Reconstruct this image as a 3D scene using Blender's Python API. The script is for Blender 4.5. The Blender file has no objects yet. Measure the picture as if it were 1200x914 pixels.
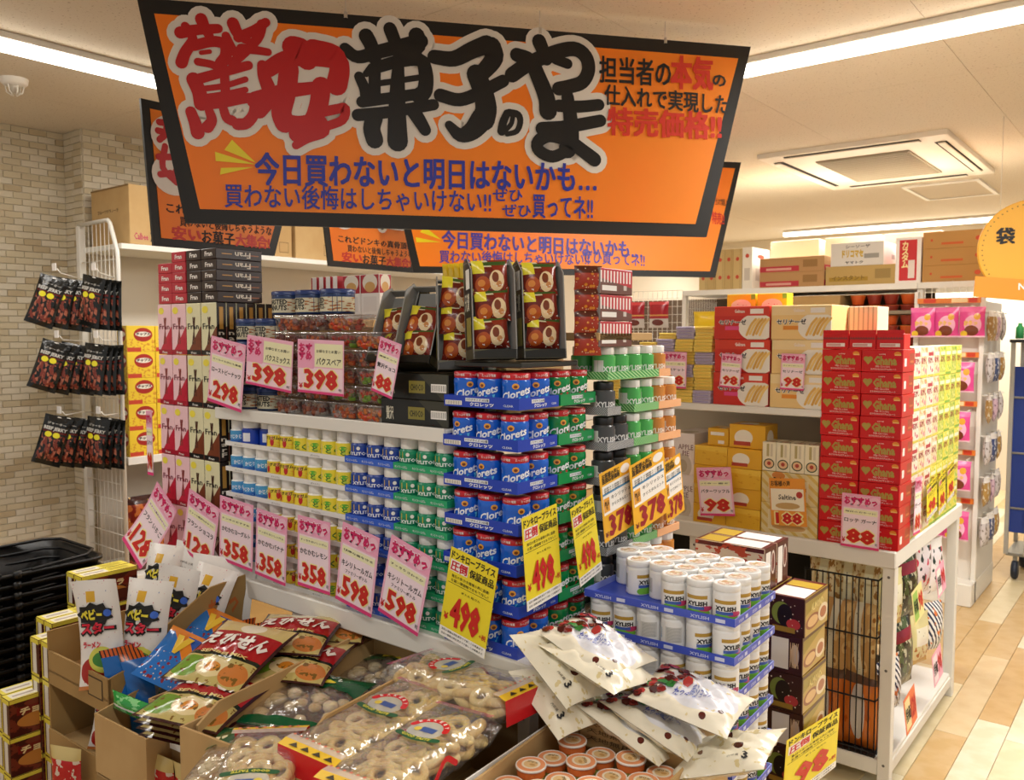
import bpy, bmesh, math, random
from math import sin, cos, pi, radians
from mathutils import Matrix, Vector
# ------------------------------------------------ camera, world, lights, exposure
SC = bpy.context.scene
COL = SC.collection
AZ, PITCH, EYE, FPX = radians(38.6), radians(3.75), 1.55, 990.0
cd = bpy.data.cameras.new('camera'); cam = bpy.data.objects.new('camera', cd); COL.objects.link(cam)
cam.location = (0, 0, EYE); cam.rotation_euler = (pi/2-PITCH, 0, AZ)
cd.sensor_width = 36; cd.lens = FPX/1200*36; cd.clip_start = .05
cd.dof.use_dof = True; cd.dof.focus_distance = 2.1; cd.dof.aperture_fstop = 8.0
SC.camera = cam
w = bpy.data.worlds.new('world'); SC.world = w; w.use_nodes = True
w.node_tree.nodes['Background'].inputs[0].default_value = (1.0, .97, .93, 1)
w.node_tree.nodes['Background'].inputs[1].default_value = 0.30
SC.view_settings.view_transform = 'Standard'; SC.view_settings.look = 'None'
SC.view_settings.exposure = 0.52; SC.view_settings.gamma = 1.0; SC.view_settings.use_curve_mapping = False
CEIL = 2.65
def area(name, loc, sx, sy, e, col=(1, .975, .935)):
    l = bpy.data.lights.new(name, 'AREA'); l.shape = 'RECTANGLE'; l.size = sx; l.size_y = sy; l.energy = e; l.color = col
    o = bpy.data.objects.new(name, l); COL.objects.link(o); o.location = loc
    return o
# the strip lamps of the ceiling (the visible ones and the one behind the photographer), then one without a strip
area('ceiling_area_light', (-3.44, 1.6, CEIL-.10), .12, 6.0, 36)
area('ceiling_area_light', (0.0, 3.31, CEIL-.10), 3.2, .12, 74)
area('ceiling_area_light', (-2.3, 8.9, CEIL-.10), 3.4, .12, 72)
area('ceiling_area_light', (0.2, 0.2, CEIL-.10), 2.6, .12, 20)
area('ceiling_area_light', (-1.9, 5.9, CEIL-.10), 3.0, .12, 46)  # area light over the back gondola, where no strip lamp is drawn

# ------------------------------------------------ helpers
RX = random.Random(7)
def lin(h):
    h = h.lstrip('#'); r = []
    for i in (0, 2, 4):
        c = int(h[i:i+2], 16)/255
        r.append(c/12.92 if c <= .04045 else ((c+.055)/1.055)**2.4)
    return (*r, 1)
_M = {}
def C(h, rough=.5, metal=0, noise=None, bump=None, clear=None, emit=0, spec=.5):
    """plain procedural material, optional mottling, relief and see-through film"""
    k = (h, rough, metal, noise, bump, clear, emit, spec)
    if k in _M: return _M[k]
    m = bpy.data.materials.new('m_%s_%d' % (h, len(_M))); m.use_nodes = True; _M[k] = m
    nt = m.node_tree; N = nt.nodes; L = nt.links; b = N['Principled BSDF']
    b.inputs['Base Color'].default_value = lin(h); b.inputs['Roughness'].default_value = rough
    b.inputs['Metallic'].default_value = metal; b.inputs['Specular IOR Level'].default_value = spec
    if emit:
        b.inputs['Emission Color'].default_value = lin(h); b.inputs['Emission Strength'].default_value = emit
    if noise:
        tc = N.new('ShaderNodeTexCoord'); n = N.new('ShaderNodeTexNoise'); n.inputs['Scale'].default_value = noise[0]; n.inputs['Detail'].default_value = 4
        mx = N.new('ShaderNodeMix'); mx.data_type = 'RGBA'; mx.inputs['A'].default_value = lin(h); mx.inputs['B'].default_value = lin(noise[1])
        rp = N.new('ShaderNodeMapRange'); rp.inputs['From Min'].default_value = .42; rp.inputs['From Max'].default_value = .6
        L.new(tc.outputs['Object'], n.inputs['Vector']); L.new(n.outputs['Fac'], rp.inputs['Value']); L.new(rp.outputs[0], mx.inputs['Factor']); L.new(mx.outputs['Result'], b.inputs['Base Color'])
    if bump:
        tc = N.new('ShaderNodeTexCoord'); n = N.new('ShaderNodeTexNoise'); n.inputs['Scale'].default_value = bump[0]; n.inputs['Detail'].default_value = 3
        bp = N.new('ShaderNodeBump'); bp.inputs['Strength'].default_value = bump[1]; bp.inputs['Distance'].default_value = bump[2] if len(bump) > 2 else .004
        L.new(tc.outputs['Object'], n.inputs['Vector']); L.new(n.outputs['Fac'], bp.inputs['Height']); L.new(bp.outputs[0], b.inputs['Normal'])
    if clear is not None:
        tr = N.new('ShaderNodeBsdfTransparent'); ms = N.new('ShaderNodeMixShader'); ms.inputs[0].default_value = clear
        L.new(b.outputs[0], ms.inputs[2]); L.new(tr.outputs[0], ms.inputs[1]); L.new(ms.outputs[0], N['Material Output'].inputs[0])
    return m
def P(name, base, layers, rough=.35, bump=None, metal=0, spec=.5):
    """printed design in UV space: layers of (shape, numbers, colour[, strength])"""
    if name in _M: return _M[name]
    m = bpy.data.materials.new('print_'+name); m.use_nodes = True; _M[name] = m
    nt = m.node_tree; N = nt.nodes; L = nt.links; b = N['Principled BSDF']
    b.inputs['Roughness'].default_value = rough; b.inputs['Metallic'].default_value = metal; b.inputs['Specular IOR Level'].default_value = spec
    uv = N.new('ShaderNodeTexCoord'); sp = N.new('ShaderNodeSeparateXYZ'); L.new(uv.outputs['UV'], sp.inputs[0]); X, Y = sp.outputs[0], sp.outputs[1]
    def mt(op, a, b_=None, c=None):
        n = N.new('ShaderNodeMath'); n.operation = op
        for i, v in enumerate((a, b_, c)):
            if v is None: continue
            if isinstance(v, (int, float)): n.inputs[i].default_value = v
            else: L.new(v, n.inputs[i])
        return n.outputs[0]
    def band(v, lo, hi): return mt('MULTIPLY', mt('GREATER_THAN', v, lo), mt('LESS_THAN', v, hi))
    cur = None
    for ly in layers:
        k, a, col = ly[:3]; f = None
        if k == 'rect': f = mt('MULTIPLY', band(X, a[0], a[2]), band(Y, a[1], a[3]))
        elif k == 'ell':
            dx = mt('DIVIDE', mt('SUBTRACT', X, a[0]), a[2]); dy = mt('DIVIDE', mt('SUBTRACT', Y, a[1]), a[3])
            f = mt('LESS_THAN', mt('ADD', mt('MULTIPLY', dx, dx), mt('MULTIPLY', dy, dy)), 1)
            if len(a) > 4: f = mt('MULTIPLY', f, mt('GREATER_THAN', Y, a[4]))
        elif k == 'half':   # a*x + b*y > c
            f = mt('GREATER_THAN', mt('ADD', mt('MULTIPLY', X, a[0]), mt('MULTIPLY', Y, a[1])), a[2])
        elif k == 'stripe':  # direction (a,b), count, duty, box
            s = mt('FRACT', mt('MULTIPLY', mt('ADD', mt('MULTIPLY', X, a[0]), mt('MULTIPLY', Y, a[1])), a[2]))
            f = mt('LESS_THAN', s, a[3])
            if len(a) > 4: f = mt('MULTIPLY', f, mt('MULTIPLY', band(X, a[4], a[6]), band(Y, a[5], a[7])))
        elif k in ('noise', 'vor'):  # scale, threshold, box
            if k == 'noise':
                n = N.new('ShaderNodeTexNoise'); n.inputs['Detail'].default_value = 3; o = n.outputs['Fac']
            else:
                n = N.new('ShaderNodeTexVoronoi'); o = n.outputs['Distance']
            n.inputs['Scale'].default_value = a[0]; L.new(uv.outputs['UV'], n.inputs['Vector'])
            f = mt('GREATER_THAN', o, a[1]) if k == 'noise' else mt('LESS_THAN', o, a[1])
            if len(a) > 2: f = mt('MULTIPLY', f, mt('MULTIPLY', band(X, a[2], a[4]), band(Y, a[3], a[5])))
        if len(ly) > 3: f = mt('MULTIPLY', f, ly[3])
        mx = N.new('ShaderNodeMix'); mx.data_type = 'RGBA'
        L.new(f, mx.inputs['Factor']); mx.inputs['B'].default_value = lin(col)
        if cur is None: mx.inputs['A'].default_value = lin(base)
        else: L.new(cur, mx.inputs['A'])
        cur = mx.outputs['Result']
    if cur is None: b.inputs['Base Color'].default_value = lin(base)
    else: L.new(cur, b.inputs['Base Color'])
    if bump:
        n = N.new('ShaderNodeTexNoise'); n.inputs['Scale'].default_value = bump[0]; n.inputs['Detail'].default_value = 3
        bp = N.new('ShaderNodeBump'); bp.inputs['Strength'].default_value = bump[1]; bp.inputs['Distance'].default_value = .006
        L.new(uv.outputs['Object'], n.inputs['Vector']); L.new(n.outputs['Fac'], bp.inputs['Height']); L.new(bp.outputs[0], b.inputs['Normal'])
    return m

KIDS = {}
def link(o, parent=None):
    COL.objects.link(o)
    if parent is not None:
        o.parent = parent; KIDS.setdefault(parent.name, []).append(o)
    return o
def tag(o, label=None, cat=None, group=None, kind=None):
    if label: o['label'] = label
    if cat: o['category'] = cat
    if group: o['group'] = group
    if kind: o['kind'] = kind
    return o
def rot3(r):
    if r is None: return (0, 0, 0)
    return (0, 0, r) if isinstance(r, (int, float)) else r
def thing(name, label, cat, loc=(0, 0, 0), rot=None, group=None):
    o = bpy.data.objects.new(name, None); o.empty_display_size = .05; link(o); o.location = loc; o.rotation_euler = rot3(rot)
    return tag(o, label, cat, group)
def dup(r, loc, rot=None, label=None, group=None, scale=None):
    def cp(o, par):
        c = o.copy(); link(c, par)
        for ch in KIDS.get(o.name, []): cp(ch, c)
        return c
    c = cp(r, None); c.location = loc
    if rot is not None: c.rotation_euler = rot3(rot)
    if scale: c.scale = scale
    if label: c['label'] = label
    if group: c['group'] = group
    return c
class Maker:
    """first call builds, every later call copies"""
    def __init__(s, fn): s.fn = fn; s.o = None
    def __call__(s, loc, rot=0, label=None, group=None, scale=None):
        if s.o is None:
            s.o = s.fn(); o = s.o; o.location = loc; o.rotation_euler = rot3(rot)
            if label: o['label'] = label
            if group: o['group'] = group
            if scale: o.scale = scale
            return o
        return dup(s.o, loc, rot, label, group, scale or (1, 1, 1))
ORD = ['first', 'second', 'third', 'fourth', 'fifth', 'sixth', 'seventh', 'eighth', 'ninth', 'tenth', 'eleventh', 'twelfth', 'thirteenth', 'fourteenth', 'fifteenth', 'sixteenth', 'seventeenth', 'eighteenth', 'nineteenth', 'twentieth', 'twenty-first', 'twenty-second', 'twenty-third', 'twenty-fourth']
def nth(i, n, a='left', b='right'):
    if n == 1: return ''
    if i == 0: return a+'most' if a in ('left', 'right', 'top', 'bottom') else 'the one nearest the '+a
    if i == n-1: return b+'most' if b in ('left', 'right', 'top', 'bottom') else 'the one nearest the '+b
    return ORD[i]+' from the '+a

_T = {}
def glyphs(s, off=0.0, res=2):
    k = (s, off, res)
    if k in _T: return _T[k]
    c = bpy.data.curves.new('t', 'FONT'); c.body = s; c.size = 1; c.offset = off; c.resolution_u = res; c.space_line = .85; c.align_x = 'CENTER'
    o = bpy.data.objects.new('t', c); me = bpy.data.meshes.new_from_object(o)
    vs = [(v.co.x, v.co.y) for v in me.vertices]; fs = [tuple(p.vertices) for p in me.polygons]
    bpy.data.objects.remove(o); bpy.data.curves.remove(c); bpy.data.meshes.remove(me)
    xs = [v[0] for v in vs] or [0, 1]; ys = [v[1] for v in vs] or [0, 1]
    x0, x1, y0, y1 = min(xs), max(xs), min(ys), max(ys)
    vs = [((x-x0)/max(x1-x0, 1e-6), (y-y0)/max(y1-y0, 1e-6)) for x, y in vs]
    _T[k] = (vs, fs, (x1-x0)/max(y1-y0, 1e-6)); return _T[k]
def plane(o, u, v):
    o, u, v = Vector(o), Vector(u), Vector(v); n = u.cross(v).normalized()
    return lambda x, y, d=0: o+u*x+v*y+n*d
FRONT = lambda y0: plane((0, y0, 0), (1, 0, 0), (0, 0, 1))        # faces -Y
SIDE = lambda x0: plane((x0, 0, 0), (0, 1, 0), (0, 0, 1))         # faces +X
TOP = lambda z0: plane((0, 0, z0), (1, 0, 0), (0, 1, 0))          # faces +Z
def cylmap(r, z0=0, a0=0): return lambda x, y, d=0: Vector(((r+d)*sin(x/r+a0), -(r+d)*cos(x/r+a0), y+z0))
class MB:
    def __init__(s): s.v = []; s.f = []; s.m = []; s.sm = []; s.mats = []; s.uv = {}; s.X = Matrix()
    def mi(s, m):
        if m not in s.mats: s.mats.append(m)
        return s.mats.index(m)
    def add(s, vs, fs, m, sm=False, uvs=None):
        b = len(s.v); i = s.mi(m); X = s.X
        s.v.extend([X @ Vector(v) for v in vs])
        for n, f in enumerate(fs):
            if uvs is not None: s.uv[len(s.f)] = [uvs[q] for q in f] if not isinstance(uvs[0], list) else uvs[n]
            s.f.append(tuple(b+q for q in f)); s.m.append(i); s.sm.append(sm)
        return s
    def box(s, x0, x1, y0, y1, z0, z1, m, ch=0, uvs=True):
        """box, edges chamfered by ch; every side carries 0..1 UVs; m may be a dict per side: x- x+ y- y+ z- z+"""
        g = (lambda k: m.get(k, m.get('*'))) if isinstance(m, dict) else (lambda k: m)
        Q = [(0, 0), (1, 0), (1, 1), (0, 1)]
        c = ch
        S = {'y-': [(x0+c, y0, z0+c), (x1-c, y0, z0+c), (x1-c, y0, z1-c), (x0+c, y0, z1-c)],
             'y+': [(x1-c, y1, z0+c), (x0+c, y1, z0+c), (x0+c, y1, z1-c), (x1-c, y1, z1-c)],
             'x+': [(x1, y0+c, z0+c), (x1, y1-c, z0+c), (x1, y1-c, z1-c), (x1, y0+c, z1-c)],
             'x-': [(x0, y1-c, z0+c), (x0, y0+c, z0+c), (x0, y0+c, z1-c), (x0, y1-c, z1-c)],
             'z+': [(x0+c, y0+c, z1), (x1-c, y0+c, z1), (x1-c, y1-c, z1), (x0+c, y1-c, z1)],
             'z-': [(x0+c, y1-c, z0), (x1-c, y1-c, z0), (x1-c, y0+c, z0), (x0+c, y0+c, z0)]}
        for k, q in S.items(): s.add(q, [(0, 1, 2, 3)], g(k), uvs=Q)
        if c:
            E = [('y-', 'x+', 1, 2, 0, 3), ('x+', 'y+', 1, 2, 0, 3), ('y+', 'x-', 1, 2, 0, 3), ('x-', 'y-', 1, 2, 0, 3)]
            for a, b, i, j, k, l in E: s.add([S[a][i], S[b][k], S[b][l], S[a][j]], [(0, 1, 2, 3)], g(a), uvs=[(1, 0), (1, 0), (1, 1), (1, 1)])
            T = S['z+']; B = S['z-']
            for a, i in (('y-', 0), ('x+', 1), ('y+', 2), ('x-', 3)):
                s.add([S[a][3], S[a][2], T[(i+1) % 4], T[i]], [(0, 1, 2, 3)], g(a), uvs=[(0, 1), (1, 1), (1, 1), (0, 1)])
                bl = {0: (3, 2), 1: (2, 1), 2: (1, 0), 3: (0, 3)}[i]
                s.add([S[a][1], S[a][0], B[bl[0]], B[bl[1]]], [(0, 1, 2, 3)], g(a), uvs=[(1, 0), (0, 0), (0, 0), (1, 0)])
            for (a, i), (b, j), t in ((('y-', 2), ('x+', 3), T[1]), (('x+', 2), ('y+', 3), T[2]), (('y+', 2), ('x-', 3), T[3]), (('x-', 2), ('y-', 3), T[0])):
                s.add([S[a][i], S[b][j], t], [(0, 1, 2)], g(a))
        return s
    def quad(s, a, b, c, d, m): return s.add([a, b, c, d], [(0, 1, 2, 3)], m, uvs=[(0, 0), (1, 0), (1, 1), (0, 1)])
    def rect(s, mp, x0, y0, x1, y1, m, d=.0004): return s.quad(mp(x0, y0, d), mp(x1, y0, d), mp(x1, y1, d), mp(x0, y1, d), m)
    def strip(s, mp, x0, y0, x1, y1, m, n=8, d=.0004):
        vs = []; uv = []
        for i in range(n+1):
            t = i/n; x = x0+(x1-x0)*t; vs += [mp(x, y0, d), mp(x, y1, d)]; uv += [(t, 0), (t, 1)]
        return s.add(vs, [(2*i, 2*i+2, 2*i+3, 2*i+1) for i in range(n)], m, True, uvs=uv)
    def ell(s, mp, cx, cy, rx, ry, m, n=20, d=.0006, a0=0, a1=2*pi):
        vs = [mp(cx, cy, d)]+[mp(cx+rx*cos(a0+(a1-a0)*i/n), cy+ry*sin(a0+(a1-a0)*i/n), d) for i in range(n+1)]
        uv = [(.5, .5)]+[(.5+.5*cos(a0+(a1-a0)*i/n), .5+.5*sin(a0+(a1-a0)*i/n)) for i in range(n+1)]
        return s.add(vs, [(0, i+1, i+2) for i in range(n)], m, uvs=uv)
    def poly(s, mp, pts, m, d=.0005):
        xs = [p[0] for p in pts]; ys = [p[1] for p in pts]; w_ = max(xs)-min(xs) or 1; h_ = max(ys)-min(ys) or 1
        return s.add([mp(x, y, d) for x, y in pts], [tuple(range(len(pts)))], m, uvs=[((x-min(xs))/w_, (y-min(ys))/h_) for x, y in pts])
    def text(s, st, mp, x0, y0, x1, y1, m, off=.02, d=.0008, res=1, fit=True):
        sh = [(0, 0)]
        if off > .012 and any('\u4e00' <= c <= '\u9fff' for c in st):   # heavy kanji: layered copies instead of a swollen outline
            q = off-.004; sh = [(0, 0), (q, q*.6), (-q, -q*.6), (q, -q*.6), (-q, q*.6)]; off = 0
        if off >= .045 and st.isdigit(): q = off-.018; sh = [(0, 0), (q, q*.7), (-q, -q*.7), (q, -q*.7), (-q, q*.7)]; off = .018
        vs, fs, asp = glyphs(st, off, res); w_, h_ = x1-x0, y1-y0
        if not fit:
            w2 = min(w_, h_*asp); x0 += (w_-w2)/2; w_ = w2
        for i, (a, c) in enumerate(sh):
            s.add([mp(x0+w_*(x+a/asp), y0+h_*(y+c), d+i*.00006) for x, y in vs], fs, m)
        return s
    def stroke(s, mp, pts, wd, m, d=.0006, n=6):
        """brush stroke: a smoothed ribbon with round ends; wd = (start, end) widths; every stroke lies a hair above the last"""
        if not isinstance(wd, tuple): wd = (wd, wd)
        s.k = getattr(s, 'k', 0)+1; d += s.k*.00004
        Q = [Vector(p) for p in pts]; Q = [Q[0]*2-Q[1]]+Q+[Q[-1]*2-Q[-2]]; P_ = []
        for i in range(1, len(Q)-2):
            for t in (0, .25, .5, .75):
                a, b, c, e = Q[i-1:i+3]
                P_.append(.5*((2*b)+(c-a)*t+(2*a-5*b+4*c-e)*t*t+(3*b-a-3*c+e)*t**3))
        P_.append(Q[-2]); k = len(P_); vs = []
        def r(i): return (wd[0]+(wd[1]-wd[0])*i/(k-1))/2
        T = [(P_[min(i+1, k-1)]-P_[max(i-1, 0)]).normalized() for i in range(k)]
        for i in range(k):
            nn = Vector((-T[i].y, T[i].x))*r(i); vs += [P_[i]+nn, P_[i]-nn]
        fs = [(2*i+1, 2*i+3, 2*i+2, 2*i) for i in range(k-1)]
        for i, sg in ((0, -1), (k-1, 1)):
            nn = Vector((-T[i].y, T[i].x)); b0 = len(vs)
            vs += [P_[i]+(nn*cos(pi*j/n)+T[i]*sg*sin(pi*j/n))*r(i) for j in range(n+1)]
            f = tuple(range(b0, b0+n+1)); fs.append(f if sg < 0 else f[::-1])
        return s.add([mp(v.x, v.y, d) for v in vs], fs, m)
    def lathe(s, prof, m, n=20, sm=True, ax=(0, 0), cap=True, uvs=True):
        """prof: (radius, z[, material]) from bottom to top"""
        vs = []; uv = []; k = len(prof); z0 = prof[0][1]; zh = (prof[-1][1]-z0) or 1
        for i in range(n+1):
            a = 2*pi*i/n
            for p in prof: vs.append((ax[0]+p[0]*sin(a), ax[1]-p[0]*cos(a), p[1])); uv.append((i/n, (p[1]-z0)/zh))
        for j in range(k-1):
            mm = prof[j][2] if len(prof[j]) > 2 else m
            fs = [(i*k+j, (i+1)*k+j, (i+1)*k+j+1, i*k+j+1) for i in range(n)]
            b = len(s.v)
            if j == 0: base = b; s.add(vs, fs, mm, sm, uvs=uv)
            else:
                mi = s.mi(mm)
                for f in fs:
                    s.uv[len(s.f)] = [uv[q] for q in f]; s.f.append(tuple(base+q for q in f)); s.m.append(mi); s.sm.append(sm)
        return s
    def disc(s, r, z, m, n=20, ax=(0, 0)): return s.ell(plane((ax[0], ax[1], z), (1, 0, 0), (0, 1, 0)), 0, 0, r, r, m, n, 0)
    def tube(s, pts, r, m, n=8, sm=True):
        P_ = [Vector(p) for p in pts]; vs = []; k = len(P_)
        up = None
        for i, p in enumerate(P_):
            t = ((P_[min(i+1, k-1)]-P_[max(i-1, 0)])).normalized()
            if up is None: up = Vector((0, 0, 1)) if abs(t.z) < .9 else Vector((1, 0, 0))
            a = t.cross(up).normalized(); b = a.cross(t).normalized(); up = b
            rr = r[i] if isinstance(r, (list, tuple)) else r
            vs += [p+(a*cos(2*pi*j/n)+b*sin(2*pi*j/n))*rr for j in range(n)]
        fs = [(i*n+j, i*n+(j+1) % n, (i+1)*n+(j+1) % n, (i+1)*n+j) for i in range(k-1) for j in range(n)]
        fs += [tuple(range(n))[::-1], tuple((k-1)*n+j for j in range(n))]
        return s.add(vs, fs, m, sm)
    def build(s, name, parent=None, loc=None, rot=None):
        me = bpy.data.meshes.new(name); me.from_pydata([tuple(v) for v in s.v], [], s.f)
        for m in s.mats: me.materials.append(m)
        if s.uv:
            ul = me.uv_layers.new(name='uv'); dat = [0.0]*(2*len(me.loops))
            for p in me.polygons:
                q = s.uv.get(p.index)
                if q:
                    for a, li in enumerate(p.loop_indices):
                        if a < len(q): dat[2*li], dat[2*li+1] = q[a]
            ul.data.foreach_set('uv', dat)
        me.polygons.foreach_set('material_index', s.m); me.polygons.foreach_set('use_smooth', s.sm); me.update()
        o = bpy.data.objects.new(name, me); link(o, parent)
        if loc is not None: o.location = loc
        if rot is not None: o.rotation_euler = rot3(rot)
        return o
def struct(name, mb): return tag(mb.build(name), kind='structure')

# pillow-shaped bag lying in local XY, printed side up (+Z)
def pillow_fn(w_, h_, t, seed, crimp=.07, wr=.12, lump=0):
    r = random.Random(seed); ph = [(r.uniform(6, 16), r.uniform(6, 16), r.uniform(0, 6)) for _ in range(5)]
    def f(x, y):
        u, v = abs(x)/(w_/2), abs(y)/(h_/2)
        vv = max(0, (v-0)/(1-crimp)) ; 
        b = max(0, 1-u**2.6)**.6*max(0, 1-min(vv, 1)**2.4)**.65
        n = sum(sin(a*x/w_*2+c)*cos(b_*y/h_*2-c) for a, b_, c in ph)/5
        e = 1 if v > 1-crimp else 0
        return t/2*b*(1+wr*n+lump*abs(sin(x/w_*14)*sin(y/h_*16+seed)))+.0012*e*sin(x/w_*60)*0+wr*.02*t*n
    return f
def pillow(mb, w_, h_, t, m, mback=None, seed=1, nx=18, ny=22, crimp=.07, wr=.12, lump=0, bend=0):
    f = pillow_fn(w_, h_, t, seed, crimp, wr, lump)
    bz = lambda x, y: bend*((y/(h_/2))**2)+bend*.4*(x/(w_/2))**2
    for side in (1, -1):
        vs = []; uv = []
        for j in range(ny+1):
            for i in range(nx+1):
                x = w_*(i/nx-.5); y = h_*(j/ny-.5)
                pin = 1-.06*(1-abs(2*j/ny-1)**3)          # waist pulled in by the filling
                vs.append((x*pin, y, side*f(x, y)+bz(x, y)+side*.0004)); uv.append((i/nx, j/ny))
        fs = [(j*(nx+1)+i, j*(nx+1)+i+1, (j+1)*(nx+1)+i+1, (j+1)*(nx+1)+i) for j in range(ny) for i in range(nx)]
        if side < 0: fs = [q[::-1] for q in fs]
        mb.add(vs, fs, m if side > 0 else (mback or m), True, uvs=uv)
    return lambda x, y, d=0: Vector((x*(1-.06*(1-abs(2*y/h_)**3)), y, f(x, y)+bz(x, y)+.0004+d))

# ------------------------------------------------ colours used all over
WHITE = C('f0ede6', .4); SHELF = C('e9e6dd', .35); POST = C('e6e2d8', .4)
BLACK = C('0b0b0b', .5); INK = C('141313', .6); RED = C('c8101c', .4); DRED = C('c41a1a', .5)
CARD = C('a98a5c', .8, noise=(3, '9c7d52')); CARDIN = C('b39363', .85); KRAFT = C('c2a06c', .8, noise=(4, 'b8945f'))
PINK = C('ef9fc0', .45); MAG = C('d01a62', .45); PAPER = C('f6f2ea', .5); CREAM = C('f4eec4', .5)
YEL = C('f4de1e', .4); BLUE = C('1c3fc0', .35); LBLUE = C('4aa4dc', .35); GREEN = C('0c8a4c', .35)
def film(name, milk, gl, rough, bs, bst):
    m = bpy.data.materials.new(name); m.use_nodes = True; N = m.node_tree.nodes; L = m.node_tree.links; N.remove(N['Principled BSDF'])
    tr = N.new('ShaderNodeBsdfTransparent'); gs = N.new('ShaderNodeBsdfGlossy'); gs.inputs['Roughness'].default_value = rough; df = N.new('ShaderNodeBsdfDiffuse'); df.inputs[0].default_value = (.9, .9, .92, 1)
    tc = N.new('ShaderNodeTexCoord'); n = N.new('ShaderNodeTexNoise'); n.inputs['Scale'].default_value = bs; n.inputs['Detail'].default_value = 2
    bp = N.new('ShaderNodeBump'); bp.inputs['Strength'].default_value = bst; bp.inputs['Distance'].default_value = .02
    L.new(tc.outputs['Object'], n.inputs['Vector']); L.new(n.outputs['Fac'], bp.inputs['Height']); L.new(bp.outputs[0], gs.inputs['Normal'])
    lw_ = N.new('ShaderNodeLayerWeight'); lw_.inputs['Blend'].default_value = .25; L.new(bp.outputs[0], lw_.inputs['Normal'])
    mr = N.new('ShaderNodeMapRange'); mr.inputs['To Min'].default_value = gl; mr.inputs['To Max'].default_value = .75; L.new(lw_.outputs['Facing'], mr.inputs['Value'])
    m1 = N.new('ShaderNodeMixShader'); m1.inputs[0].default_value = milk; L.new(tr.outputs[0], m1.inputs[1]); L.new(df.outputs[0], m1.inputs[2])
    m2 = N.new('ShaderNodeMixShader'); L.new(mr.outputs[0], m2.inputs[0]); L.new(m1.outputs[0], m2.inputs[1]); L.new(gs.outputs[0], m2.inputs[2]); L.new(m2.outputs[0], N['Material Output'].inputs[0]); return m
FILM = film('clear_film', .08, .09, .10, 24, .8); FILM2 = film('clear_lid', .07, .08, .15, 20, .4)
# ------------------------------------------------ the setting
mb = MB(); mb.box(-5.2, 2.6, -1.5, 9.7, -.08, -.012, C('b58e55', .5)); FLOOR = struct('floor', mb)
tones = ['e4d9bd', 'cdae7c', 'd8c096', 'e0d0aa', 'cba872']
def plank_mesh(i, L_):
    m = C(tones[i], .32, noise=(9, ['ddceaa', 'c5a26a', 'd2b688', 'd9c79c', 'c29c64'][i]))
    b = MB(); b.box(0, .1135, 0, L_-.0015, -.012, 0, m, .0012); return b
pm = {}
rr = random.Random(3)
for i in range(20):
    y = .6-rr.random()*.6; x = -1.75+i*.115
    while y < 9.4:
        L_ = rr.choice([.7, 1.0, 1.0]); t = rr.choice([0, 0, 1, 1, 2, 3, 4]); k = (t, L_)
        if k not in pm: o = plank_mesh(t, L_).build('floor_plank', FLOOR); pm[k] = o
        else: o = pm[k].copy(); link(o, FLOOR)
        o.location = (x, y, 0); y += L_
# left wall with its stone-like bricks, and the pier that stands out of it
BR = [C(c, .8, bump=(60, .3)) for c in ('cbbfa6', 'c5b799', 'b5a383', 'cfc4ae', 'bfb092')]
mb = MB(); mb.box(-5.0, -4.88, -1.4, 2.16, 0, CEIL, C('d6ccb8', .85)); WL = struct('wall_left', mb)
mb = MB(); mb.box(-5.0, -4.667, 2.158, 9.6, 0, CEIL, C('d6ccb8', .85)); WP = struct('wall_left_pier', mb)
def brick_mb(m, L_=.086): b = MB(); b.box(0, .007, 0, L_, 0, .0315, m, .0015); return b
bm_ = {}
rr = random.Random(11)
cnt = {'a': 0, 'b': 0}; rest = {'a': MB(), 'b': MB()}
def brick(par, key, x, y, z, L_, face='x'):
    t = rr.choices(range(5), (5, 5, 2, 5, 3))[0]
    cnt[key] += 1
    if cnt[key] > 295:
        b = rest[key]; b.box(*((x, x+.007, y, y+L_) if face == 'x' else (x, x+L_, y-.007, y)), z, z+.0315, BR[t], .0015); return
    k = (t, round(L_, 3), face)
    if k not in bm_:
        b = MB(); b.box(*((0, .007, 0, L_) if face == 'x' else (0, L_, -.007, 0)), 0, .0315, BR[t], .0015); bm_[k] = o = b.build('brick', par)
    else: o = bm_[k].copy(); link(o, par)
    o.location = (x, y, z)
for j in range(64):                      # nearest the ceiling first
    z = CEIL-.0345*(j+1); y = 2.155
    y1 = y-(.045 if j % 2 else 0)
    if j % 2: brick(WL, 'a', -4.88, y1, z, .042)
    for i in range(7 if j < 14 else 6): brick(WL, 'a', -4.88, y1-.0895*(i+1), z, .0865)
for j in range(70):
    z = CEIL-.0345*(j+1); o_ = .045 if j % 2 else 0
    if j < 24 or j > 42:
        for i in range(6 if j < 24 else 3): brick(WP, 'b', -4.667, 2.158+.0895*i+o_, z, .0865)
        if o_: brick(WP, 'b', -4.667, 2.158, z, .042)
    for i, (a, L_) in enumerate(((-4.873, .086), (-4.784, .11)) if j % 2 else ((-4.873, .11), (-4.76, .088))): brick(WP, 'b', a, 2.158, z, L_, 'y')
for k, par in (('a', WL), ('b', WP)): tag(rest[k].build('bricks', par), kind='stuff')
mb = MB(); mb.box(-5.0, 2.6, 9.6, 9.7, 0, CEIL, C('e4dac4', .8)); struct('wall_back', mb)
mb = MB(); mb.box(-4.9, -4.84, -1.2, 1.62, 0, 1.35, C('15130f', .5)); struct('trim_1', mb)
cm = C('dfd3bd', .9); N = cm.node_tree.nodes; L = cm.node_tree.links
tc = N.new('ShaderNodeTexCoord'); v = N.new('ShaderNodeTexNoise'); v.inputs['Scale'].default_value = 95; v.inputs['Detail'].default_value = 2
mr = N.new('ShaderNodeMapRange'); mr.inputs['From Min'].default_value = .62; mr.inputs['From Max'].default_value = .70
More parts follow.
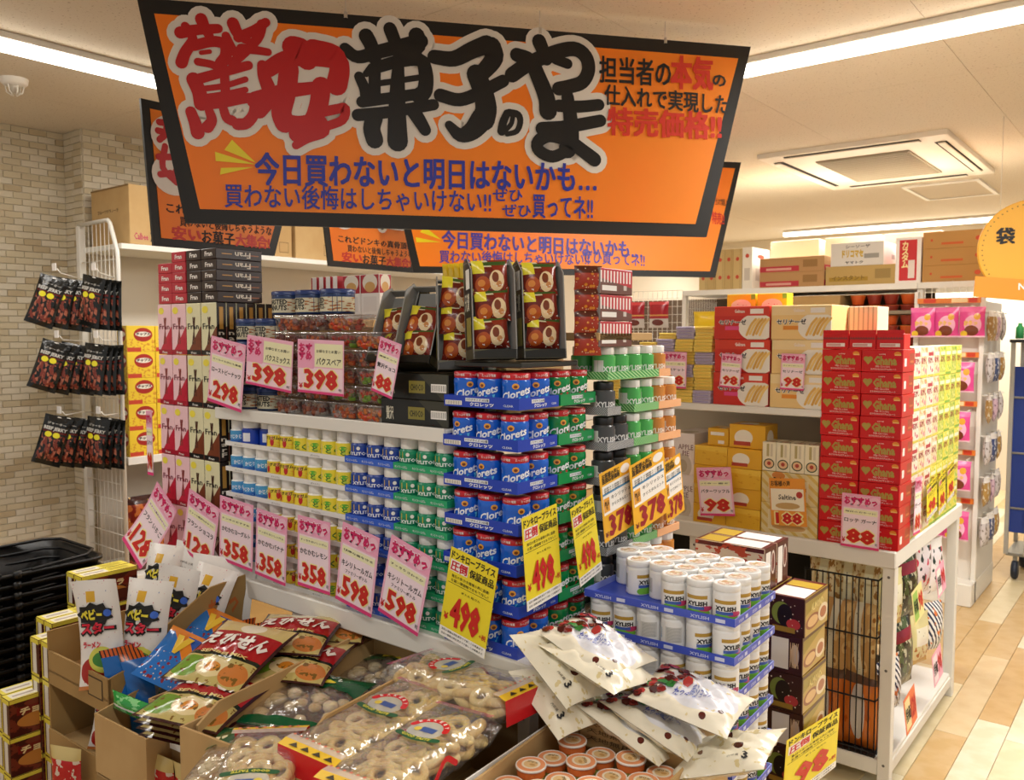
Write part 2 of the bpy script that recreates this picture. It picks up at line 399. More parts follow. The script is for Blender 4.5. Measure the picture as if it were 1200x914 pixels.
mx = N.new('ShaderNodeMix'); mx.data_type = 'RGBA'; mx.inputs['A'].default_value = lin('e2d8c6'); mx.inputs['B'].default_value = lin('bdae98')
L.new(tc.outputs['Object'], v.inputs['Vector']); L.new(v.outputs['Fac'], mr.inputs['Value']); L.new(mr.outputs[0], mx.inputs['Factor']); L.new(mx.outputs['Result'], N['Principled BSDF'].inputs['Base Color'])
mb = MB(); mb.box(-5.1, 2.7, -1.6, 9.7, CEIL+.006, CEIL+.08, C('b9ab95', .9)); CE = struct('ceiling', mb)
pb = None
for i in range(9):                        # ceiling boards with open joints
    for j in range(6):
        if pb is None:
            b = MB(); b.box(0, .866, 0, 1.876, 0, .012, cm); pb = o = b.build('ceiling_board', CE)
        else: o = pb.copy(); link(o, CE)
        o.location = (-5.1+i*.868, -1.6+j*1.878+(0 if i % 2 else -.0), CEIL)
# ceiling lamps
def strip_lamp(loc, L_, along, label):
    t = thing('strip_light', label, 'ceiling light', loc, 0 if along == 'x' else pi/2, 'strip lights on the ceiling')
    b = MB(); b.box(-L_/2, L_/2, -.045, .045, -.025, 0, WHITE, .003); b.build('housing', t)
    n = max(1, round(L_/1.25)); s_ = L_/n
    for i in range(n):
        b = MB(); x0 = -L_/2+i*s_
        pts = [(-.034, -.025), (-.03, -.05), (-.016, -.062), (.016, -.062), (.03, -.05), (.034, -.025)]
        vs = [(x0+.002, p, q) for p, q in pts]+[(x0+s_-.002, p, q) for p, q in pts]
        fs = [(k, k+1, k+7, k+6) for k in range(5)]+[tuple(range(6)), tuple(range(11, 5, -1))]
        b.add(vs, fs, C('fff6e6', .4, emit=6.0)); b.build('diffuser', t)
strip_lamp((-3.44, 1.6, CEIL), 6.2, 'y', 'long white strip light over the stone-patterned wall at upper left')
strip_lamp((.05, 3.31, CEIL), 3.9, 'x', 'long white strip light running off to the upper right corner')
strip_lamp((-2.4, 8.9, CEIL), 2.0, 'x', 'distant strip light above the stacked cartons at the back')
# cassette air conditioner
t = thing('ceiling_air_conditioner', 'square white cassette air conditioner set in the ceiling at the right', 'air conditioner', (-1.58, 5.76, CEIL))
acw = C('ece5d8', .45)
b = MB(); b.box(-.53, .53, -.71, .71, -.028, .004, acw, .004); b.build('panel', t)
b = MB(); b.box(-.27, .27, -.42, .42, -.036, -.026, C('a39a88', .7)); g = b.build('grille', t)
gs = None
for i in range(16):
    if gs is None: b = MB(); b.box(-.26, .26, 0, .012, -.044, -.034, C('b9b09d', .6)); o = gs = b.build('grille_slat', g)
    else: o = gs.copy(); link(o, g)
    o.location = (0, -.41+i*.052, 0)
for q, r_ in enumerate((0, pi/2, pi, -pi/2)):
    W_, D_ = ((.62, .64) if q % 2 == 0 else (.46, .47)); D_ = (.64 if q % 2 == 0 else .46)
    L_ = .38 if q % 2 == 0 else .54
    b = MB(); b.box(-L_, L_, -D_-.032, -D_+.03, -.0295, -.0275, C('2a2622', .8)); b.build('air_slot', t, rot=r_)
    b = MB(); b.box(-L_, L_, -D_-.026, -D_+.012, -.040, -.033, acw, .002); b.build('louvre', t, rot=r_)
b = MB()
for a, c_ in (((-.26, .26), (-.39, -.37)), ((-.26, .26), (.37, .39))): pass
t = thing('ceiling_hatch', 'flat square access hatch with a white frame beside the air conditioner', 'hatch', (-1.45, 7.17, CEIL))
b = MB(); b.box(-.23, .23, -.36, .36, -.006, .002, C('ddd2bf', .8)); b.build('hatch_panel', t)
b = MB()
for x0, x1, y0, y1 in ((-.26, .26, -.39, -.36), (-.26, .26, .36, .39), (-.26, -.23, -.36, .36), (.23, .26, -.36, .36)): b.box(x0, x1, y0, y1, -.013, .002, WHITE)
b.build('hatch_frame', t)
# smoke detector
t = thing('smoke_detector', 'round white smoke detector on the ceiling at upper left', 'smoke detector', (-4.0, 1.57, CEIL))
b = MB(); b.lathe([(0, -.032), (.042, -.03), (.052, -.02), (.056, 0)], WHITE, 24); b.build('base', t)
b = MB(); b.lathe([(0, -.062), (.018, -.06), (.02, -.03)], C('cfc9bd', .4, .3), 16); b.build('sensor', t)
b = MB()
for i in range(6):
    a = i*pi/3; b.tube([(.036*cos(a), .036*sin(a), -.03), (.03*cos(a), .03*sin(a), -.058), (.012*cos(a), .012*sin(a), -.07)], .0028, WHITE, 6)
b.build('guard', t)
# ------------------------------------------------ banners
BD = Vector((.628, .778, 0)).normalized()
Fv = Vector((-sin(AZ)*cos(PITCH), cos(AZ)*cos(PITCH), -sin(PITCH))); Rv = Vector((cos(AZ), sin(AZ), 0)); Uv = Rv.cross(Fv)
def on_plane(px, py, P0, d):
    """where the sight line of a measured point meets the upright board through P0 along d: (distance along, height)"""
    n = Vector((-d.y, d.x, 0)); r = Fv+Rv*((px-600)/FPX)+Uv*((457-py)/FPX); t_ = (Vector(P0)-cam.location).dot(n)/r.dot(n)
    Q = cam.location+r*t_; return (Q-Vector(P0)).dot(d), Q.z
ORG = 'ff8210'
def banner(label, P0, d, s0t, s1t, s0b, s1b, zb, zt, border=.045, group='orange hand-lettered banners hung from the ceiling'):
    """local frame: x along the board, z up, lettered face towards -y"""
    ang = math.atan2(d.y, d.x)
    t = thing('hanging_banner', label, 'banner', (P0[0], P0[1], 0), ang, group)
    def trap(e, y0, y1, m):
        h = zt-zb
        q = [(s0b+e, zb+e), (s1b-e, zb+e), (s1t-e*1.1, zt-e), (s0t+e*1.1, zt-e)]
        vs = [(x, y0, z) for x, z in q]+[(x, y1, z) for x, z in q]
        b_ = MB(); b_.add(vs, [(0, 1, 2, 3), (7, 6, 5, 4), (0, 4, 5, 1), (1, 5, 6, 2), (2, 6, 7, 3), (3, 7, 4, 0)], m); return b_
    trap(0, 0, .012, C('17140f', .5)).build('border', t)
    trap(border, -.002, .001, C(ORG, .45, noise=(1.1, 'fb8c14'))).build('sheet', t)
    return t
P1 = (-1.76, 2.37, 0)
B1 = banner('largest orange banner across the top, bold red and black brush lettering', P1, BD, -1.288, .776, -1.163, .615, 1.902, 2.585)
mp = lambda x, y, d=0: Vector((x, -.002-d, y))
W1 = lambda px, py: on_plane(px, py, P1, BD)
c1 = lambda pts: [W1(150+x/3.046, y/3.046) for x, y in pts]
c2 = lambda pts: [W1(500+x/2.855, y/2.855) for x, y in pts]
K1 = [  # red characters, left crop
 ([(188, 118), (250, 108), (322, 104)], (34, 26)), ([(262, 70), (275, 100), (290, 128)], (34, 26)), ([(205, 95), (225, 120), (232, 140)], (24, 26)),
 ([(232, 150), (205, 190), (192, 225)], (30, 34)), ([(235, 165), (300, 150), (345, 160), (350, 200), (332, 228)], (30, 34)), ([(262, 190), (292, 186)], (13, 13)), ([(250, 222), (300, 232), (330, 250)], (22, 22)),
 ([(375, 85), (392, 120), (420, 140)], (34, 30)), ([(395, 135), (450, 110), (492, 82)], (30, 26)), ([(478, 90), (462, 140), (400, 205), (370, 225)], (30, 24)), ([(405, 175), (450, 180), (500, 188)], (28, 22)), ([(350, 130), (370, 170), (390, 200)], (24, 24)),
 ([(235, 285), (255, 330), (262, 372)], (40, 40)), ([(230, 290), (330, 262), (430, 235)], (30, 26)), ([(275, 318), (345, 308), (420, 285)], (17, 17)), ([(272, 348), (345, 338), (420, 322)], (17, 17)), ([(345, 270), (348, 320), (350, 365)], (26, 26)),
 ([(262, 378), (340, 368), (440, 352), (452, 400), (425, 440), (392, 445)], (28, 34)), ([(225, 400), (240, 440), (250, 475)], (30, 38)), ([(290, 395), (300, 430), (285, 455)], (24, 34)), ([(340, 385), (352, 420), (372, 432)], (24, 30)),
 ([(480, 235), (485, 270), (500, 310)], (30, 40)), ([(500, 250), (560, 215), (640, 205), (740, 215), (755, 250), (745, 305)], (46, 62)), ([(590, 170), (622, 180), (640, 215)], (64, 60)), ([(660, 175), (735, 195), (752, 240)], (54, 54)),
 ([(455, 360), (550, 330), (640, 318), (762, 302)], (50, 30)), ([(575, 250), (565, 330), (548, 400), (560, 440)], (56, 58)), ([(548, 430), (610, 440), (680, 430), (700, 470), (640, 495), (600, 520)], (44, 24)),
 ([(690, 310), (680, 380), (655, 440), (605, 480)], (56, 50)), ([(700, 400), (750, 390), (775, 388), (765, 430), (700, 455)], (30, 26)), ([(470, 400), (520, 350), (560, 330)], (40, 30))]
K2 = [  # black characters, left crop
 ([(775, 175), (820, 205), (900, 185), (1045, 148)], (34, 44)), ([(850, 130), (868, 165), (880, 210)], (44, 40)), ([(935, 105), (952, 150), (960, 185)], (40, 38)), ([(1030, 130), (1035, 165), (1000, 190)], (50, 40)),
 ([(825, 275), (845, 320), (850, 355)], (30, 36)), ([(880, 250), (880, 300), (880, 350)], (36, 36)), ([(880, 245), (960, 222), (1040, 215), (1062, 260), (1060, 320), (1040, 345)], (34, 50)), ([(890, 300), (960, 290), (1040, 278)], (18, 18)),
 ([(835, 365), (930, 352), (1050, 335)], (34, 34)), ([(965, 230), (962, 300), (960, 400), (962, 505)], (34, 62)), ([(820, 412), (940, 400), (1090, 375)], (36, 34)), ([(880, 420), (870, 460), (880, 500)], (50, 52)), ([(1020, 400), (1045, 440), (1060, 465)], (44, 36)), ([(850, 265), (868, 240)], (20, 20))]
K3 = [  # black characters, right crop
 ([(25, 192), (90, 198), (150, 170), (200, 150)], (40, 52)), ([(215, 160), (225, 195), (190, 240), (160, 262)], (60, 40)), ([(165, 250), (185, 300), (198, 360), (190, 400)], (56, 66)), ([(185, 400), (150, 440), (110, 452), (75, 420)], (66, 26)), ([(45, 320), (110, 335), (180, 310), (255, 272)], (38, 36)),
 ([(268, 380), (255, 410), (250, 440)], (22, 26)), ([(275, 378), (305, 385), (312, 410), (300, 440), (268, 450)], (22, 14)), ([(288, 385), (282, 415), (262, 438)], (14, 14)),
 ([(285, 252), (340, 215), (420, 180), (490, 165), (530, 190), (540, 235), (520, 275), (480, 290), (440, 298)], (44, 40)), ([(375, 140), (390, 175), (400, 200)], (42, 36)), ([(300, 185), (345, 205), (375, 265), (400, 330), (405, 372)], (40, 54)), ([(430, 200), (470, 215)], (30, 30)),
 ([(440, 355), (510, 358), (575, 352)], (36, 34)), ([(385, 432), (470, 425), (580, 405)], (40, 36)), ([(470, 325), (480, 400), (482, 460), (470, 500)], (38, 54)), ([(470, 505), (420, 525), (375, 505), (372, 475), (410, 455), (470, 470), (520, 505), (560, 535)], (34, 42))]
sc1 = (W1(500, 100)[0]-W1(400, 100)[0])/100
for name, grp, cc, ratio, mat, seed in (('red_lettering', K1, c1, 3.046, C('c20f14', .4), 0), ('black_lettering', K2, c1, 3.046, C('0c0b0a', .4), 0), ('black_lettering', K3, c2, 2.855, C('0c0b0a', .4), 0)):
    bk = MB(); ft = MB()
    for pts, (wa, wb) in grp:
        k = sc1/ratio*(1.2 if mat is not INK and 'red' in name else 1.2); q = cc(pts)
        bk.stroke(mp, q, (wa*k+.045, wb*k+.045), C('e9e4da', .45), .0006, 8)
        ft.stroke(mp, q, (wa*k, wb*k), mat, .0028, 7)
    bk.build('white_outline', B1); ft.build(name, B1)
def bt(T_, W_, s, pl, pr, h, m, off, d=.0032, nm=None):
    """line of letters: baseline from pl to pr (measured points), h tall in the same measure"""
    (x0, z0), (x1, z1) = W_(*pl), W_(*pr); hz = abs(W_(pl[0], pl[1]-h)[1]-z0)
    f = lambda x, y, d=0: mp(x0+(x1-x0)*x, z0+(z1-z0)*x+hz*y, d)
    b_ = MB(); b_.text(s, f, 0, 0, 1, 1, m, off, d, 2); b_.build(nm or 'lettering', T_)
NAVY = C('2a35a4', .45)
bt(B1, W1, '今日買わないと明日はないかも…', (300, 217), (698, 226), 38, NAVY, .036); bt(B1, W1, '買わない後悔はしちゃいけない!!', (264, 243), (575, 250), 28, NAVY, .02)
bt(B1, W1, 'ぜひ', (577, 236), (612, 237), 15, NAVY, .02); bt(B1, W1, 'ぜひ', (588, 254), (622, 255), 15, NAVY, .02); bt(B1, W1, '買ってネ!!', (624, 255), (694, 258), 27, NAVY, .03)
bt(B1, W1, '担当者の', (702, 97), (785, 102), 31, INK, .03); bt(B1, W1, 'の', (834, 101), (850, 103), 14, INK, .03); bt(B1, W1, '仕入れで実現した', (708, 123), (852, 135), 24, INK, .03)
LR = C('d8331c', .45); bt(B1, W1, '本気', (786, 104), (834, 106), 38, LR, .05); bt(B1, W1, '特売価格!!', (712, 158), (844, 164), 32, LR, .045)
b = MB(); b.poly(mp, [W1(*p) for p in ((300, 191), (263, 176), (272, 164))], YEL, .002); b.poly(mp, [W1(*p) for p in ((300, 193), (253, 189), (252, 178))][::1], YEL, .002); b.poly(mp, [W1(*p) for p in ((298, 196), (258, 205), (259, 197))], YEL, .002); b.build('yellow_flash', B1)
for px, py in ((405, 10), (633, 28), (780, 46)):
    b = MB(); s_, z_ = W1(px, py); b.tube([(s_, .006, 2.572), (s_, .006, CEIL)], .0012, C('d8d4cc', .4, .5), 6); b.lathe([(.006, 2.572), (.006, 2.592)], C('cfcac2', .3, .6), 8, ax=(s_, .0)); b.build('hanging_wire', B1)
# banner along the left wall, its twin, and the rear one
def wallbanner(P0, s0t, s1t, s0b, s1b, zb, zt, label, seed):
    t = banner(label, P0, Vector((0, 1, 0)), s0t, s1t, s0b, s1b, zb, zt, .03)
    Wt = s1b-s0b; u = lambda a: s0b+Wt*a; v_ = lambda c: zb+(zt-zb)*c
    b = MB(); m1 = INK; m2 = C('d8331c', .45)
    b.text('これどドンキの真骨頂!', mp, u(.10), v_(.24), u(.92), v_(.31), m1, .03, .001); b.text('買わないと後悔しちゃうような', mp, u(.20), v_(.155), u(.97), v_(.225), m1, .02, .001)
    b.text('お菓子', mp, u(.37), v_(.05), u(.64), v_(.145), m1, .035, .001); b.build('black_lettering', t)
    b = MB(); b.text('安い', mp, u(.14), v_(.055), u(.36), v_(.15), m2, .05, .001); b.text('大集合!', mp, u(.65), v_(.05), u(.95), v_(.145), m2, .05, .001); b.build('red_lettering', t)
    bk = MB(); ft = MB()
    for k, ch in enumerate('驚安'):
        bk.ell(mp, u(.16+k*.0), v_(.78-.27*k), .085, .075, C('f2ece4', .45), 24, .0016)
    for pts in ([(.06, .86), (.17, .87)], [(.11, .93), (.11, .8), (.06, .74)], [(.05, .8), (.2, .79)], [(.05, .62), (.2, .63), (.17, .52)], [(.1, .7), (.08, .55), (.18, .46)], [(.06, .5), (.14, .52)]):
        ft.stroke(mp, [(u(a), v_(c)) for a, c in pts], .024, C('c8171c', .4), .0024, 6)
    for pts in ([(.3, .9), (.9, .86)], [(.4, .97), (.4, .8)], [(.7, .97), (.72, .8)], [(.3, .66), (.9, .64)], [(.6, .8), (.6, .45)], [(.35, .5), (.85, .5)]):
        bk.stroke(mp, [(u(a), v_(c)) for a, c in pts], .075, C('f2ece4', .45), .0014, 6); ft.stroke(mp, [(u(a), v_(c)) for a, c in pts], .04, INK, .0024, 6)
    bk.build('white_outline', t); ft.build('brush_lettering', t)
    for a in (.2, .8): b = MB(); b.tube([(u(a), .006, zt-.01), (u(a), .006, CEIL)], .0012, C('d8d4cc', .4, .5), 6); b.build('hanging_wire', t)
wallbanner((-2.95, 0, 0), 1.575, 2.29, 1.608, 2.13, 1.873, 2.391, 'orange banner behind the large one at left, hung near the stone-patterned wall', 1)
wallbanner((-3.45, 0, 0), 2.75, 3.57, 2.82, 3.43, 1.90, 2.43, 'small orange banner behind, only its lower strip showing below the large one', 2)
P3 = (-2.146, 4.57, 0)
B3 = banner('wide orange banner hung farther back, showing below and right of the largest one', P3, BD, -1.88, .15, -1.74, 0, 1.879, 2.54, .035)
W3 = lambda px, py: on_plane(px, py, P3, BD)
VIO = C('4a3fa6', .45); bt(B3, W3, '今日買わないと明日はないかも…', (518, 291), (752, 303), 21, VIO, .036); bt(B3, W3, '買わない後悔はしちゃいけない!!', (515, 308), (690, 311), 15, VIO, .02)
bt(B3, W3, 'ぜひ買ってネ!!', (683, 308), (755, 313), 15, VIO, .02)
b = MB(); b.poly(mp, [W3(*p) for p in ((517, 281), (492, 272), (498, 266))], YEL, .002); b.poly(mp, [W3(*p) for p in ((517, 284), (488, 284), (487, 278))], YEL, .002); b.build('yellow_flash', B3)
bt(B3, W3, '仕入れで実現した', (838, 240), (852, 242), 8, INK, .02); bt(B3, W3, '特売!!', (834, 262), (848, 264), 14, LR, .04)
for a in (-1.5, -.2): b = MB(); b.tube([(a, .006, 2.53), (a, .006, CEIL)], .0012, C('d8d4cc', .4, .5), 6); b.build('hanging_wire', B3)
# ------------------------------------------------ shared builders
def rr_loop(w_, d_, r, z, n=4, cx=0, cy=0):
    pts = []
    for sx, sy, a0 in ((1, -1, -pi/2), (1, 1, 0), (-1, 1, pi/2), (-1, -1, pi)):
        for i in range(n+1):
            a = a0+pi/2*i/n; pts.append((cx+sx*(w_/2-r)+r*cos(a), cy+sy*(d_/2-r)+r*sin(a), z))
    return pts
def loft(mb, loops, m, caps=(True, False), sm=True, mats=None):
    n = len(loops[0]); vs = [p for l in loops for p in l]
    for j in range(len(loops)-1):
        fs = [(j*n+i, j*n+(i+1) % n, (j+1)*n+(i+1) % n, (j+1)*n+i) for i in range(n)]
        if j == 0: b = len(mb.v); mb.add(vs, fs, (mats or [m])[0], sm)
        else:
            mi = mb.mi(mats[j] if mats else m)
            for f in fs: mb.f.append(tuple(b+q for q in f)); mb.m.append(mi); mb.sm.append(sm)
    if caps[0]: mb.add(loops[0], [tuple(range(n))[::-1]], (mats or [m])[0])
    if caps[1]: mb.add(loops[-1], [tuple(range(n))], (mats or [m])[-1])
def tray_mb(w_, d_, h, m, t=.003, mi=None, print_=None, slope=0):
    """open card tray, front lip towards -y; corner at x=0,y=0"""
    b = MB(); mi = mi or m
    b.box(0, w_, 0, d_, 0, t, m); b.box(0, w_, 0, t, t, h, {'y-': print_ or m, '*': mi, 'z+': m}); b.box(0, w_, d_-t, d_, t, h, mi)
    b.box(0, t, t, d_-t, t, h, {'x-': m, '*': mi}); b.box(w_-t, w_, t, d_-t, t, h, {'x+': print_ or m, '*': mi}); return b
def carton_mb(w_, d_, h, m=CARD, mi=CARDIN, t=.005, dip=None):
    """open corrugated carton; dip = lower height of the front wall"""
    b = MB(); hf = dip or h
    b.box(0, w_, 0, d_, 0, t, m); b.box(0, w_, 0, t, t, hf, {'y+': mi, '*': m}); b.box(0, w_, d_-t, d_, t, h, {'y-': mi, '*': m})
    for x0, x1, k in ((0, t, 'x+'), (w_-t, w_, 'x-')):
        if dip:
            vs = [(x, y, z) for x in (x0, x1) for y, z in ((t, t), (d_-t, t), (d_-t, h), (d_*.55, h), (t, hf))]
            b.add(vs, [(0, 4, 3, 2, 1), (5, 6, 7, 8, 9)], m); b.add([vs[i] for i in (4, 9, 8, 3, 7, 2)], [(0, 1, 2, 3), (3, 2, 4, 5)], m)
        else: b.box(x0, x1, t, d_-t, t, h, {k: mi, '*': m})
    return b
def onyp(px, py, Y): r = Fv+Rv*((px-600)/FPX)+Uv*((457-py)/FPX); return cam.location+r*(Y/r.y)
def onxp(px, py, X): r = Fv+Rv*((px-600)/FPX)+Uv*((457-py)/FPX); return cam.location+r*(X/r.x)
def onzp(px, py, Z): r = Fv+Rv*((px-600)/FPX)+Uv*((457-py)/FPX); return cam.location+r*((Z-EYE)/r.z)

# price cards: local x 0..w, y 0..h, print towards +z
def card_base(t, w_, h, m, curl=0, th=.0008):
    mp = (lambda x, y, d=0: Vector((x, y, d+curl*(1-y/h)**2)))
    b = MB(); n = 8
    for s_ in (1, -1):
        vs = [mp(x, h*j/n, 0 if s_ > 0 else -th) for j in range(n+1) for x in (0, w_)]
        b.add(vs, [((2*j, 2*j+1, 2*j+3, 2*j+2) if s_ > 0 else (2*j+2, 2*j+3, 2*j+1, 2*j)) for j in range(n)], m)
    b.build('card', t); return mp
def grid_rect(b, mp, x0, y0, x1, y1, m, d, n=5):
    for j in range(n):
        a, c = y0+(y1-y0)*j/n, y0+(y1-y0)*(j+1)/n; b.quad(mp(x0, a, d), mp(x1, a, d), mp(x1, c, d), mp(x0, c, d), m)
HOTP = C('e0407e', .45); LPINK = C('f3a8c6', .45)
def pink_card(t, w_, h, price, lines, curl=0, wide=False):
    mp = card_base(t, w_, h, C('f4b9cf', .45), curl)
    b = MB()
    if wide:   # headline at the left, price below
        grid_rect(b, mp, w_*.0, h*.46, w_*.36, h*.97, LPINK, .0005); b.text('おす\nすめ', mp, w_*.03, h*.60, w_*.33, h*.93, MAG, .055, .001)
        grid_rect(b, mp, w_*.38, h*.5, w_*.98, h*.93, C('f1edc0', .5), .0004); b.text(lines[0], mp, w_*.42, h*.76, w_*.93, h*.82, INK, .01, .0008); b.text(lines[1], mp, w_*.42, h*.54, w_*.95, h*.67, INK, .02, .0008)
        grid_rect(b, mp, w_*.02, h*.06, w_*.98, h*.48, C('f9d9e3', .45), .0003)
    else:
        grid_rect(b, mp, 0, h*.76, w_, h, LPINK, .0004, 2)
        for i, (cx, cy) in enumerate(((.2, .87), (.38, .83), (.56, .88), (.74, .85), (.86, .9))): b.ell(mp, w_*cx, h*cy, w_*.13, h*.075, C('f7c3d6', .45), 12, .0007+i*.00004)
        b.text('おすすめっ', mp, w_*.05, h*.785, w_*.95, h*.965, C('fbe3ec', .45), .11, .0010); b.text('おすすめっ', mp, w_*.06, h*.795, w_*.94, h*.955, MAG, .065, .0015)
        grid_rect(b, mp, w_*.05, h*.05, w_*.95, h*.74, C('f8e2ea', .45), .0003)
        grid_rect(b, mp, w_*.06, h*.62, w_*.94, h*.72, C('f1edc0', .5), .0005, 2)
        b.text(lines[0], mp, w_*.1, h*.655, w_*.9, h*.685, INK, .01, .0008)
        b.text(lines[1], mp, w_*.08, h*.47, w_*.92, h*.55, INK, .02, .0008)
        if len(lines) > 2: b.text(lines[2], mp, w_*.2, h*.39, w_*.8, h*.44, INK, .012, .0008)
    grid_rect(b, mp, 0, 0, w_, h*.045, HOTP, .0006, 1); b.build('lettering', t)
    b = MB(); y0, y1 = (.08, .46) if wide else (.08, .36)
    b.text('¥', mp, w_*.03, h*y0, w_*.12, h*(y0+.1), DRED, .03, .001); b.text(price, mp, w_*.15, h*y0, w_*.88, h*y1, C('fbf3a0', .5), .075, .0009); b.text(price, mp, w_*.16, h*(y0+.01), w_*.87, h*(y1-.01), C('cc2318', .45), .05, .0016)
    b.text('税抜', mp, w_*.9, h*y0, w_*.97, h*(y0+.05), INK, .01, .001); b.build('price', t)
def yellow_card(t, w_, h, price, curl=0):
    mp = card_base(t, w_, h, C('f2dd2a', .45), curl); b = MB()
    grid_rect(b, mp, 0, 0, w_, h*.11, PAPER, .0004, 2)
    b.text('ドンキロープライス', mp, w_*.04, h*.885, w_*.96, h*.975, INK, .03, .0008)
    b.rect(mp, w_*.04, h*.75, w_*.42, h*.875, PAPER, .0005); b.text('圧倒', mp, w_*.06, h*.76, w_*.40, h*.865, C('d11f2a', .45), .04, .0010)
    b.text('保証商品', mp, w_*.46, h*.765, w_*.96, h*.855, INK, .03, .0008)
    for j, s_ in enumerate(('毎日の安さ!お客様の声に直接!', 'お買い得価格でおもてなし!!')): b.text(s_, mp, w_*.1, h*(.685-.05*j), w_*.9, h*(.72-.05*j), INK, .008, .0008)
    b.rect(mp, w_*.04, h*.615, w_*.96, h*.62, INK); b.text('ボトル 粒ガム', mp, w_*.35, h*.55, w_*.75, h*.575, INK, .008, .0008)
    for j in range(2): b.text('当店の価格は税抜表示です詳しくは係員まで', mp, w_*.05, h*(.07-.045*j), w_*.95, h*(.095-.045*j), INK, .008, .0008)
    b.build('lettering', t)
    b = MB(); b.text('¥', mp, w_*.05, h*.2, w_*.15, h*.28, DRED, .03, .001); b.text(price, mp, w_*.19, h*.16, w_*.80, h*.49, C('cc2318', .45), .05, .0016); b.text('+税', mp, w_*.83, h*.18, w_*.97, h*.24, DRED, .02, .001)
    b.build('price', t)
def voice_card(t, w_, h, price, curl=0):
    mp = card_base(t, w_, h, C('f0b428', .45), curl); b = MB()
    b.rect(mp, w_*.05, h*.38, w_*.95, h*.80, PAPER, .0004); b.text('お客様の声に\n直接応答価格', mp, w_*.06, h*.83, w_*.62, h*.97, INK, .02, .0008); b.ell(mp, w_*.8, h*.9, w_*.15, h*.065, PAPER, 14, .0006)
    b.rect(mp, w_*.05, h*.66, w_*.95, h*.69, C('4f8fbf', .5), .0006)
    for j in range(3): b.text('品揃えと価格のご要望', mp, w_*.1, h*(.74-.03*j), w_*.9, h*(.765-.03*j), INK, .008, .0008)
    b.rect(mp, w_*.06, h*.42, w_*.24, h*.62, C('e8a33a', .5), .0006); b.text('商品\n名', mp, w_*.08, h*.45, w_*.22, h*.58, INK, .01, .0009)
    b.text('キシリッシュ', mp, w_*.3, h*.56, w_*.92, h*.62, INK, .012, .0008); b.text('クリスタルミント', mp, w_*.3, h*.46, w_*.92, h*.51, INK, .012, .0008); b.build('lettering', t)
    b = MB(); b.text('¥', mp, w_*.04, h*.06, w_*.14, h*.14, C('7a1022', .4), .02, .0008); b.text(price, mp, w_*.18, h*.05, w_*.9, h*.35, C('9c1326', .4), .05, .001); b.build('price', t)
def hang(fn, TL, TR, BL, lbl, *a, group='price cards', **k):
    """card through three measured 3-D corners"""
    TL, TR, BL = Vector(TL), Vector(TR), Vector(BL); v = TL-BL; h = v.length; v.normalize(); u = TR-TL; u -= v*u.dot(v); w_ = u.length; u.normalize(); n = u.cross(v)
    M = Matrix((u, v, n)).transposed()
    t = thing('price_card', lbl, 'price card', tuple(BL), tuple(M.to_euler()), group); fn(t, w_, h, *a, **k)
    return t

def bottle_maker(name, r, h, caph, body, cap, label, capr=None, shoulder=.10, lab=(.12, .9), n=18):
    def mk():
        t = thing(name, 'gum bottle', 'bottle'); bh = h-caph; cr = capr or r*.86
        b = MB(); b.lathe([(0, 0), (r*.93, 0), (r, bh*.05), (r, bh*(1-shoulder)), (cr*.98, bh*.985), (cr*.96, bh+.001)], body, n); b.build('bottle_body', t)
        b = MB(); b.lathe([(cr, bh), (cr*1.02, bh+.001), (cr*1.02, h-.0025), (cr*.97, h-.0006), (cr*.8, h), (0, h)], cap, n); b.build('cap', t)
        b = MB(); label(b, cylmap(r, bh*lab[0]), r, bh*(lab[1]-lab[0])); b.build('wrap_label', t)
        return t
    return Maker(mk)
def lab_simple(base_print, text, tm, ty=(.35, .7), tw=1.5, extra=None):
    def f(b, mp, r, h):
        b.strip(mp, -r*2.2, 0, r*2.2, h, base_print, 14, .0003)
        if text: b.text(text, mp, -r*tw/2, h*ty[0], r*tw/2, h*ty[1], tm, .035, .0008)
        if extra: extra(b, mp, r, h)
    return f

# ------------------------------------------------ island gondola with the gum
DK = .83
G = thing('gondola_shelf', 'white island gondola holding the gum bottles and chocolate boxes in the middle', 'shelf', (-1.88, 1.8, 0))
X_ = lambda x: x+1.88
Y_ = lambda y: y-1.8
def part(name, x0, x1, y0, y1, z0, z1, m, ch=.002, par=None):
    b = MB(); b.box(x0+1.88, x1+1.88, y0-1.8, y1-1.8, z0, z1, m, ch); return b.build(name, par or G)
part('deck', -2.68, -1.085, 1.425, 2.22, .775, DK, SHELF, .004)
part('top_shelf', -2.305, -1.352, 1.445, 2.15, 1.300, 1.327, SHELF, .003)
part('shelf_lip', -2.305, -1.352, 1.437, 1.445, 1.296, 1.330, SHELF, .002)
part('back_panel', -2.30, -1.36, 1.62, 1.635, DK, 1.30, C('cfcabf', .6), 0)
for x in (-2.67, -1.945, -1.135):
    for y in (1.44, 2.17):
        p = part('leg', x, x+.035, y, y+.035, 0, .775, POST, .002)
        if y < 2:
            for dx in (.010,):
                for z in (.70, .735):
                    b = MB(); b.ell(FRONT(0), 0, 0, .004, .004, C('55524c', .7), 8, .0008); o = b.build('bolt_hole', p); o.location = (x+.0175+1.88, y-1.8, z)
for x in (-2.305, -1.367): part('upright', x, x+.015, 1.60, 1.63, DK, 1.62 if x > -2 else 1.30, POST, .001)
part('shade_backdrop', -2.6, -1.15, 2.02, 2.03, .05, .775, C('1b1a19', .7), 0)  # added near-black sheet for the black mesh and the shade under the deck
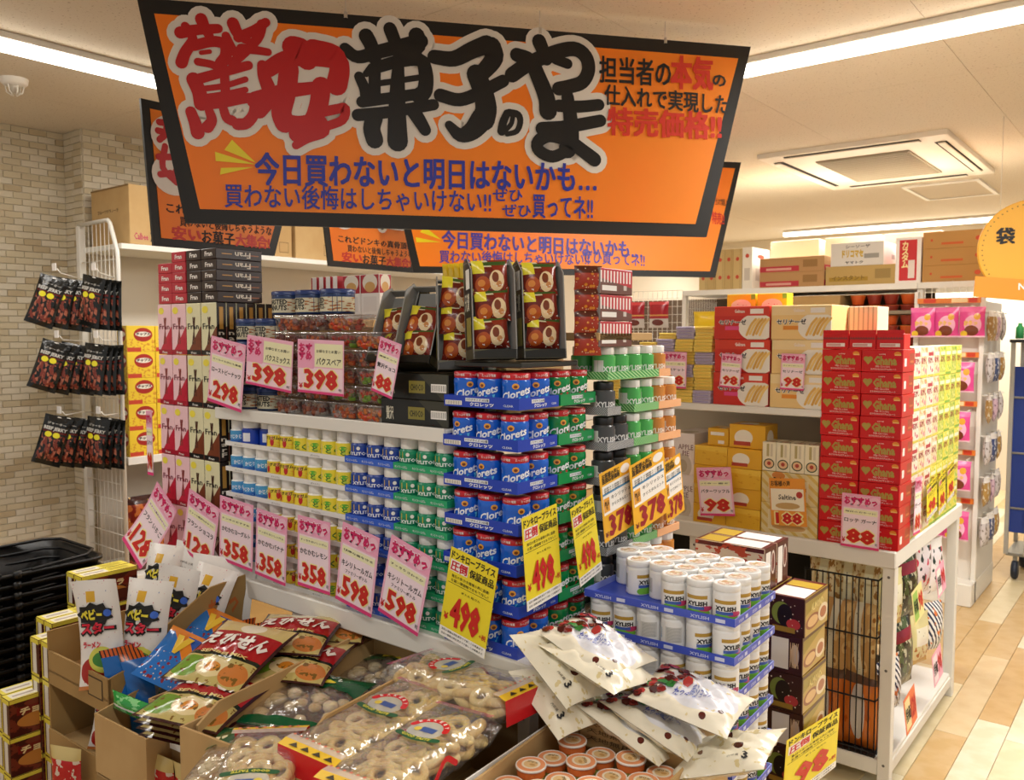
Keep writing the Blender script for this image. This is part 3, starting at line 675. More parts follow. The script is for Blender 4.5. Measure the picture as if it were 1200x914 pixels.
# --- rows of white-capped gum bottles
CAPW = C('f1efe9', .3)
def dots(b, mp, r, h):
    for x, c in ((-1.0, 'c51f1f'), (.05, 'c51f1f'), (1.1, '7d2a18')): b.ell(mp, r*x, h*.45, r*.22, h*.3, C(c, .4), 10, .0006)
    b.ell(mp, r*-1.0, h*.75, r*.16, h*.16, C('e8a070', .4), 8, .0007); b.ell(mp, r*.05, h*.75, r*.16, h*.16, C('e8a070', .4), 8, .0007)
def redseal(b, mp, r, h):
    b.ell(mp, r*.95, h*.62, r*.3, h*.24, RED, 12, .0006); b.ell(mp, r*-.35, h*.62, r*.42, h*.16, C('5fb534', .4), 10, .0005); b.rect(mp, -r*1.6, h*.1, -r*1.1, h*.8, PAPER, .0005)
def goldseal(b, mp, r, h):
    b.rect(mp, -r*.95, h*.56, -r*.35, h*.95, C('e9c03a', .35), .0006); b.ell(mp, r*.1, h*.78, r*.17, h*.13, PAPER, 10, .0006)
bmk = {
 'lb': bottle_maker('gum_bottle', .0285, .0745, .027, C('f2f2ee', .3), CAPW, lab_simple(P('lb', '4a9fd6', [('rect', (0, 0, 1, .3), '2f6fc0'), ('vor', (9, .12), 'dff0fa')], .35), 'かじりむ', C('f4f8ff', .4))),
 'db': bottle_maker('gum_bottle', .0295, .0745, .021, C('1d3fa8', .3), CAPW, lab_simple(P('dbl', '1f45b4', [('rect', (.4, .2, .6, .8), 'e8eaf2')], .3), '', None)),
 'doll': bottle_maker('gum_bottle', .0285, .0745, .026, C('f4f1e6', .3), CAPW, lab_simple(P('doll', 'f0d83c', [('noise', (7, .56, 0, 0, 1, .5), 'f0b43c')], .35), 'グミガム', C('2b1a12', .5), (.62, .9), 1.6, dots)),
 'yel': bottle_maker('gum_bottle', .0285, .0745, .026, C('f4f1e6', .3), CAPW, lab_simple(P('yel', 'f2df3e', [('noise', (5, .58, 0, 0, 1, .6), 'bcd43c')], .35), 'とく', C('2c7a2e', .5), (.12, .55), 1.2, redseal)),
 'xb': bottle_maker('gum_bottle', .0292, .0745, .026, C('23439c', .3), CAPW, lab_simple(P('xb', '1d3f9e', [('rect', (0, 0, 1, .16), '2d64d8'), ('half', (-.4, 1, .55), '27489a')], .3), 'XYLITOL', C('f3f5fa', .4), (.3, .54), 2.1, goldseal)),
 'xg': bottle_maker('gum_bottle', .0292, .0745, .026, C('178a62', .3), CAPW, lab_simple(P('xg', '14805a', [('rect', (0, 0, 1, .16), '2bb97a'), ('half', (-.4, 1, .55), '1b9468')], .3), 'XYLITOL', C('f3faf5', .4), (.3, .54), 2.1, goldseal))}
nm = {'lb': 'pale blue label', 'db': 'plain dark blue label', 'doll': 'yellow label with red figures', 'yel': 'yellow label with a red seal', 'xb': 'blue XYLITOL label', 'xg': 'green XYLITOL label'}
rows = 6; pit = .0772; rg = random.Random(4)
for r_ in range(rows):
    z = DK+pit*(rows-1-r_)
    cols = ['lb']*3+['doll']*3+['yel']*3+['xb']*3+['xg']*3
    if r_ == 0: cols = ['lb', 'db', 'db', 'doll', 'doll', 'yel', 'yel', 'yel', 'yel']+cols[9:]
    if r_ >= 3: cols[5:7] = ['doll', 'doll']
    for i, c in enumerate(cols):
        x = -2.272+.0613*(i+.5)
        bmk[c]((x, 1.482+(.02 if c == 'db' and i == 2 else 0), z+.003), rg.uniform(.25, 1.05),
               'gum bottle, %s, %s, %s row down' % (nm[c], nth(i, 15), ORD[r_]), 'gum bottles in rows under the white top shelf')
    for k, (a, n_, m, ln) in enumerate(((0, 9, C('e9e8e4', .5), 'white'), (9, 3, C('3564d2', .4), 'blue'), (12, 3, C('24a56c', .4), 'green'))):
        b = tray_mb(.0613*n_-.001, .064, .017 if k else .013, m); mpf = FRONT(0)
        for q in range(n_ if k else 3):
            if k: b.text('キシリトールガム', mpf, .0613*q+.006, .004, .0613*q+.05, .011, C('eef2f8', .5), .01, .0006)
            else: b.text('ボトルガム', mpf, .18*q+.05, .003, .18*q+.09, .008, C('9a9690', .5), .01, .0006)
        o = b.build('display_tray', loc=(-2.2715+.0613*a, 1.449, z)); tag(o, '%s card tray carrying the %s row of gum bottles under the top shelf' % (ln, ORD[r_]), 'tray', 'trays of the gum bottle rows')
# --- corner tower of blue and green bottles with red tops
def clo_maker(body, hi, name):
    def mk():
        t = thing(name, 'gum bottle', 'bottle'); r = .0325; bh = .064
        gl = C(body, .12, spec=.6)
        b = MB(); b.lathe([(0, 0), (r*.9, 0), (r, .004), (r*1.0, .020), (r*.97, .024), (r*.97, .044), (r, .048), (r*.99, .058), (r*.9, bh)], gl, 20); b.build('bottle_body', t)
        b = MB(); b.lathe([(r*.93, bh-.002), (r*.97, bh), (r*.97, bh+.011), (r*.9, bh+.0125), (0, bh+.013)], C('c3202b', .3), 20)
        for a in (-1.0, 0.4): b.text('たっぷり増量', cylmap(r*.97, bh, a), -r*.5, .0025, r*.5, .0085, C('f4e7e4', .4), .02, .0006)
        b.build('cap', t)
        b = MB()
        sl = lambda x, y, d=0: cylmap(r)(x, .026+y+x*.28, d)
        b.text('Clorets', sl, -r*1.15, -.002, r*1.05, .016, C('f2f6fb', .35), .03, .0009, 2)
        b.ell(cylmap(r), -r*.1, .048, .008, .0065, C('e8a640', .4), 14, .0006); b.ell(cylmap(r), -r*.1, .047, .0045, .0035, C('7a3a16', .4), 10, .0009)
        b.poly(sl, [(r*.05, -.014), (r*.75, -.017), (r*.85, -.006), (r*.12, -.003)], C(hi, .3), .0006); b.poly(sl, [(r*-.6, -.019), (r*.0, -.018), (r*.08, -.009), (r*-.5, -.010)], C(hi, .3), .0006)
        b.build('wrap_label', t)
        return t
    return Maker(mk)
cb = clo_maker('1a62d0', '59c3ee', 'gum_bottle'); cg = clo_maker('0c8c46', 'c0242c', 'gum_bottle')
TB, TG = C('1e3fb6', .35), C('11914c', .35); SP = .0725
def clo_tray(m, nx, ny, side_txt):
    W_, D_ = SP*nx+.004, SP*ny+.004; b = tray_mb(W_, D_, .026, m)
    f, s_ = FRONT(0), SIDE(W_)
    for mp_, L_ in ((f, W_), (s_, D_)):
        b.rect(mp_, L_*.30, .0135, L_*.62, .0215, C('e7ecf4', .5), .0006); b.text('パウチサイズ 30%増', mp_, L_*.31, .0145, L_*.61, .0205, INK, .01, .0009)
        b.text('クロレッツ', mp_, L_*.36, .003, L_*.68, .012, C('f2f6fb', .4), .035, .0008); b.text('CLEAR', mp_, L_*.8, .006, L_*.93, .011, C('d9e4f6', .4), .01, .0007)
    b.rect(f, W_*.02, .004, W_*.25, .014, PAPER, .0006); b.text('|||||||||||', f, W_*.04, .005, W_*.23, .013, INK, 0, .0009)
    return b
NT = 7; pc = .0925
for k in range(NT):
    z = DK+pc*k; jx = rg.uniform(-.003, .003); lev = ORD[NT-1-k]
    o = clo_tray(TB, 3, 2, 0).build('display_tray', loc=(-1.352+jx, 1.437, z), rot=rg.uniform(-.012, .012)); tag(o, 'blue card tray, %s from the top of the corner gum tower' % lev, 'tray', 'trays of the corner gum tower')
    for i in range(3):
        for j in range(2):
            if k < NT-1 and j == 1 and i < 2: continue
            cb((-1.35+jx+SP*(i+.5)+.001, 1.439+SP*(j+.5), z+.0035), rg.choice((.1, .6, 1.0)) if i < 2 else .75+rg.uniform(-.3, .4), 'blue red-topped bottle, %s tier down, %s, %s row of corner tower' % (lev, nth(i, 3), 'front' if j == 0 else 'second'), 'blue gum bottles of the corner tower')
    o = clo_tray(TG, 3, 2, 0).build('display_tray', loc=(-1.352+jx, 1.592, z), rot=rg.uniform(-.01, .01)); tag(o, 'green card tray, %s from the top beside the corner gum tower' % lev, 'tray', 'green trays behind the corner gum tower')
    for i in range(3):
        for j in range(2):
            if k < NT-1 and i < 2: continue
            if i < 1: continue
            cg((-1.35+jx+SP*(i+.5)+.001, 1.594+SP*(j+.5), z+.0035), .95+rg.uniform(-.3, .4), 'green red-topped bottle, %s tier down, %s, %s column' % (lev, 'outer' if i == 2 else 'inner', 'nearer' if j == 0 else 'farther'), 'green gum bottles beside the corner tower')
# --- black, green and orange bottles farther along the end face
def xy_maker(body, cap, txt, tm):
    return bottle_maker('gum_bottle', .029, .079, .02, C(body, .22), C(cap, .35), lab_simple(P('xy'+body, body, [('rect', (0, 0, 1, .12), 'dfe3dd'), ('rect', (.08, .1, .3, .8), 'd8dcd6')], .3), txt, tm, (.25, .52), 1.9), lab=(.06, .94))
xk, xg, xo = xy_maker('4a4c4e', '1a1a1b', 'XYLISH', C('e8e8e8', .4)), xy_maker('4fb25a', 'ecebe6', 'XYLISH', C('f2f8f2', .4)), xy_maker('cc8638', 'ecebe6', 'XYLISH', C('fbf2e6', .4))
sp = .064; py0 = 1.748
hat = {'k': P('hk', '6d7072', [('stripe', (8, 1, 3, .3), 'd8dadb')], .5), 'g': P('hg', '3c9a48', [('stripe', (14, 2, 1, .35), 'b9e0a8')], .5), 'o': P('ho', 'e39a62', [('stripe', (14, 2, 1, .35), 'f4cfa4')], .5)}
for k in range(8):
    z = DK+.087*k; lev = ORD[7-k]
    seq = 'ggggo ' if k == 7 else ('k ggoo' if k == 6 else 'kkggoo')
    runs = []
    for i, c in enumerate(seq):
        if c == ' ': continue
        if runs and runs[-1][0] == c and runs[-1][2] == i: runs[-1][2] = i+1
        else: runs.append([c, i, i+1])
    for c, a, e in runs:
        b = tray_mb(.135, sp*(e-a)-.002, .02, hat[c], print_=hat[c]); o = b.build('display_tray', loc=(-1.232, py0+sp*a, z))
        tag(o, '%s card tray in the %s tier from the top on the gondola end' % ({'k': 'grey', 'g': 'green striped', 'o': 'orange striped'}[c], lev), 'tray', 'trays of the slim gum bottles')
    for i, c in enumerate(seq):
        if c == ' ': continue
        for j in range(2 if k == 7 else 1):
            {'k': xk, 'g': xg, 'o': xo}[c]((-1.13-.063*j, py0+sp*(i+.5), z+.003), 1.1+rg.uniform(-.4, .4), '%s bottle, %s tier down, %s%s' % ({'k': 'black capped grey', 'g': 'white capped green', 'o': 'white capped orange'}[c], lev, ORD[i]+' along end', ', inner row' if j else ''), 'slim gum bottles on the gondola end')
# ------------------------------------------------ stick-biscuit box tower at the left end of the island
def fran_mb(bg, foot, stick, tip, w_, d_, h, badge='f0e04a', side='1a1110'):
    b = MB(); m = C(bg, .35); ft = C(foot, .35); sd = C(side, .35)
    b.box(0, w_, 0, d_, 0, h, {'y-': P('fr'+bg, bg, [('rect', (0, 0, 1, .09), foot), ('half', (.55, -1, .0), tip), ('rect', (0, 0, 1, .09), foot)], .35), 'x+': sd, '*': ft}, .0015)
    f = FRONT(0)
    b.ell(f, w_*.28, h*.87, w_*.2, h*.07, C(badge, .4), 12, .0006)
    for x0, x1 in ((.42, .62), (.50, .56), (.60, .48)): b.stroke(f, [(w_*x0, h*.22), (w_*(x0+x1)/2, h*.45), (w_*x1, h*.72)], .0045, C(stick, .4), .0006, 4)
    b.ell(f, w_*.7, h*.26, w_*.2, h*.09, C(tip, .35), 12, .0007)
    b.text('Fran', f, w_*.12, h*.5, w_*.88, h*.61, INK if side == '1a1110' else C('7a2338', .5), .012, .0010); b.text('Fran', f, w_*.32, h*.02, w_*.68, h*.065, WHITE, .02, .0008)
    s_ = SIDE(w_)
    if side == '1a1110':
        b.rect(s_, d_*.3, h*.5, d_*.7, h*.92, C('b98a3c', .35), .0006); b.text('n\na\nr\nF', s_, d_*.2, h*.08, d_*.8, h*.45, C('e6dfd0', .4), .02, .0006)
    return b
frp = Maker(lambda: tag(fran_mb('f2c9d0', 'a4142c', '8a3a34', 'c3203c', .083, .034, .162, side='b01c38').build('biscuit_box'), cat='box'))
frd = Maker(lambda: tag(fran_mb('e4e0b8', '171312', '4a2616', '7a3c20', .083, .034, .162).build('biscuit_box'), cat='box'))
def fran_flat(m, long_, txtm):
    b = MB(); b.box(0, .083, 0, .162, 0, .0325, m, .0015)
    b.text('Fran', FRONT(0), .022, .009, .064, .024, C('f1ece6', .4), .03, .0008)
    if long_:
        f = SIDE(.083); b.rect(f, .02, .015, .055, .018, C('c08a3a', .3), .0006); b.text('Fran', lambda x, y, d=0: f(.14-x, .0325-y, d), .02, .008, .075, .026, C('d8cfc0', .4), .02, .0008); b.rect(f, .10, .014, .15, .017, C('9a5a30', .4), .0006)
    return tag(b.build('biscuit_box'), cat='box')
flp = Maker(lambda: fran_flat(C('b81e34', .35), False, 0)); fld = Maker(lambda: fran_flat(C('2a1712', .35), True, 0))
for k in range(5):
    z = DK+.164*k; lv = ORD[4-k]
    for i in range(2): frp((-2.655+.0845*i, 1.455, z), rg.uniform(-.02, .02), 'pink upright biscuit stick box, %s column, %s level from the top' % (('left', 'right')[i], lv), 'upright biscuit stick boxes')
    for i in range(2): frd((-2.483+.0855*i, 1.455, z), rg.uniform(-.015, .015), 'cream and black upright biscuit stick box, %s column, %s level from the top' % (('left', 'right')[i], lv), 'upright biscuit stick boxes')
    for j in range(1, 6 if k > 2 else 2): frd((-2.483+.0855, 1.455+.0355*j, z), 0, 'black side of biscuit stick box, %s behind the front one, %s level from the top' % (ORD[j-1], lv), 'upright biscuit stick boxes')
z0 = DK+.82
for i in range(2):
    for k in range(4 if i == 0 else 5): flp((-2.655+.0845*i, 1.46, z0+.0328*k), rg.uniform(-.02, .02), 'red end of a flat biscuit stick box, %s pile, %s from the bottom' % (('left', 'right')[i], ORD[k]), 'flat biscuit stick boxes')
for i in range(2):
    for k in range(5): fld((-2.483+.0855*i, 1.46, z0+.0328*k), rg.uniform(-.02, .02), 'dark flat biscuit stick box, %s pile, %s from the bottom' % (('left', 'right')[i], ORD[k]), 'flat biscuit stick boxes')
# ------------------------------------------------ goods on the top shelf
SH = 1.3275
def can():
    t = thing('peanut_can', 'can', 'can'); r = .047
    b = MB(); b.lathe([(0, 0), (r*.98, 0), (r, .003), (r, .058), (r*.98, .060)], C('20345c', .3, .3), 24); b.build('can_body', t)
    b = MB(); b.lathe([(r*1.03, .055), (r*1.04, .064), (r*.98, .067), (r*.9, .065), (0, .065)], C('2a3f78', .3), 24); b.build('lid', t)
    b = MB(); mp = cylmap(r); b.strip(mp, -r*2.4, .006, r*2.4, .052, P('pean', 'd9d2b4', [('vor', (9, .42, .55, 0, 1, 1), 'a9622c'), ('vor', (9, .2, .55, 0, 1, 1), 'd49a58'), ('rect', (0, .85, 1, 1), '223c6a')], .35), 16, .0004)
    b.text('ROASTED\nPEANUTS', mp, -r*1.5, .012, r*.25, .044, INK, .035, .0009); b.build('wrap_label', t); return t
mcan = Maker(can)
for i in range(2):
    for k in range(4): mcan((-2.215+.098*i, 1.515, SH+.0675*k), .5+rg.uniform(-.3, .3), 'roasted peanut can left of the plastic tubs, %s column, %s from the bottom' % (('left', 'right')[i], ORD[k]), 'roasted peanut cans')
def tub(col, col2, nm_):
    def mk():
        t = thing('snack_tub', 'tub', 'tub'); L = [(.092, .070, .001), (.098, .076, .004), (.108, .086, .036), (.109, .087, .038), (.114, .092, .038)]
        b = MB(); loft(b, [rr_loop(a, c, .014, z) for a, c, z in L], FILM); b.build('clear_tub', t)
        b = MB(); loft(b, [rr_loop(a, c, .014, z) for a, c, z in ((.115, .093, .0385), (.116, .094, .0425), (.106, .084, .0435), (.104, .082, .041))], FILM2, (False, True)); b.build('clear_lid', t)
        b = MB(); r = random.Random(nm_)
        for q in range(46):
            x = r.uniform(-.042, .042); y = r.uniform(-.032, .032) if q > 20 else -.034; z = r.uniform(.006, .030); s_ = r.uniform(.006, .010)
            b.X = Matrix.Translation((x, y, z)) @ Matrix.Rotation(r.uniform(0, 3), 4, 'Z') @ Matrix.Rotation(r.uniform(0, 3), 4, 'X')
            b.box(-s_, s_, -s_*.8, s_*.8, -s_*.5, s_*.5, C(r.choice((col, col2, col)), .4), s_*.22)
        b.X = Matrix(); tag(b.build('snack_pieces', t), kind='stuff'); return t
    return Maker(mk)
tubs = [tub('6e2f1c', '8d4a2a', 1), tub('9a3f1c', 'b05a26', 2), tub('a8341c', '6a8a2c', 3), tub('b8641e', 'c8431e', 4)]
for i in range(4):
    for k in range(6 if i < 3 else 5):
        q = (0, 0, 0, 0, 0, 1) if i == 0 else (0, 1, 0, 0, 1, 0) if i == 1 else (1, 2, 1, 1, 2, 3) if i == 2 else (3, 2, 2, 1, 3)
        tubs[q[k]]((-1.985+.116*i+(.006 if i == 3 else 0), 1.505+(-.01 if i == 3 else 0), SH+.0465*k), rg.uniform(-.06, .06), 'clear tub of rice crackers, %s column, %s from the bottom' % (nth(i, 4), ORD[k]), 'stacked clear snack tubs')
for i in range(3): mcan((-2.045+.108*i+.01, 1.515, SH+.0465*6), .6-.4*i, ('peanut can resting on the plastic tubs, %s of three' % ('leftmost', 'middle', 'rightmost')[i]), 'roasted peanut cans')
def plain_box(name, w_, d_, h, m, ch=.002): b = MB(); b.box(0, w_, 0, d_, 0, h, m, ch); return b
def put(b, name, loc, rot, lbl, cat, group=None): o = b.build(name, loc=loc, rot=rot); return tag(o, lbl, cat, group)
put(plain_box('', .44, .3, .245, KRAFT), 'cardboard_carton', (-2.06, 1.68, SH), 0, 'brown carton on the top shelf hidden behind the stacked tubs', 'carton')
for i in range(4):
    b = plain_box('', .026, .11, .135, {'x+': C('b3202f', .4), 'y-': P('rws', 'f2ece8', [('rect', (0, 0, .25, 1), 'b3202f')], .4), '*': C('f0e8e4', .4)})
    put(b, 'biscuit_packet', (-2.22+.034*i, 1.74, SH+.271), 0, 'narrow white and red packet behind the cans, %s' % nth(i, 4), 'packet', 'narrow white and red packets')
put(plain_box('', .2, .2, .27, KRAFT), 'cardboard_carton', (-2.265, 1.68, SH), 0, 'brown carton on the top shelf hidden behind the peanut cans', 'carton')
for i in range(2):
    b = plain_box('', .082, .05, .135, P('rwt', 'f3eeea', [('rect', (0, .58, 1, 1), 'b3202f'), ('ell', (.5, .82, .42, .2), 'f0e6d4'), ('ell', (.5, .72, .3, .12), 'd9a860'), ('rect', (.12, .15, .88, .5), 'e8e2de')], .4))
    put(b, 'biscuit_packet', (-2.065+.085*i, 1.74, SH+.27), 0, 'white packet with a red top behind the cans, %s of two' % ('left', 'right')[i], 'packet', 'white packets with red tops')
b = plain_box('', .125, .08, .055, {'y-': P('yb6', 'efe7d8', [('rect', (.0, .55, 1, 1), 'f0dc3a'), ('rect', (.68, 0, 1, 1), 'f0cf2a')], .4), '*': C('f0dc3a', .4)}); b.text('6', FRONT(0), .095, .01, .115, .045, C('b0301c', .5), .03, .0008)
put(b, 'snack_box', (-1.80, 1.69, SH+.246), 0, 'yellow and white box marked 6 above the tub stack', 'box')
b = plain_box('', .11, .09, .075, P('rwb', 'f4ece8', [('rect', (0, .88, 1, 1), 'c2303c'), ('rect', (.94, 0, 1, 1), 'c2303c'), ('rect', (.1, .2, .8, .6), 'f7d7d7')], .4)); put(b, 'snack_box', (-1.67, 1.70, SH+.246), 0, 'white box with red edges between the tubs and the black trays', 'box')
# yellow pouches in a row
def pouch(w_, h_, t_, m, mb_=None, seed=1, nx=10, ny=12, **k):
    def mk():
        b = MB(); b.X = Matrix.Rotation(pi/2, 4, 'X') @ Matrix.Translation((0, h_/2, 0)); pillow(b, w_, h_, t_, m, mb_, seed, nx, ny, **k); b.X = Matrix(); return tag(b.build('snack_pouch'), cat='pouch')
    return Maker(mk)
yp = pouch(.09, .1, .02, C('e8c81c', .35)); 
for i in range(9): yp((-1.585+.021*i, 1.74, SH+.315), 1.25, 'yellow pouch standing behind the black trays, %s' % nth(i, 9), 'row of yellow pouches')
put(plain_box('', .24, .26, .315, KRAFT), 'cardboard_carton', (-1.61, 1.69, SH), 0, 'brown carton under the row of yellow pouches', 'carton')
# --- black open trays holding packs of chocolate snacks
OL = C('26251c', .35); OLD = P('old', '17160f', [('rect', (.0, .0, 1, .1), '4a4632'), ('half', (-.6, 1, .75), '514c30')], .35); GREY = C('8f8f8b', .6)
def closed_box():
    b = MB(); b.box(0, .225, 0, .16, 0, .064, {'y-': P('oldf', '1c1b14', [('half', (1, .35, .93), '3c3a2c')], .35), '*': OL}, .002); f = FRONT(0)
    b.rect(f, .095, .016, .15, .046, C('8a8038', .4), .0005); b.text('CHOCO', f, .1, .022, .145, .038, OL, .02, .0008); b.rect(f, .17, .02, .22, .04, PAPER, .0005); b.text('|||||||||', f, .173, .023, .217, .037, INK, 0, .0008)
    b.text('贅沢', f, .02, .012, .045, .045, C('d8d4c0', .5), .03, .0008); return tag(b.build('chocolate_box'), cat='box')
cbx = Maker(closed_box)
cbx((-1.585, 1.455, SH), .03, 'closed black and olive chocolate box, lower one at the shelf corner', 'closed black chocolate boxes'); cbx((-1.582, 1.458, SH+.0645), .0, 'closed black and olive chocolate box, upper one under the tilted trays', 'closed black chocolate boxes')
TW, TL_, TD = .106, .215, .055
def choc_tray():
    t = thing('display_tray', 'tray', 'tray'); w_, l_, d_, k = TW/2, TL_, TD, .003
    b = MB(); b.box(-w_, w_, 0, k, 0, l_, {'y+': OLD, '*': GREY}); b.build('tray_back', t)
    for sx in (-1, 1):
        b = MB(); x0 = sx*w_; vs = [(x, y, z) for x in (x0, x0-sx*k) for y, z in ((k, 0), (-d_, 0), (-d_, l_*.93), (-d_*.45, l_*1.08), (k, l_*1.05))]
        fo, fi = (tuple(range(5)), (9, 8, 7, 6, 5)) if sx < 0 else ((4, 3, 2, 1, 0), (5, 6, 7, 8, 9))
        b.add(vs, [fo], OLD, uvs=[(0, 0), (1, 0), (1, .9), (.5, 1), (0, 1)]*2); b.add(vs, [fi], GREY); b.add(vs, [(i, (i+1) % 5, (i+1) % 5+5, i+5) if sx > 0 else (i+5, (i+1) % 5+5, (i+1) % 5, i) for i in range(5)], GREY)
        if sx < 0:
            mpx = lambda x, y, d=0: Vector((x0-d, k-x, y)); mpx = lambda x, y, d=0: Vector((-w_-d, -x, y))
            b.rect(mpx, .048, .03, .014, .095, C('8a8038', .4), .0008); b.rect(mpx, .046, .16, .018, .205, PAPER, .0008)
            b.text('贅沢', lambda x, y, d=0: mpx(.05-x, y, d), .008, .11, .042, .15, C('cfcab6', .5), .03, .001)
        b.build('tray_side', t)
    b = MB(); b.box(-w_, w_, -d_, 0, 0, k, OL); b.box(-w_, w_, -d_, -d_+k, 0, .022, {'y-': OLD, '*': OL}); b.build('tray_front', t)
    b = MB(); b.box(-w_, w_, -d_*.5, 0, l_*1.02, l_*1.02+k, GREY); b.build('tray_top', t)
    return t
ctray = Maker(choc_tray)
packm = P('cpk', '6e2014', [('rect', (0, .8, 1, 1), 'd8d4b0'), ('rect', (0, .62, .30, 1), 'e8dc38'), ('half', (1, .5, .92), '8a2c18'), ('ell', (.64, .40, .22, .30), 'e8cfa4'), ('ell', (.60, .50, .10, .15), '7a3a1c'), ('ell', (.70, .30, .08, .09), 'c88a50'), ('ell', (.24, .3, .2, .24), 'b0501f'), ('ell', (.2, .34, .1, .1), 'd88a3c'), ('noise', (9, .62, 0, 0, 1, .3), 'f2efe8'), ('rect', (.3, .84, .95, .95), '3a5a24')], .22, bump=(18, .5))
pk_ = pouch(.088, .078, .03, packm, C('dcd8cc', .25, .5), 5, 10, 10, wr=.3)
def tray_with(loc, lean, rz, n, lbl, who):
    t = ctray(loc, (-lean, 0, rz), lbl, 'tilted black trays of chocolate snacks'); M = Matrix.Translation(loc) @ Matrix.Rotation(rz, 4, 'Z') @ Matrix.Rotation(-lean, 4, 'X')
    for k in n:
        p = M @ Vector((rg.uniform(-.006, .006), -.026-.006*k, .024+.062*k)); pk_(tuple(p), (-lean+rg.uniform(-.06, .1), rg.uniform(-.12, .12), rz), 'chocolate snack pack, %s from the bottom in %s' % (ORD[k], who), 'chocolate snack packs in the black trays')
tray_with((-1.588, 1.50, SH+.131), .50, .30, (0, 1), 'black tray leaning at the left, partly behind the 88 yen card', 'the leftmost tilted tray')
tray_with((-1.488, 1.495, SH+.131), .42, .30, (0, 1), 'black tray leaning second from the left with two packs', 'the second tilted tray')
tray_with((-1.388, 1.53, SH+.131), .16, .80, (0, 1, 2), 'black tray standing upright above the blue tower, third from the left', 'the third tilted tray')
tray_with((-1.268, 1.50, 1.490), .10, 1.02, (0, 1, 2), 'tall black tray above the corner tower, second from the right', 'the fourth tilted tray')
tray_with((-1.205, 1.605, 1.490), .10, 1.02, (0, 1, 2), 'tall black tray above the corner tower, rightmost', 'the rightmost tilted tray')
# extra lift: the two upper trays stand on a flat black box
put(plain_box('', .2, .22, .012, OL), 'card_sheet', (-1.34, 1.46, 1.476), 0, 'flat black card lying on the corner tower under the trays', 'card')
def stripebox():
    b = MB(); b.box(-.05, 0, 0, .15, 0, .062, {'y-': C('8d8480', .5), 'x+': P('stb', '6b4238', [('half', (.35, 1, .62), 'b92530'), ('stripe', (1, 0, 10, .45, 0, .45, 1, 1), 'f2e6e4'), ('half', (-.5, -1, -.42), '6b4238'), ('rect', (0, .93, 1, 1), 'b92530'), ('rect', (.05, .12, .5, .33), 'eceae6'), ('rect', (.72, .16, .82, .36), 'c8c2bc')], .4), '*': C('6b4238', .4)}, .0015)
    return tag(b.build('chocolate_bar_box'), cat='box')
sb = Maker(stripebox)
put(plain_box('', .12, .26, .02, KRAFT), 'card_sheet', (-1.22, 1.71, 1.535), 0, 'brown card bridging the slim bottles behind the trays', 'card')
for k in range(3): sb((-1.10, 1.715, 1.520+.064*k), 0, 'brown box of red and white striped bars, %s of three' % ('bottom', 'middle', 'top')[k], 'boxes of striped chocolate bars')
op = pouch(.07, .058, .022, P('opk', 'a8341c', [('vor', (5, .3), 'd98a2c'), ('rect', (0, .7, 1, 1), '5a2416'), ('vor', (7, .16), 'e9d8b0')], .3), None, 9, 8, 8)
for k in range(4): op((-1.125, 1.70, 1.50+.052*k), .9, 'small orange and brown pack behind the rightmost tray, %s from the bottom' % ORD[k], 'small orange and brown packs')
# ------------------------------------------------ price cards along the island
Yc = 1.408
def fcard(fn, TLp, TRp, BLp, lbl, *a, Y=Yc, Yb=None, **k): return hang(fn, onyp(*TLp, Y), onyp(*TRp, Y), onyp(*BLp, Yb or Y), lbl, *a, **k)
fcard(pink_card, (222, 572), (259, 588), (213, 643), 'pink 128 yen card below the cream and black biscuit boxes', '128', ('ちょっと贅沢なおやつに', 'フラン ショコラ'))
fcard(pink_card, (184, 564), (214, 582), (160, 628), 'pink 128 yen card curling away at the left end', '128', ('ちょっと贅沢なおやつに', 'フラン いちご'), curl=.05)
fcard(pink_card, (258, 580), (297, 593), (257, 655), 'pink 358 yen card nearest the biscuit boxes', '358', ('ドンキのおすすめ', 'かむかむヨーグルト'))
fcard(pink_card, (301, 595), (337, 603), (299, 672), 'pink 358 yen card, middle one of three', '358', ('すっきりおいしいガム', 'かむかむバナナ'))
fcard(pink_card, (349, 603), (387, 610), (349, 685), 'pink 358 yen card, rightmost, beside the 598 yen cards', '358', ('すっきりおいしいガム', 'かむかむレモン'))
fcard(pink_card, (402, 611), (446, 623), (393, 701), 'pink 598 yen card, left of the two', '598', ('健康な歯を守る', 'キシリトールガム', 'ファミリーボトル'))
fcard(pink_card, (459, 626), (510, 639), (443, 715), 'pink 598 yen card, right of the two', '598', ('すっきりさわやか', 'キシリトールガム', 'ファミリーボトル'))
fcard(yellow_card, (529, 640), (586, 655), (514, 742), 'yellow 498 yen card on the front below the blue bottles', '498', Y=1.400)
P_ = plane
def xcard(fn, TLp, TRp, BLp, lbl, *a, X=-1.062, **k): return hang(fn, onxp(*TLp, X), onxp(*TRp, X), onxp(*BLp, X), lbl, *a, **k)
xcard(yellow_card, (611, 608), (653, 601), (618, 717), 'yellow 498 yen card at the tower corner over blue bottles', '498', X=-1.085)
xcard(yellow_card, (668, 597), (695, 581), (680, 688), 'yellow 498 yen card bent outward in front of the green bottles', '498', X=-1.06)
xcard(voice_card, (702, 556), (739, 545), (709, 637), 'yellow and white 378 yen card, left of three', '378', X=-1.07)
xcard(voice_card, (737, 547), (779, 541), (744, 627), 'yellow and white 378 yen card, middle of three', '378', X=-1.055)
xcard(voice_card, (776, 544), (797, 531), (782, 613), 'yellow and white 378 yen card, right of three', '378', X=-1.062)
Yu = 1.418
fcard(pink_card, (248, 393), (289, 397), (243, 469), 'pink 298 yen card in front of the peanut cans', '298', ('ビールのお供にも最適', 'ローストピーナッツ'), Y=Yu)
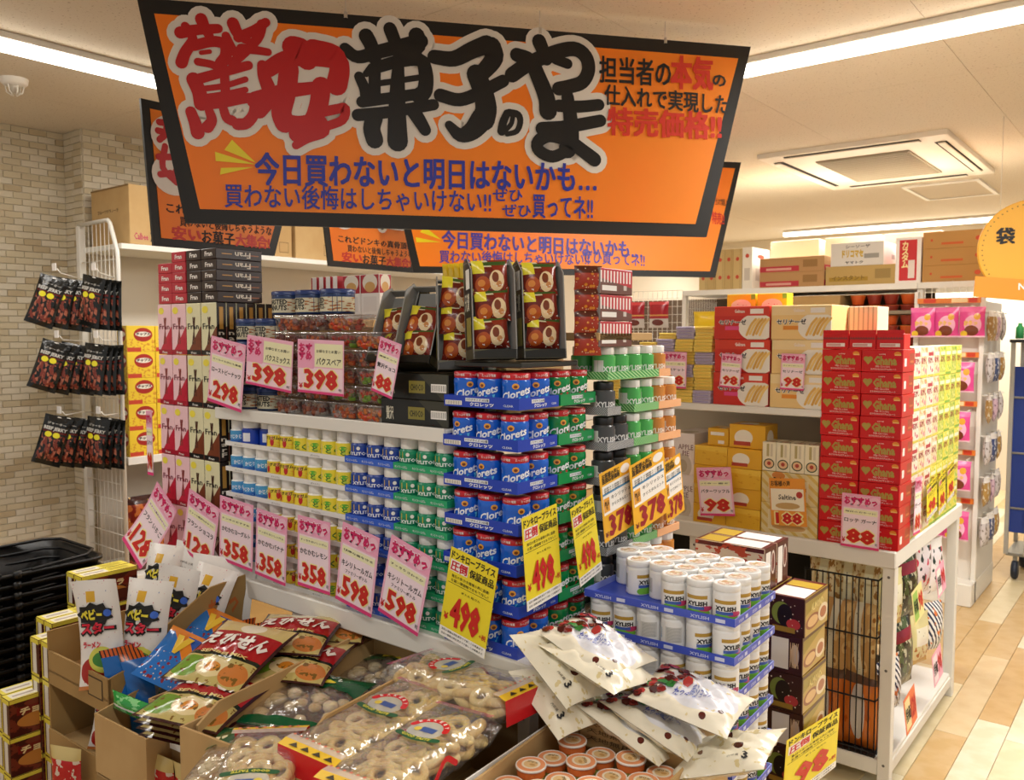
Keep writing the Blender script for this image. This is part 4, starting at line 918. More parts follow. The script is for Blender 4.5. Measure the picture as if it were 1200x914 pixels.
fcard(pink_card, (290, 392), (344, 396), (288, 449), 'wide pink 398 yen card, left one on the tubs', '398', ('お得なまとめ買い', 'バクスミックス'), Y=Yu, wide=True)
fcard(pink_card, (349, 397), (403, 391), (349, 459), 'wide pink 398 yen card, right one on the tubs', '398', ('お得なまとめ買い', 'バクスペア'), Y=Yu, wide=True)
fcard(pink_card, (446, 394), (472, 397), (435, 457), 'narrow pink 88 yen card on the leftmost black tray', '88', ('濃厚チョコ', '贅沢チョコ'), Y=1.42)
t = fcard(pink_card, (171, 481), (178, 484), (173, 556), 'pink card seen edge-on at the left of the biscuit tower', '98', ('おやつに', 'ビスケット'), Y=1.44)
# ------------------------------------------------ right-hand gondola with the red chocolate boxes
G2 = thing('gondola_shelf', 'white gondola at right carrying the red chocolate boxes, rice crackers below', 'shelf', (-1.3, 3.4, 0))
def part2(name, x0, x1, y0, y1, z0, z1, m, ch=.002, par=None):
    b = MB(); b.box(x0+1.3, x1+1.3, y0-3.4, y1-3.4, z0, z1, m, ch); return b.build(name, par or G2)
part2('deck', -2.02, -.725, 2.945, 4.0, .772, DK, SHELF, .004)
part2('top_shelf', -2.02, -.985, 2.955, 3.40, 1.262, 1.288, SHELF, .003)
part2('bottom_deck', -1.9, -.74, 2.965, 3.95, .045, .10, SHELF, .004)
part2('back_panel', -2.0, -.99, 3.40, 3.415, .83, 1.262, C('d8d2c4', .7), 0)
part2('shade_backdrop', -2.0, -1.05, 3.30, 3.31, .10, .772, C('171614', .8), 0)  # added near-black backdrop, its colour stands in for the shade below the deck
for x, y in ((-2.0, 2.955), (-1.478, 2.955), (-.768, 2.955), (-.768, 3.93)):
    p = part2('leg', x, x+.04, y, y+.04, 0, .772, POST, .002)
    if y < 3 and x > -1.5:
        for z in (.74, .42, .09):
            b = MB(); b.ell(FRONT(0), 0, 0, .005, .005, C('6b675f', .7), 8, .0008); b.build('bolt_hole', p, loc=(x+.02+1.3, y-3.4, z))
for y0, y1 in ((3.0, 3.93),): part2('side_rail', -.762, -.735, y0, y1, .045, .085, POST); 
# red boxes
REDB = C('d0141c', .3)
def ghana():
    b = MB(); b.box(0, .1305, 0, .15, 0, .0735, {'*': REDB, 'x+': P('ghs', 'c4161c', [('rect', (.12, .25, .3, .62), 'f0ece6'), ('rect', (.55, .3, .95, .85), 'a53a24'), ('rect', (.6, .4, .9, .5), 'c8703c')], .3)}, .0015)
    f = FRONT(0); g = C('b09a48', .3)
    b.text('Ghana', f, .038, .022, .112, .054, g, .05, .0008); 
    b.ell(f, .0145, .044, .0085, .0078, g, 12, .0005); b.ell(f, .0275, .044, .0085, .0078, g, 12, .0006); b.poly(f, [(.0065, .041), (.0355, .041), (.021, .024)], g, .0007)
    b.text('Milk Chocolate', f, .045, .0155, .09, .0215, WHITE, .0, .0006); b.text('まろやかなミルクチョコレート', f, .03, .006, .11, .0125, C('f2dcd6', .4), .02, .0006)
    b.text('LOTTE', f, .056, .057, .076, .0605, WHITE, .03, .0006); b.ell(f, .113, .059, .011, .009, C('e8902c', .35), 10, .0006, 0, pi); b.rect(f, .104, .055, .124, .059, C('f0c878', .4), .0005)
    return tag(b.build('chocolate_box'), cat='box')
gh = Maker(ghana)
for k in range(9):
    for i in range(2): gh((-.987+.134*i+rg.uniform(-.002, .002), 2.956+rg.uniform(0, .004), DK+.0745*k), rg.uniform(-.012, .012), 'red milk chocolate box, %s column, %s tier from the bottom' % (('left', 'right')[i], ORD[k]), 'stacked red milk chocolate boxes')
for i in range(3):
    b = MB(); b.box(0, .086, 0, .08, 0, .052, REDB, .0015); f = FRONT(0)
    b.rect(f, .012, .008, .074, .02, C('f3e6e2', .5), .0006); b.rect(f, .014, .010, .06, .018, C('d8a8a0', .5), .0009)
    b.poly(f, [(.002+.0082*j+s_, .036+(.006 if s_ else 0)) for j in range(10) for s_ in (0, .0041)]+[(.084, .033), (.002, .033)][:2], C('8a3030', .5), .0006)
    b.box(0, .086, .002, .004, .05, .064, REDB)
    put(b, 'chocolate_box', (-.985+.088*i, 2.958, DK+.6712), .0, 'small opened red box on top of the red tower, %s' % ('left', 'middle', 'right')[i], 'box', 'opened red boxes')
b = MB(); b.X = Matrix.Rotation(.5, 4, 'Y'); b.box(0, .07, 0, .06, 0, .002, PAPER, 0); put(b, 'paper_flap', (-.80, 3.0, DK+.735), .3, 'white folded flap sticking up from the red boxes', 'paper')
# snack boxes along the side
sd1 = [P('sn%d' % i, c, [('vor', (4, .32), a), ('noise', (6, .56), bb), ('rect', (0, .0, 1, .08), cc), ('rect', (.1, .7, .9, .82), dd)], .35) for i, (c, a, bb, cc, dd) in enumerate((('e8dcc4', 'c9566a', 'f2ece0', 'd8c84a', 'b8323c'), ('ead9b4', 'd88a9a', 'cf9a4a', 'e2d24c', 'efe9da'), ('c8cf5a', 'e9e48a', '7fae2e', 'efe36a', 'e4f0c8'), ('dfd83c', '9cc43c', 'f2ee9a', '7fb13a', 'f4f2d8')))]
def sidebox(m):
    def mk(): b = MB(); b.box(-.07, 0, 0, .094, 0, .112, {'x+': m, 'y-': m, '*': C('d8cca0', .4)}, .0015); b.text('おかし', SIDE(0), .012, .05, .082, .075, C('a02834', .5), .02, .0006); return tag(b.build('snack_box'), cat='box')
    return Maker(mk)
sbm = [sidebox(m) for m in sd1]
for i in range(8):
    for k in range(6):
        c = (0, 1, 0, 1, 2, 3, 2, 3)[i] if not (k < 2 and i > 2) else 3
        sbm[c]((-.732, 3.135+.098*i, DK+.113*k), 0, '%s snack box beside the red tower, %s column back, %s from the bottom' % (('cream', 'cream and pink', 'lime', 'yellow and lime')[c], ORD[i], ORD[k]), 'small snack boxes along the gondola side')
# biscuit boxes on the shelf
def cel(bg, band, tc, nm_):
    def mk():
        b = MB(); w_, h = .213, .121
        b.box(0, w_, 0, .19, 0, h, {'y-': P('cel'+bg, bg, [('rect', (0, .72, 1, 1), band), ('ell', (.78, .36, .33, .42), 'efe9dc'), ('rect', (0, .72, 1, 1), band), ('rect', (.66, .78, .9, .93), 'efeae4'), ('rect', (.2, .28, .46, .4), tc)], .35), '*': C(bg, .35)}, .0015)
        f = FRONT(0)
        for j in range(5): x = .128+.0125*j; b.stroke(f, [(x, .016+.004*(j % 2)), (x+.016, .052), (x+.034, .074)], .0088, C(('e2b45c', 'eecb7c', 'd9a648')[j % 3], .5), .0007, 3)
        b.text('セリナーゼ', f, .018, .052, .128, .074, PAPER, .10, .0008); b.text('セリナーゼ', f, .02, .053, .126, .073, INK, .03, .0011); b.text('Gelinase', f, .08, .097, .12, .110, C('f3e6dc', .4), .03, .0006)
        return tag(b.build('biscuit_box'), cat='box')
    return Maker(mk)
c1_, c2_ = cel('c8281f', 'd23a26', 'e04a8a', 1), cel('ecc987', 'f0d6a0', 'e08a2c', 2)
ZS = 1.2885
for k in range(3):
    c1_((-1.392+.004*(k % 2), 2.962, ZS+.122*k), 0, 'red wafer biscuit box, %s of the red pile' % ('bottom', 'middle', 'top')[k], 'red wafer biscuit boxes'); c2_((-1.172+.004*(k % 2), 2.962, ZS+.122*k), 0, 'cream wafer biscuit box, %s of the cream pile' % ('bottom', 'middle', 'top')[k], 'cream wafer biscuit boxes')
b = MB(); b.box(0, .1, 0, .14, 0, .115, {'x+': C('e9dcb4', .4), 'y-': P('csd', 'e6deb8', [('stripe', (1, 0, 6, .3), 'b8b48c')], .4), '*': C('ecdfb8', .4)}, .001); put(b, 'biscuit_box', (-.955, 3.13, 1.535), 0, 'pale striped box behind the opened red boxes', 'box'); put(plain_box('', .17, .26, .70, KRAFT), 'cardboard_carton', (-.98, 3.125, DK+.0005), 0, 'brown carton hidden behind the red tower', 'carton')
for i in range(2):
    b = MB(); b.box(0, .115, 0, .06, 0, .05, {'y-': P('ylw', 'f0cf22', [('ell', (.5, .1, .35, .5), 'f4ecd8'), ('vor', (5, .12), 'c8501c'), ('rect', (.85, .6, 1, 1), '8fbf3c')], .4), '*': C('f0cf22', .4)}, .001)
    put(b, 'snack_box', (-1.405+.122*i, 3.10, ZS+.3665), 0, 'yellow snack box on top of the red wafer boxes, %s' % ('left', 'right')[i], 'box', 'yellow snack boxes on the wafer boxes')
# flat butter biscuit packs
def fl(c, c2): return Maker(lambda: tag(MB().box(0, .076, 0, .06, 0, .0118, {'y-': P('fl'+c, c, [('rect', (.1, .3, .9, .7), c2)], .3), '*': C(c, .3)}, .002).build('biscuit_packet'), cat='packet'))
fy, fv = fl('f0d468', 'e6b840'), fl('b9aec4', '8f86b4')
for i in range(6):
    n_ = (24, 24, 22, 19, 18, 18)[i]
    for k in range(n_):
        v_ = (k//4+i) % 3 == 0 and i < 3
        (fv if v_ else fy)((-1.478-.0795*i+rg.uniform(-.003, .003), 2.965+.012*((k//4) % 2)+rg.uniform(-.002, .002), ZS+.0122*k), rg.uniform(-.04, .04), '%s flat biscuit pack, %s column left of the red wafer boxes, %s up' % ('lilac' if v_ else 'yellow', ORD[i], ORD[k]), 'flat biscuit packs left of the wafer boxes')
# goods on the deck under the shelf
def bx(name, w_, d_, h, m, loc, lbl, cat='box', group=None, txt=None, rot=0):
    b = MB(); b.box(0, w_, 0, d_, 0, h, m, .0015)
    for (s_, x0, y0, x1, y1, mm, off) in (txt or []): b.text(s_, FRONT(0), x0, y0, x1, y1, mm, off, .0006)
    return put(b, name, loc, rot, lbl, cat, group)
pie = P('pie', 'f0e6e2', [('ell', (.5, .2, .4, .3), 'cfc4b4'), ('ell', (.5, .2, .2, .16), 'b8a890')], .4)
for k in range(2): bx('biscuit_box', .1, .2, .165, pie, (-1.60, 3.03, DK+.1655*k), 'white apple pie box at the left of the lower shelf, %s' % ('lower', 'upper')[k], group='white apple pie boxes', txt=[('APPLE\nPIE', .03, .075, .095, .12, C('6a2030', .5), .0)])
wf = P('wf', 'e8b42a', [('half', (.1, 1, .8), 'f0c440'), ('noise', (5, .6, 0, .2, 1, .8), 'dca01c')], .4); wf2 = P('wf2', 'e6ae26', [('ell', (.4, .45, .26, .34), 'f2ead8'), ('rect', (.12, .1, .6, .28), 'b8402c')], .4)
for i in range(2):
    for k in range(4): bx('waffle_box', .133, .12, .0735, (wf2 if k % 2 == i % 2 else wf), (-1.468+.1345*i, 2.962+.006*(k % 2), DK+.0742*k), 'yellow butter waffle box, %s column, %s from the bottom' % (('left', 'right')[i], ORD[k]), group='yellow butter waffle boxes')
bx('waffle_box', .14, .12, .088, wf2, (-1.335, 2.985, DK+.2972), 'yellow butter waffle box topmost on the right column', group='yellow butter waffle boxes'); bx('waffle_box', .085, .1, .066, P('wf3', 'e6b02a', [('rect', (.12, .6, .8, .8), 'f0ece4'), ('rect', (.5, .1, .8, .3), 'e8e4dc')], .4), (-1.427, 2.995, DK+.2972), 'small yellow box topmost on the left column', group='yellow butter waffle boxes')
for k in range(2):
    bx('cracker_box', .205, .1, .112, P('slt%d' % k, 'e6d6a0', [('stripe', (1, .6, 5, .4), 'dcbc62'), ('rect', (.12, .12, .84, .78), 'efe2b8'), ('ell', (.3, .9, .12, .12), 'd88a3a'), ('rect', (.18, .44, .8, .56), 'e08a2c'), ('ell', (.5, .24, .3, .12), 'd8b070')], .4), (-1.196, 2.962, DK+.113*k), 'cream cracker box with a round emblem, %s' % ('lower, behind the 188 card', 'upper')[k], group='cream cracker boxes', txt=[('Saltine', .04, .07, .12, .093, INK, .03)])
for i in range(4):
    bx('cracker_packet', .05, .1, .105, P('slp', 'efe6c8', [('rect', (.3, .5, .5, .95), 'b8a870'), ('rect', (.6, .5, .78, .95), 'd8ccb0'), ('ell', (.5, .24, .42, .18), '3a4a28'), ('ell', (.5, .24, .34, .14), 'e8c090'), ('ell', (.5, .25, .15, .07), 'b8402c')], .35), (-1.196+.0515*i, 2.964, DK+.2265), 'upright cream cracker packet on the cracker boxes, %s' % nth(i, 4), 'packet', 'upright cracker packets')
# wire basket and the bags in it
BW = C('1c1b1b', .4, .4)
t = thing('wire_basket', 'tall black wire basket of rice cracker bags under the red chocolate boxes', 'basket', (-.9, 3.0, .10))
for i in range(13):
    x = -.13+.0205*i; b = MB(); b.tube([(x, -.03, 0), (x, -.035, .62)], .0022, BW, 6); b.build('wire', t)
for z in (.02, .20, .42, .62):
    b = MB(); b.tube([(-.135, -.033, z), (.118, -.033, z), (.118, .18, z)], .0032, BW, 6); b.build('wire', t)
for j in range(6):
    y = .0+.035*j; b = MB(); b.tube([(.118, y, 0), (.118, y, .62)], .0018, BW, 6); b.build('wire', t)
b = MB(); b.box(-.135, .118, -.03, .18, 0, .005, BW); b.build('basket_floor', t)
cr1 = P('crk', 'd8c690', [('stripe', (1, .0, 3, .5), 'e9dcb4'), ('noise', (10, .55), 'a87a3a'), ('rect', (.35, .0, .6, 1), 'e6e2c0'), ('vor', (11, .14, .36, .1, .6, .9), '3a3020')], .3, bump=(22, .4))
cr2 = P('crk2', 'c89a5a', [('vor', (5, .45), 'dbb878'), ('vor', (5, .2), '9c6428'), ('rect', (.4, .0, .62, 1), 'e4dcc0'), ('vor', (11, .14, .4, .1, .62, .9), '40301c')], .3, bump=(22, .4))
ob = P('orb', 'd8782c', [('noise', (3, .55), 'c4601c'), ('ell', (.5, .5, .2, .38), 'd8cfc4'), ('rect', (0, .85, 1, 1), '6a4a34')], .25, bump=(16, .5))
rb = [pouch(.115, .27, .05, cr1, None, 21, 12, 16), pouch(.12, .26, .055, cr2, None, 22, 12, 16), pouch(.13, .27, .07, ob, None, 23, 12, 16)]
for i in range(3):
    rb[0]((-.985+.078*i, 3.045+.02*(i % 2), .475), rg.uniform(-.2, .2), 'tall cream bag of rice crackers in the wire basket, back row, %s' % ('left', 'middle', 'right')[i], 'rice cracker bags in the wire basket'); 
for i in range(2): rb[1]((-.955+.11*i, 3.01, .36), (rg.uniform(-.1, .05), rg.uniform(-.12, .12), rg.uniform(-.2, .2)), 'brown round rice cracker bag in the wire basket, %s' % ('left', 'right')[i], 'rice cracker bags in the wire basket')
for i in range(2): rb[2]((-.962+.118*i, 3.015, .108), rg.uniform(-.2, .2), 'orange bread roll bag low in the wire basket, %s' % ('left', 'right')[i], 'orange bread bags low in the basket')
put(plain_box('', .2, .16, .25, C('5a4a38', .6)), 'shelf_riser', (-1.03, 3.12, .101), 0, 'dark box standing behind the wire basket', 'box')
# bags hanging along the side under the deck
hb = [pouch(.15, .20, .05, P('hb0', 'e6dca0', [('rect', (.2, .4, .8, .75), 'f2eed8'), ('noise', (7, .55, 0, 0, 1, .4), 'b8783a'), ('rect', (0, .0, 1, .12), 'c8a048'), ('vor', (9, .15, .25, .45, .75, .7), '40301c')], .25, bump=(16, .5)), None, 31),
      pouch(.16, .26, .06, P('hb1', '23241c', [('noise', (5, .52), '4c5a34'), ('noise', (8, .6), 'b9b49a'), ('rect', (.1, .7, .9, .86), '8a2030')], .15, bump=(20, .7)), None, 32),
      pouch(.15, .2, .06, P('hb2', 'e9e6e2', [('stripe', (1, 1, 6, .45), '28304c'), ('noise', (4, .6), 'd87a3c')], .2, bump=(20, .6)), None, 33),
      pouch(.15, .22, .05, P('hb3', 'efe8ea', [('vor', (4, .3), 'd8405a'), ('noise', (5, .58), '30403a'), ('rect', (0, .85, 1, 1), 'f4f0ea')], .2, bump=(16, .5)), None, 34)]
for i, (k, y, z, lb) in enumerate(((0, 3.09, .53, 'cream bag with brown crackers hanging nearest the corner post'), (1, 3.30, .50, 'black bag with grey print hanging under the side edge, upper row'), (3, 3.50, .55, 'white and red bag hanging under the side edge, farther back'), (1, 3.26, .26, 'black and green snack bag hanging in the middle of the side'), (2, 3.10, .22, 'white and navy striped bag near the foot of the corner post'), (3, 3.72, .50, 'white and red bag hanging last in the upper row'), (0, 3.50, .27, 'cream cracker bag hanging low, farther back'), (2, 3.72, .26, 'striped bag hanging low at the far end'))):
    hb[k]((-.775, y, z), (0, rg.uniform(-.1, .1), pi/2-.25), lb, 'snack bags hanging under the side edge')
# cards
fcard(pink_card, (1, 0), (2, 0), (1, 1), 'x', '1', ('', '')) if False else None
YG = 2.935
fcard(pink_card, (846, 414), (870, 413), (843, 453), 'small pink 98 yen card on the red wafer boxes', '98', ('さくさくおいしい', 'セリナーゼ'), Y=2.952)
fcard(pink_card, (916, 414), (944, 413), (914, 456), 'small pink 98 yen card on the cream wafer boxes', '98', ('さくさくおいしい', 'セリナーゼ'), Y=2.952)
fcard(pink_card, (778, 412), (805, 412), (777, 454), 'small pink 98 yen card on the flat biscuit packs', '98', ('バター香る', 'ビスケット'), Y=2.95)
fcard(pink_card, (816, 548), (856, 545), (821, 604), 'pink 98 yen card on the yellow waffle boxes', '98', ('バター香る', 'バターワッフル'), Y=YG)
fcard(pink_card, (987, 577), (1032, 580), (985, 639), 'pink 88 yen card below the red chocolate boxes', '88', ('毎日のおやつに', 'ロッテ ガーナ'), Y=2.930)
t = fcard(lambda t, w_, h: (card_base(t, w_, h, C('eb9a34', .45)), None)[1], (901, 560), (943, 563), (904, 615), 'orange 188 yen card on the cream cracker boxes', Y=YG)
w_ = (onyp(943, 563, YG)-onyp(901, 560, YG)).length*.98; h = (onyp(901, 560, YG)-onyp(904, 615, YG)).length; mpz = TOP(0); b = MB()
b.rect(mpz, w_*.03, h*.32, w_*.97, h*.78, C('f4ead0', .5), .0005); b.text('Saltine', mpz, w_*.25, h*.55, w_*.75, h*.66, INK, .02, .0008); b.ell(mpz, w_*.85, h*.66, w_*.09, h*.07, C('b83a2c', .4), 14, .0009); b.text('お客様の声', mpz, w_*.05, h*.83, w_*.6, h*.95, INK, .02, .0008); b.ell(mpz, w_*.5, h*.42, w_*.35, h*.07, C('c9a468', .5), 16, .0008); b.build('lettering', t)
b = MB(); b.text('188', mpz, w_*.12, h*.02, w_*.92, h*.30, C('f6e9a0', .4), .07, .0008); b.text('188', mpz, w_*.14, h*.035, w_*.9, h*.285, C('c8201c', .4), .035, .0013); b.build('price', t)
XG = -.715
xcard(pink_card, (1073, 560), (1081, 553), (1070, 628), 'narrow pink card on the side of the red tower', '88', ('おやつ', 'ガーナ'), X=XG)
xcard(yellow_card, (1086, 570), (1098, 562), (1086, 612), 'yellow card on the snack boxes, nearest one', '98', X=XG)
xcard(yellow_card, (1100, 560), (1108, 552), (1100, 604), 'yellow card on the snack boxes, middle one', '98', X=XG)
xcard(yellow_card, (1110, 548), (1118, 542), (1110, 590), 'yellow card on the snack boxes, farthest one', '98', X=XG)
def multi(c1h, c2h, price):
    def f(t, w_, h):
        mp = card_base(t, w_, h, C(c1h, .45)); b = MB(); b.rect(mp, w_*.08, h*.08, w_*.5, h*.92, C(c2h, .45), .0004); b.text('特価', mp, w_*.1, h*.3, w_*.48, h*.7, INK, .03, .0008); b.build('lettering', t)
        b = MB(); b.text(price, mp, w_*.54, h*.2, w_*.95, h*.8, DRED, .04, .0009); b.build('price', t)
    return f
def tilt(px, py, s_, rotz, lbl, fn): 
    c = onxp(px, py, -.708); return hang(fn, c+Vector((0, -.05*s_, .035*s_)), c+Vector((.0, .045*s_, .075*s_)), c+Vector((0.01, -.035*s_, -.06*s_)), lbl)
tilt(1073, 705, 1.25, 0, 'tilted yellow and green price card below the side edge', multi('f0e29a', '9cc45a', '98'))
tilt(1100, 677, 1.2, 0, 'tilted pink price card under the side edge', multi('f2aec4', 'f4f0e6', '98'))
tilt(1096, 778, 1.3, 0, 'tilted pink price card on the low black bag', multi('f2aec4', 'f7dfe6', '98'))
tilt(1064, 830, 1.35, 0, 'tilted orange price card at the foot of the gondola', multi('e9713a', 'f2dca0', '128'))
# ------------------------------------------------ back gondola with cartons on top
G3 = thing('gondola_shelf', 'long white gondola at the back with cartons on its upper board', 'shelf', (-2.4, 5.8, 0))
def part3(name, x0, x1, y0, y1, z0, z1, m, ch=.002, par=None):
    b = MB(); b.box(x0+2.4, x1+2.4, y0-5.8, y1-5.8, z0, z1, m, ch); return b.build(name, par or G3)
part3('upper_board', -2.83, -1.28, 5.50, 6.15, 1.825, 1.862, SHELF)
part3('upright', -1.285, -1.25, 5.52, 5.56, 0, 1.825, POST); part3('upright', -2.845, -2.815, 5.52, 5.56, 0, 1.86, POST); part3('upright', -3.56, -3.53, 5.52, 5.56, 0, 1.90, POST)
part3('back_panel', -3.55, -1.29, 6.0, 6.02, 0, 1.82, C('5c4a38', .7), 0)
for z in (1.42, 1.0, .55): part3('shelf', -3.5, -1.28, 5.52, 6.0, z-.02, z, SHELF)
for i in range(17): part3('wire', -2.80+.0+(-.0), -2.797, 5.53+.028*i, 5.533+.028*i, 1.45, 1.86, POST, 0)
for i in range(8): part3('wire', -2.80, -2.797, 5.53, 6.0, 1.46+.055*i, 1.463+.055*i, POST, 0)
for i in range(18): part3('wire', -3.53+.04*i, -3.527+.04*i, 5.53, 5.533, 1.5, 1.87, POST, 0)
for i in range(7): part3('wire', -3.53, -2.84, 5.535, 5.538, 1.52+.058*i, 1.523+.058*i, POST, 0)
ZB = 1.8625; KB = 'c2a06c'
for i in range(5):
    bx('cardboard_carton', .062, .3, .275, P('cv%d' % (i % 2), ('c9ae74', 'bfa268')[i % 2], [('ell', (.5, .75, .2, .05), 'c0452c'), ('ell', (.5, .3, .2, .05), 'c0452c'), ('rect', (.8, 0, .84, 1), 'a08450')], .7), (-2.72+.0635*i, 5.53, ZB), 'narrow upright brown carton on the back board, %s' % nth(i, 5), 'carton', 'upright brown cartons on the back board')
bx('cardboard_carton', .07, .3, .28, P('cvw', 'e9e2d2', [('rect', (.2, .2, .8, .5), 'c8beb0'), ('ell', (.5, .8, .2, .05), 'c0452c')], .7), (-2.40, 5.53, ZB), 'white-sided upright carton on the back board', 'carton')
for k in range(2): bx('cardboard_carton', .43, .3, .098, P('crd', 'b48a58', [('rect', (.0, .05, .62, .42), 'b8303c'), ('rect', (.1, .14, .5, .3), 'd8a090'), ('rect', (.68, .3, .9, .8), '96703e')], .7), (-2.275, 5.53, ZB+.0985*k), 'flat brown carton with a red band, %s of two' % ('lower', 'upper')[k], 'carton', 'flat cartons with a red band')
bx('cardboard_carton', .42, .3, .12, P('col', 'b89a5a', [('rect', (.05, .2, .62, .42), 'a5842a'), ('rect', (.72, .3, .94, .8), '9a8048')], .7), (-1.835, 5.53, ZB), 'olive-brown carton under the white one', 'carton', txt=[('インスタント', .04, .03, .24, .06, C('7a6020', .6), .03)])
bx('cardboard_carton', .32, .28, .145, P('cwh', 'd8d4cc', [('rect', (.64, .3, .92, .5), '9a9890')], .7), (-1.805, 5.53, ZB+.1205), 'white carton with yellow lettering on the back board', 'carton', txt=[('ドリコマセ', .07, .05, .20, .10, C('c8a420', .5), .06), ('シーソーザ', .09, .108, .24, .13, C('6a6a6a', .5), .03), ('ヤマトク', .09, .012, .2, .03, INK, .03)])
for i, (x, w_) in enumerate(((-2.33, .34), (-1.95, .36), (-1.57, .34))): bx('cardboard_carton', w_, .28, .34, P('cpl%d' % (i % 2), 'efe6cc', [('rect', (.1, .35, .9, .5), 'e0b8ac'), ('rect', (0, .62, 1, .64), 'd8ccb0')], .7), (x, 5.85, ZB), 'pale tall carton in the rear row under the far lamp, %s' % ('left', 'middle', 'right')[i], 'carton', 'pale cartons in the rear row')
bx('cardboard_carton', .145, .3, .275, P('crv', 'eee8e2', [('rect', (.14, .05, .84, .95), 'c8282c'), ('rect', (.5, .1, .76, .5), 'e9dcd4')], .6), (-1.415, 5.53, ZB), 'white carton with a red panel and vertical lettering', 'carton', txt=[('カ\nス\nタ\nム', .035, .09, .075, .25, C('f0e0a0', .5), .04)])
for k in range(3): bx('cardboard_carton', .33, .3, .0985, P('cor', 'b88a4a', [('rect', (.3, .2, .66, .34), 'c8602c'), ('ell', (.9, .5, .05, .14), 'c8502c'), ('ell', (.14, .5, .02, .08), 'c8502c')], .7), (-1.262, 5.53, ZB+.099*k), 'brown carton with orange print at the right end, %s of three' % ('bottom', 'middle', 'top')[k], 'carton', 'brown cartons with orange print')
bx('cardboard_carton', .45, .3, .1, C('b49058', .7), (-2.19, 5.53, 1.70), 'brown carton under the back board', 'carton', txt=[('カップ麺', .05, .03, .15, .06, C('8a6a34', .6), .02)])
part3('shelf', -2.83, -2.28, 5.52, 6.0, 1.56, 1.583, SHELF); part3('riser_shelf', -2.25, -1.3, 5.52, 6.0, 1.675, 1.698, C('8a7a64', .6))
def cup(c, c2, nm_):
    def mk():
        t = thing('noodle_cup', nm_, 'cup'); b = MB(); b.lathe([(.03, 0), (.033, .002), (.046, .055)], C(c, .4), 16); b.disc(.033, .001, C(c, .4), 16); b.build('cup_body', t)
        b = MB(); b.lathe([(.046, .054), (.049, .056), (.047, .059), (0, .0595)], C(c2, .4), 16); b.build('lid', t); return t
    return Maker(mk)
cpr, cpo = cup('8a2c1c', 'b8502c', 'red noodle cup'), cup('c8541c', 'd87a2c', 'orange noodle cup')
for i in range(8):
    for k in range(6 if i > 3 else 4): (cpr if (i+k) % 3 else cpo)((-2.05+.1*i+(0 if i < 6 else 0), 5.60, 1.4205+.0635*k if i > 3 else 1.4205+.0625*k), 0, 'small noodle cup on the back gondola, %s pile from the left, %s up' % (ORD[i], ORD[k]), 'noodle cups on the back gondola')
for i in range(3):
    pch = pouch(.17, .19, .05, P('rdp', 'a82430', [('rect', (0, 0, 1, .35), 'c9c2bc'), ('ell', (.5, .2, .3, .12), '6a2a24'), ('rect', (0, .45, 1, .5), 'd8a05a'), ('rect', (0, .88, 1, 1), 'd84a50')], .25), None, 41) if i == 0 else pch
    pch((-3.42+.2*i, 5.50, 1.60), rg.uniform(-.1, .1), 'red topped pack hanging on the far wire grid, %s' % ('left', 'middle', 'right')[i], 'red topped packs on the far wire grid')
ylb = pouch(.26, .13, .07, C('e8c020', .3), None, 43)
ylb((-2.66, 5.60, 1.585), .1, 'yellow bag lying behind the flat biscuit packs'); pouch(.3, .13, .08, P('whb', 'dcd4d0', [('half', (-.2, -1, -.35), 'a8323a'), ('noise', (4, .6), 'c8c0bc')], .25), None, 44)((-2.50, 5.62, 1.585), -.15, 'white and red bag lying behind the flat biscuit packs')
put(plain_box('', 1.0, .35, .35, C('c8b080', .6)), 'display_case', (-3.0, 5.12, 1.2), 0, 'pale display block behind the flat biscuit packs', 'display') if False else None
# end rack with pink bags
RK = thing('end_rack', 'white end rack hung with pink sweet bags at the right of the back gondola', 'rack', (-1.07, 5.42, 0))
def part4(name, x0, x1, y0, y1, z0, z1, m, ch=.002): b = MB(); b.box(x0+1.07, x1+1.07, y0-5.42, y1-5.42, z0, z1, m, ch); return b.build(name, RK)
part4('upper_board', -1.279, -.90, 5.50, 6.15, 1.825, 1.862, SHELF); part4('base', -1.27, -.90, 5.30, 5.98, 0, .13, POST, .005); part4('panel', -1.25, -.92, 5.43, 5.45, .13, 1.74, C('e0d8cc', .6))
part4('post', -1.27, -1.245, 5.40, 5.43, 0, 1.80, POST); part4('post', -.925, -.90, 5.40, 5.43, 0, 1.80, POST)
for k, z in enumerate((1.73, 1.42, 1.14, .86, .58)): part4('price_rail', -1.25, -.92, 5.385, 5.40, z, z+.03, P('rail', 'e08030', [('rect', (.1, .1, .3, .9), 'c83a1c'), ('rect', (.55, .1, .8, .9), 'f0d8a0'), ('rect', (.82, .1, .95, .9), 'c83a1c')], .4), 0)
for i in range(10): part4('wire', -1.25+.036*i, -1.247+.036*i, 5.40, 5.403, 1.74, 1.86-.01*abs(i-5), POST, 0)
pkm = P('pnk', 'e04c94', [('rect', (0, .84, 1, 1), 'ea70aa'), ('ell', (.55, .42, .34, .3), 'f2b8d2'), ('ell', (.5, .22, .28, .17), '7a3a22'), ('ell', (.72, .68, .13, .11), 'e0a838'), ('ell', (.2, .12, .14, .1), 'e9c23c'), ('rect', (0, 0, 1, .05), 'f0c4d8')], .22, bump=(22, .5))
def pinkbag():
    b = MB(); b.X = Matrix.Rotation(pi/2, 4, 'X') @ Matrix.Translation((0, .085, 0)); f = pillow(b, .135, .17, .04, pkm, C('e8a0c0', .3), 51, 10, 12)
    b.text('かりっ', f, -.04, -.02, .035, .01, C('f0c83c', .4), .05, .003); b.X = Matrix(); return tag(b.build('sweet_bag'), cat='bag')
pkb = Maker(pinkbag)
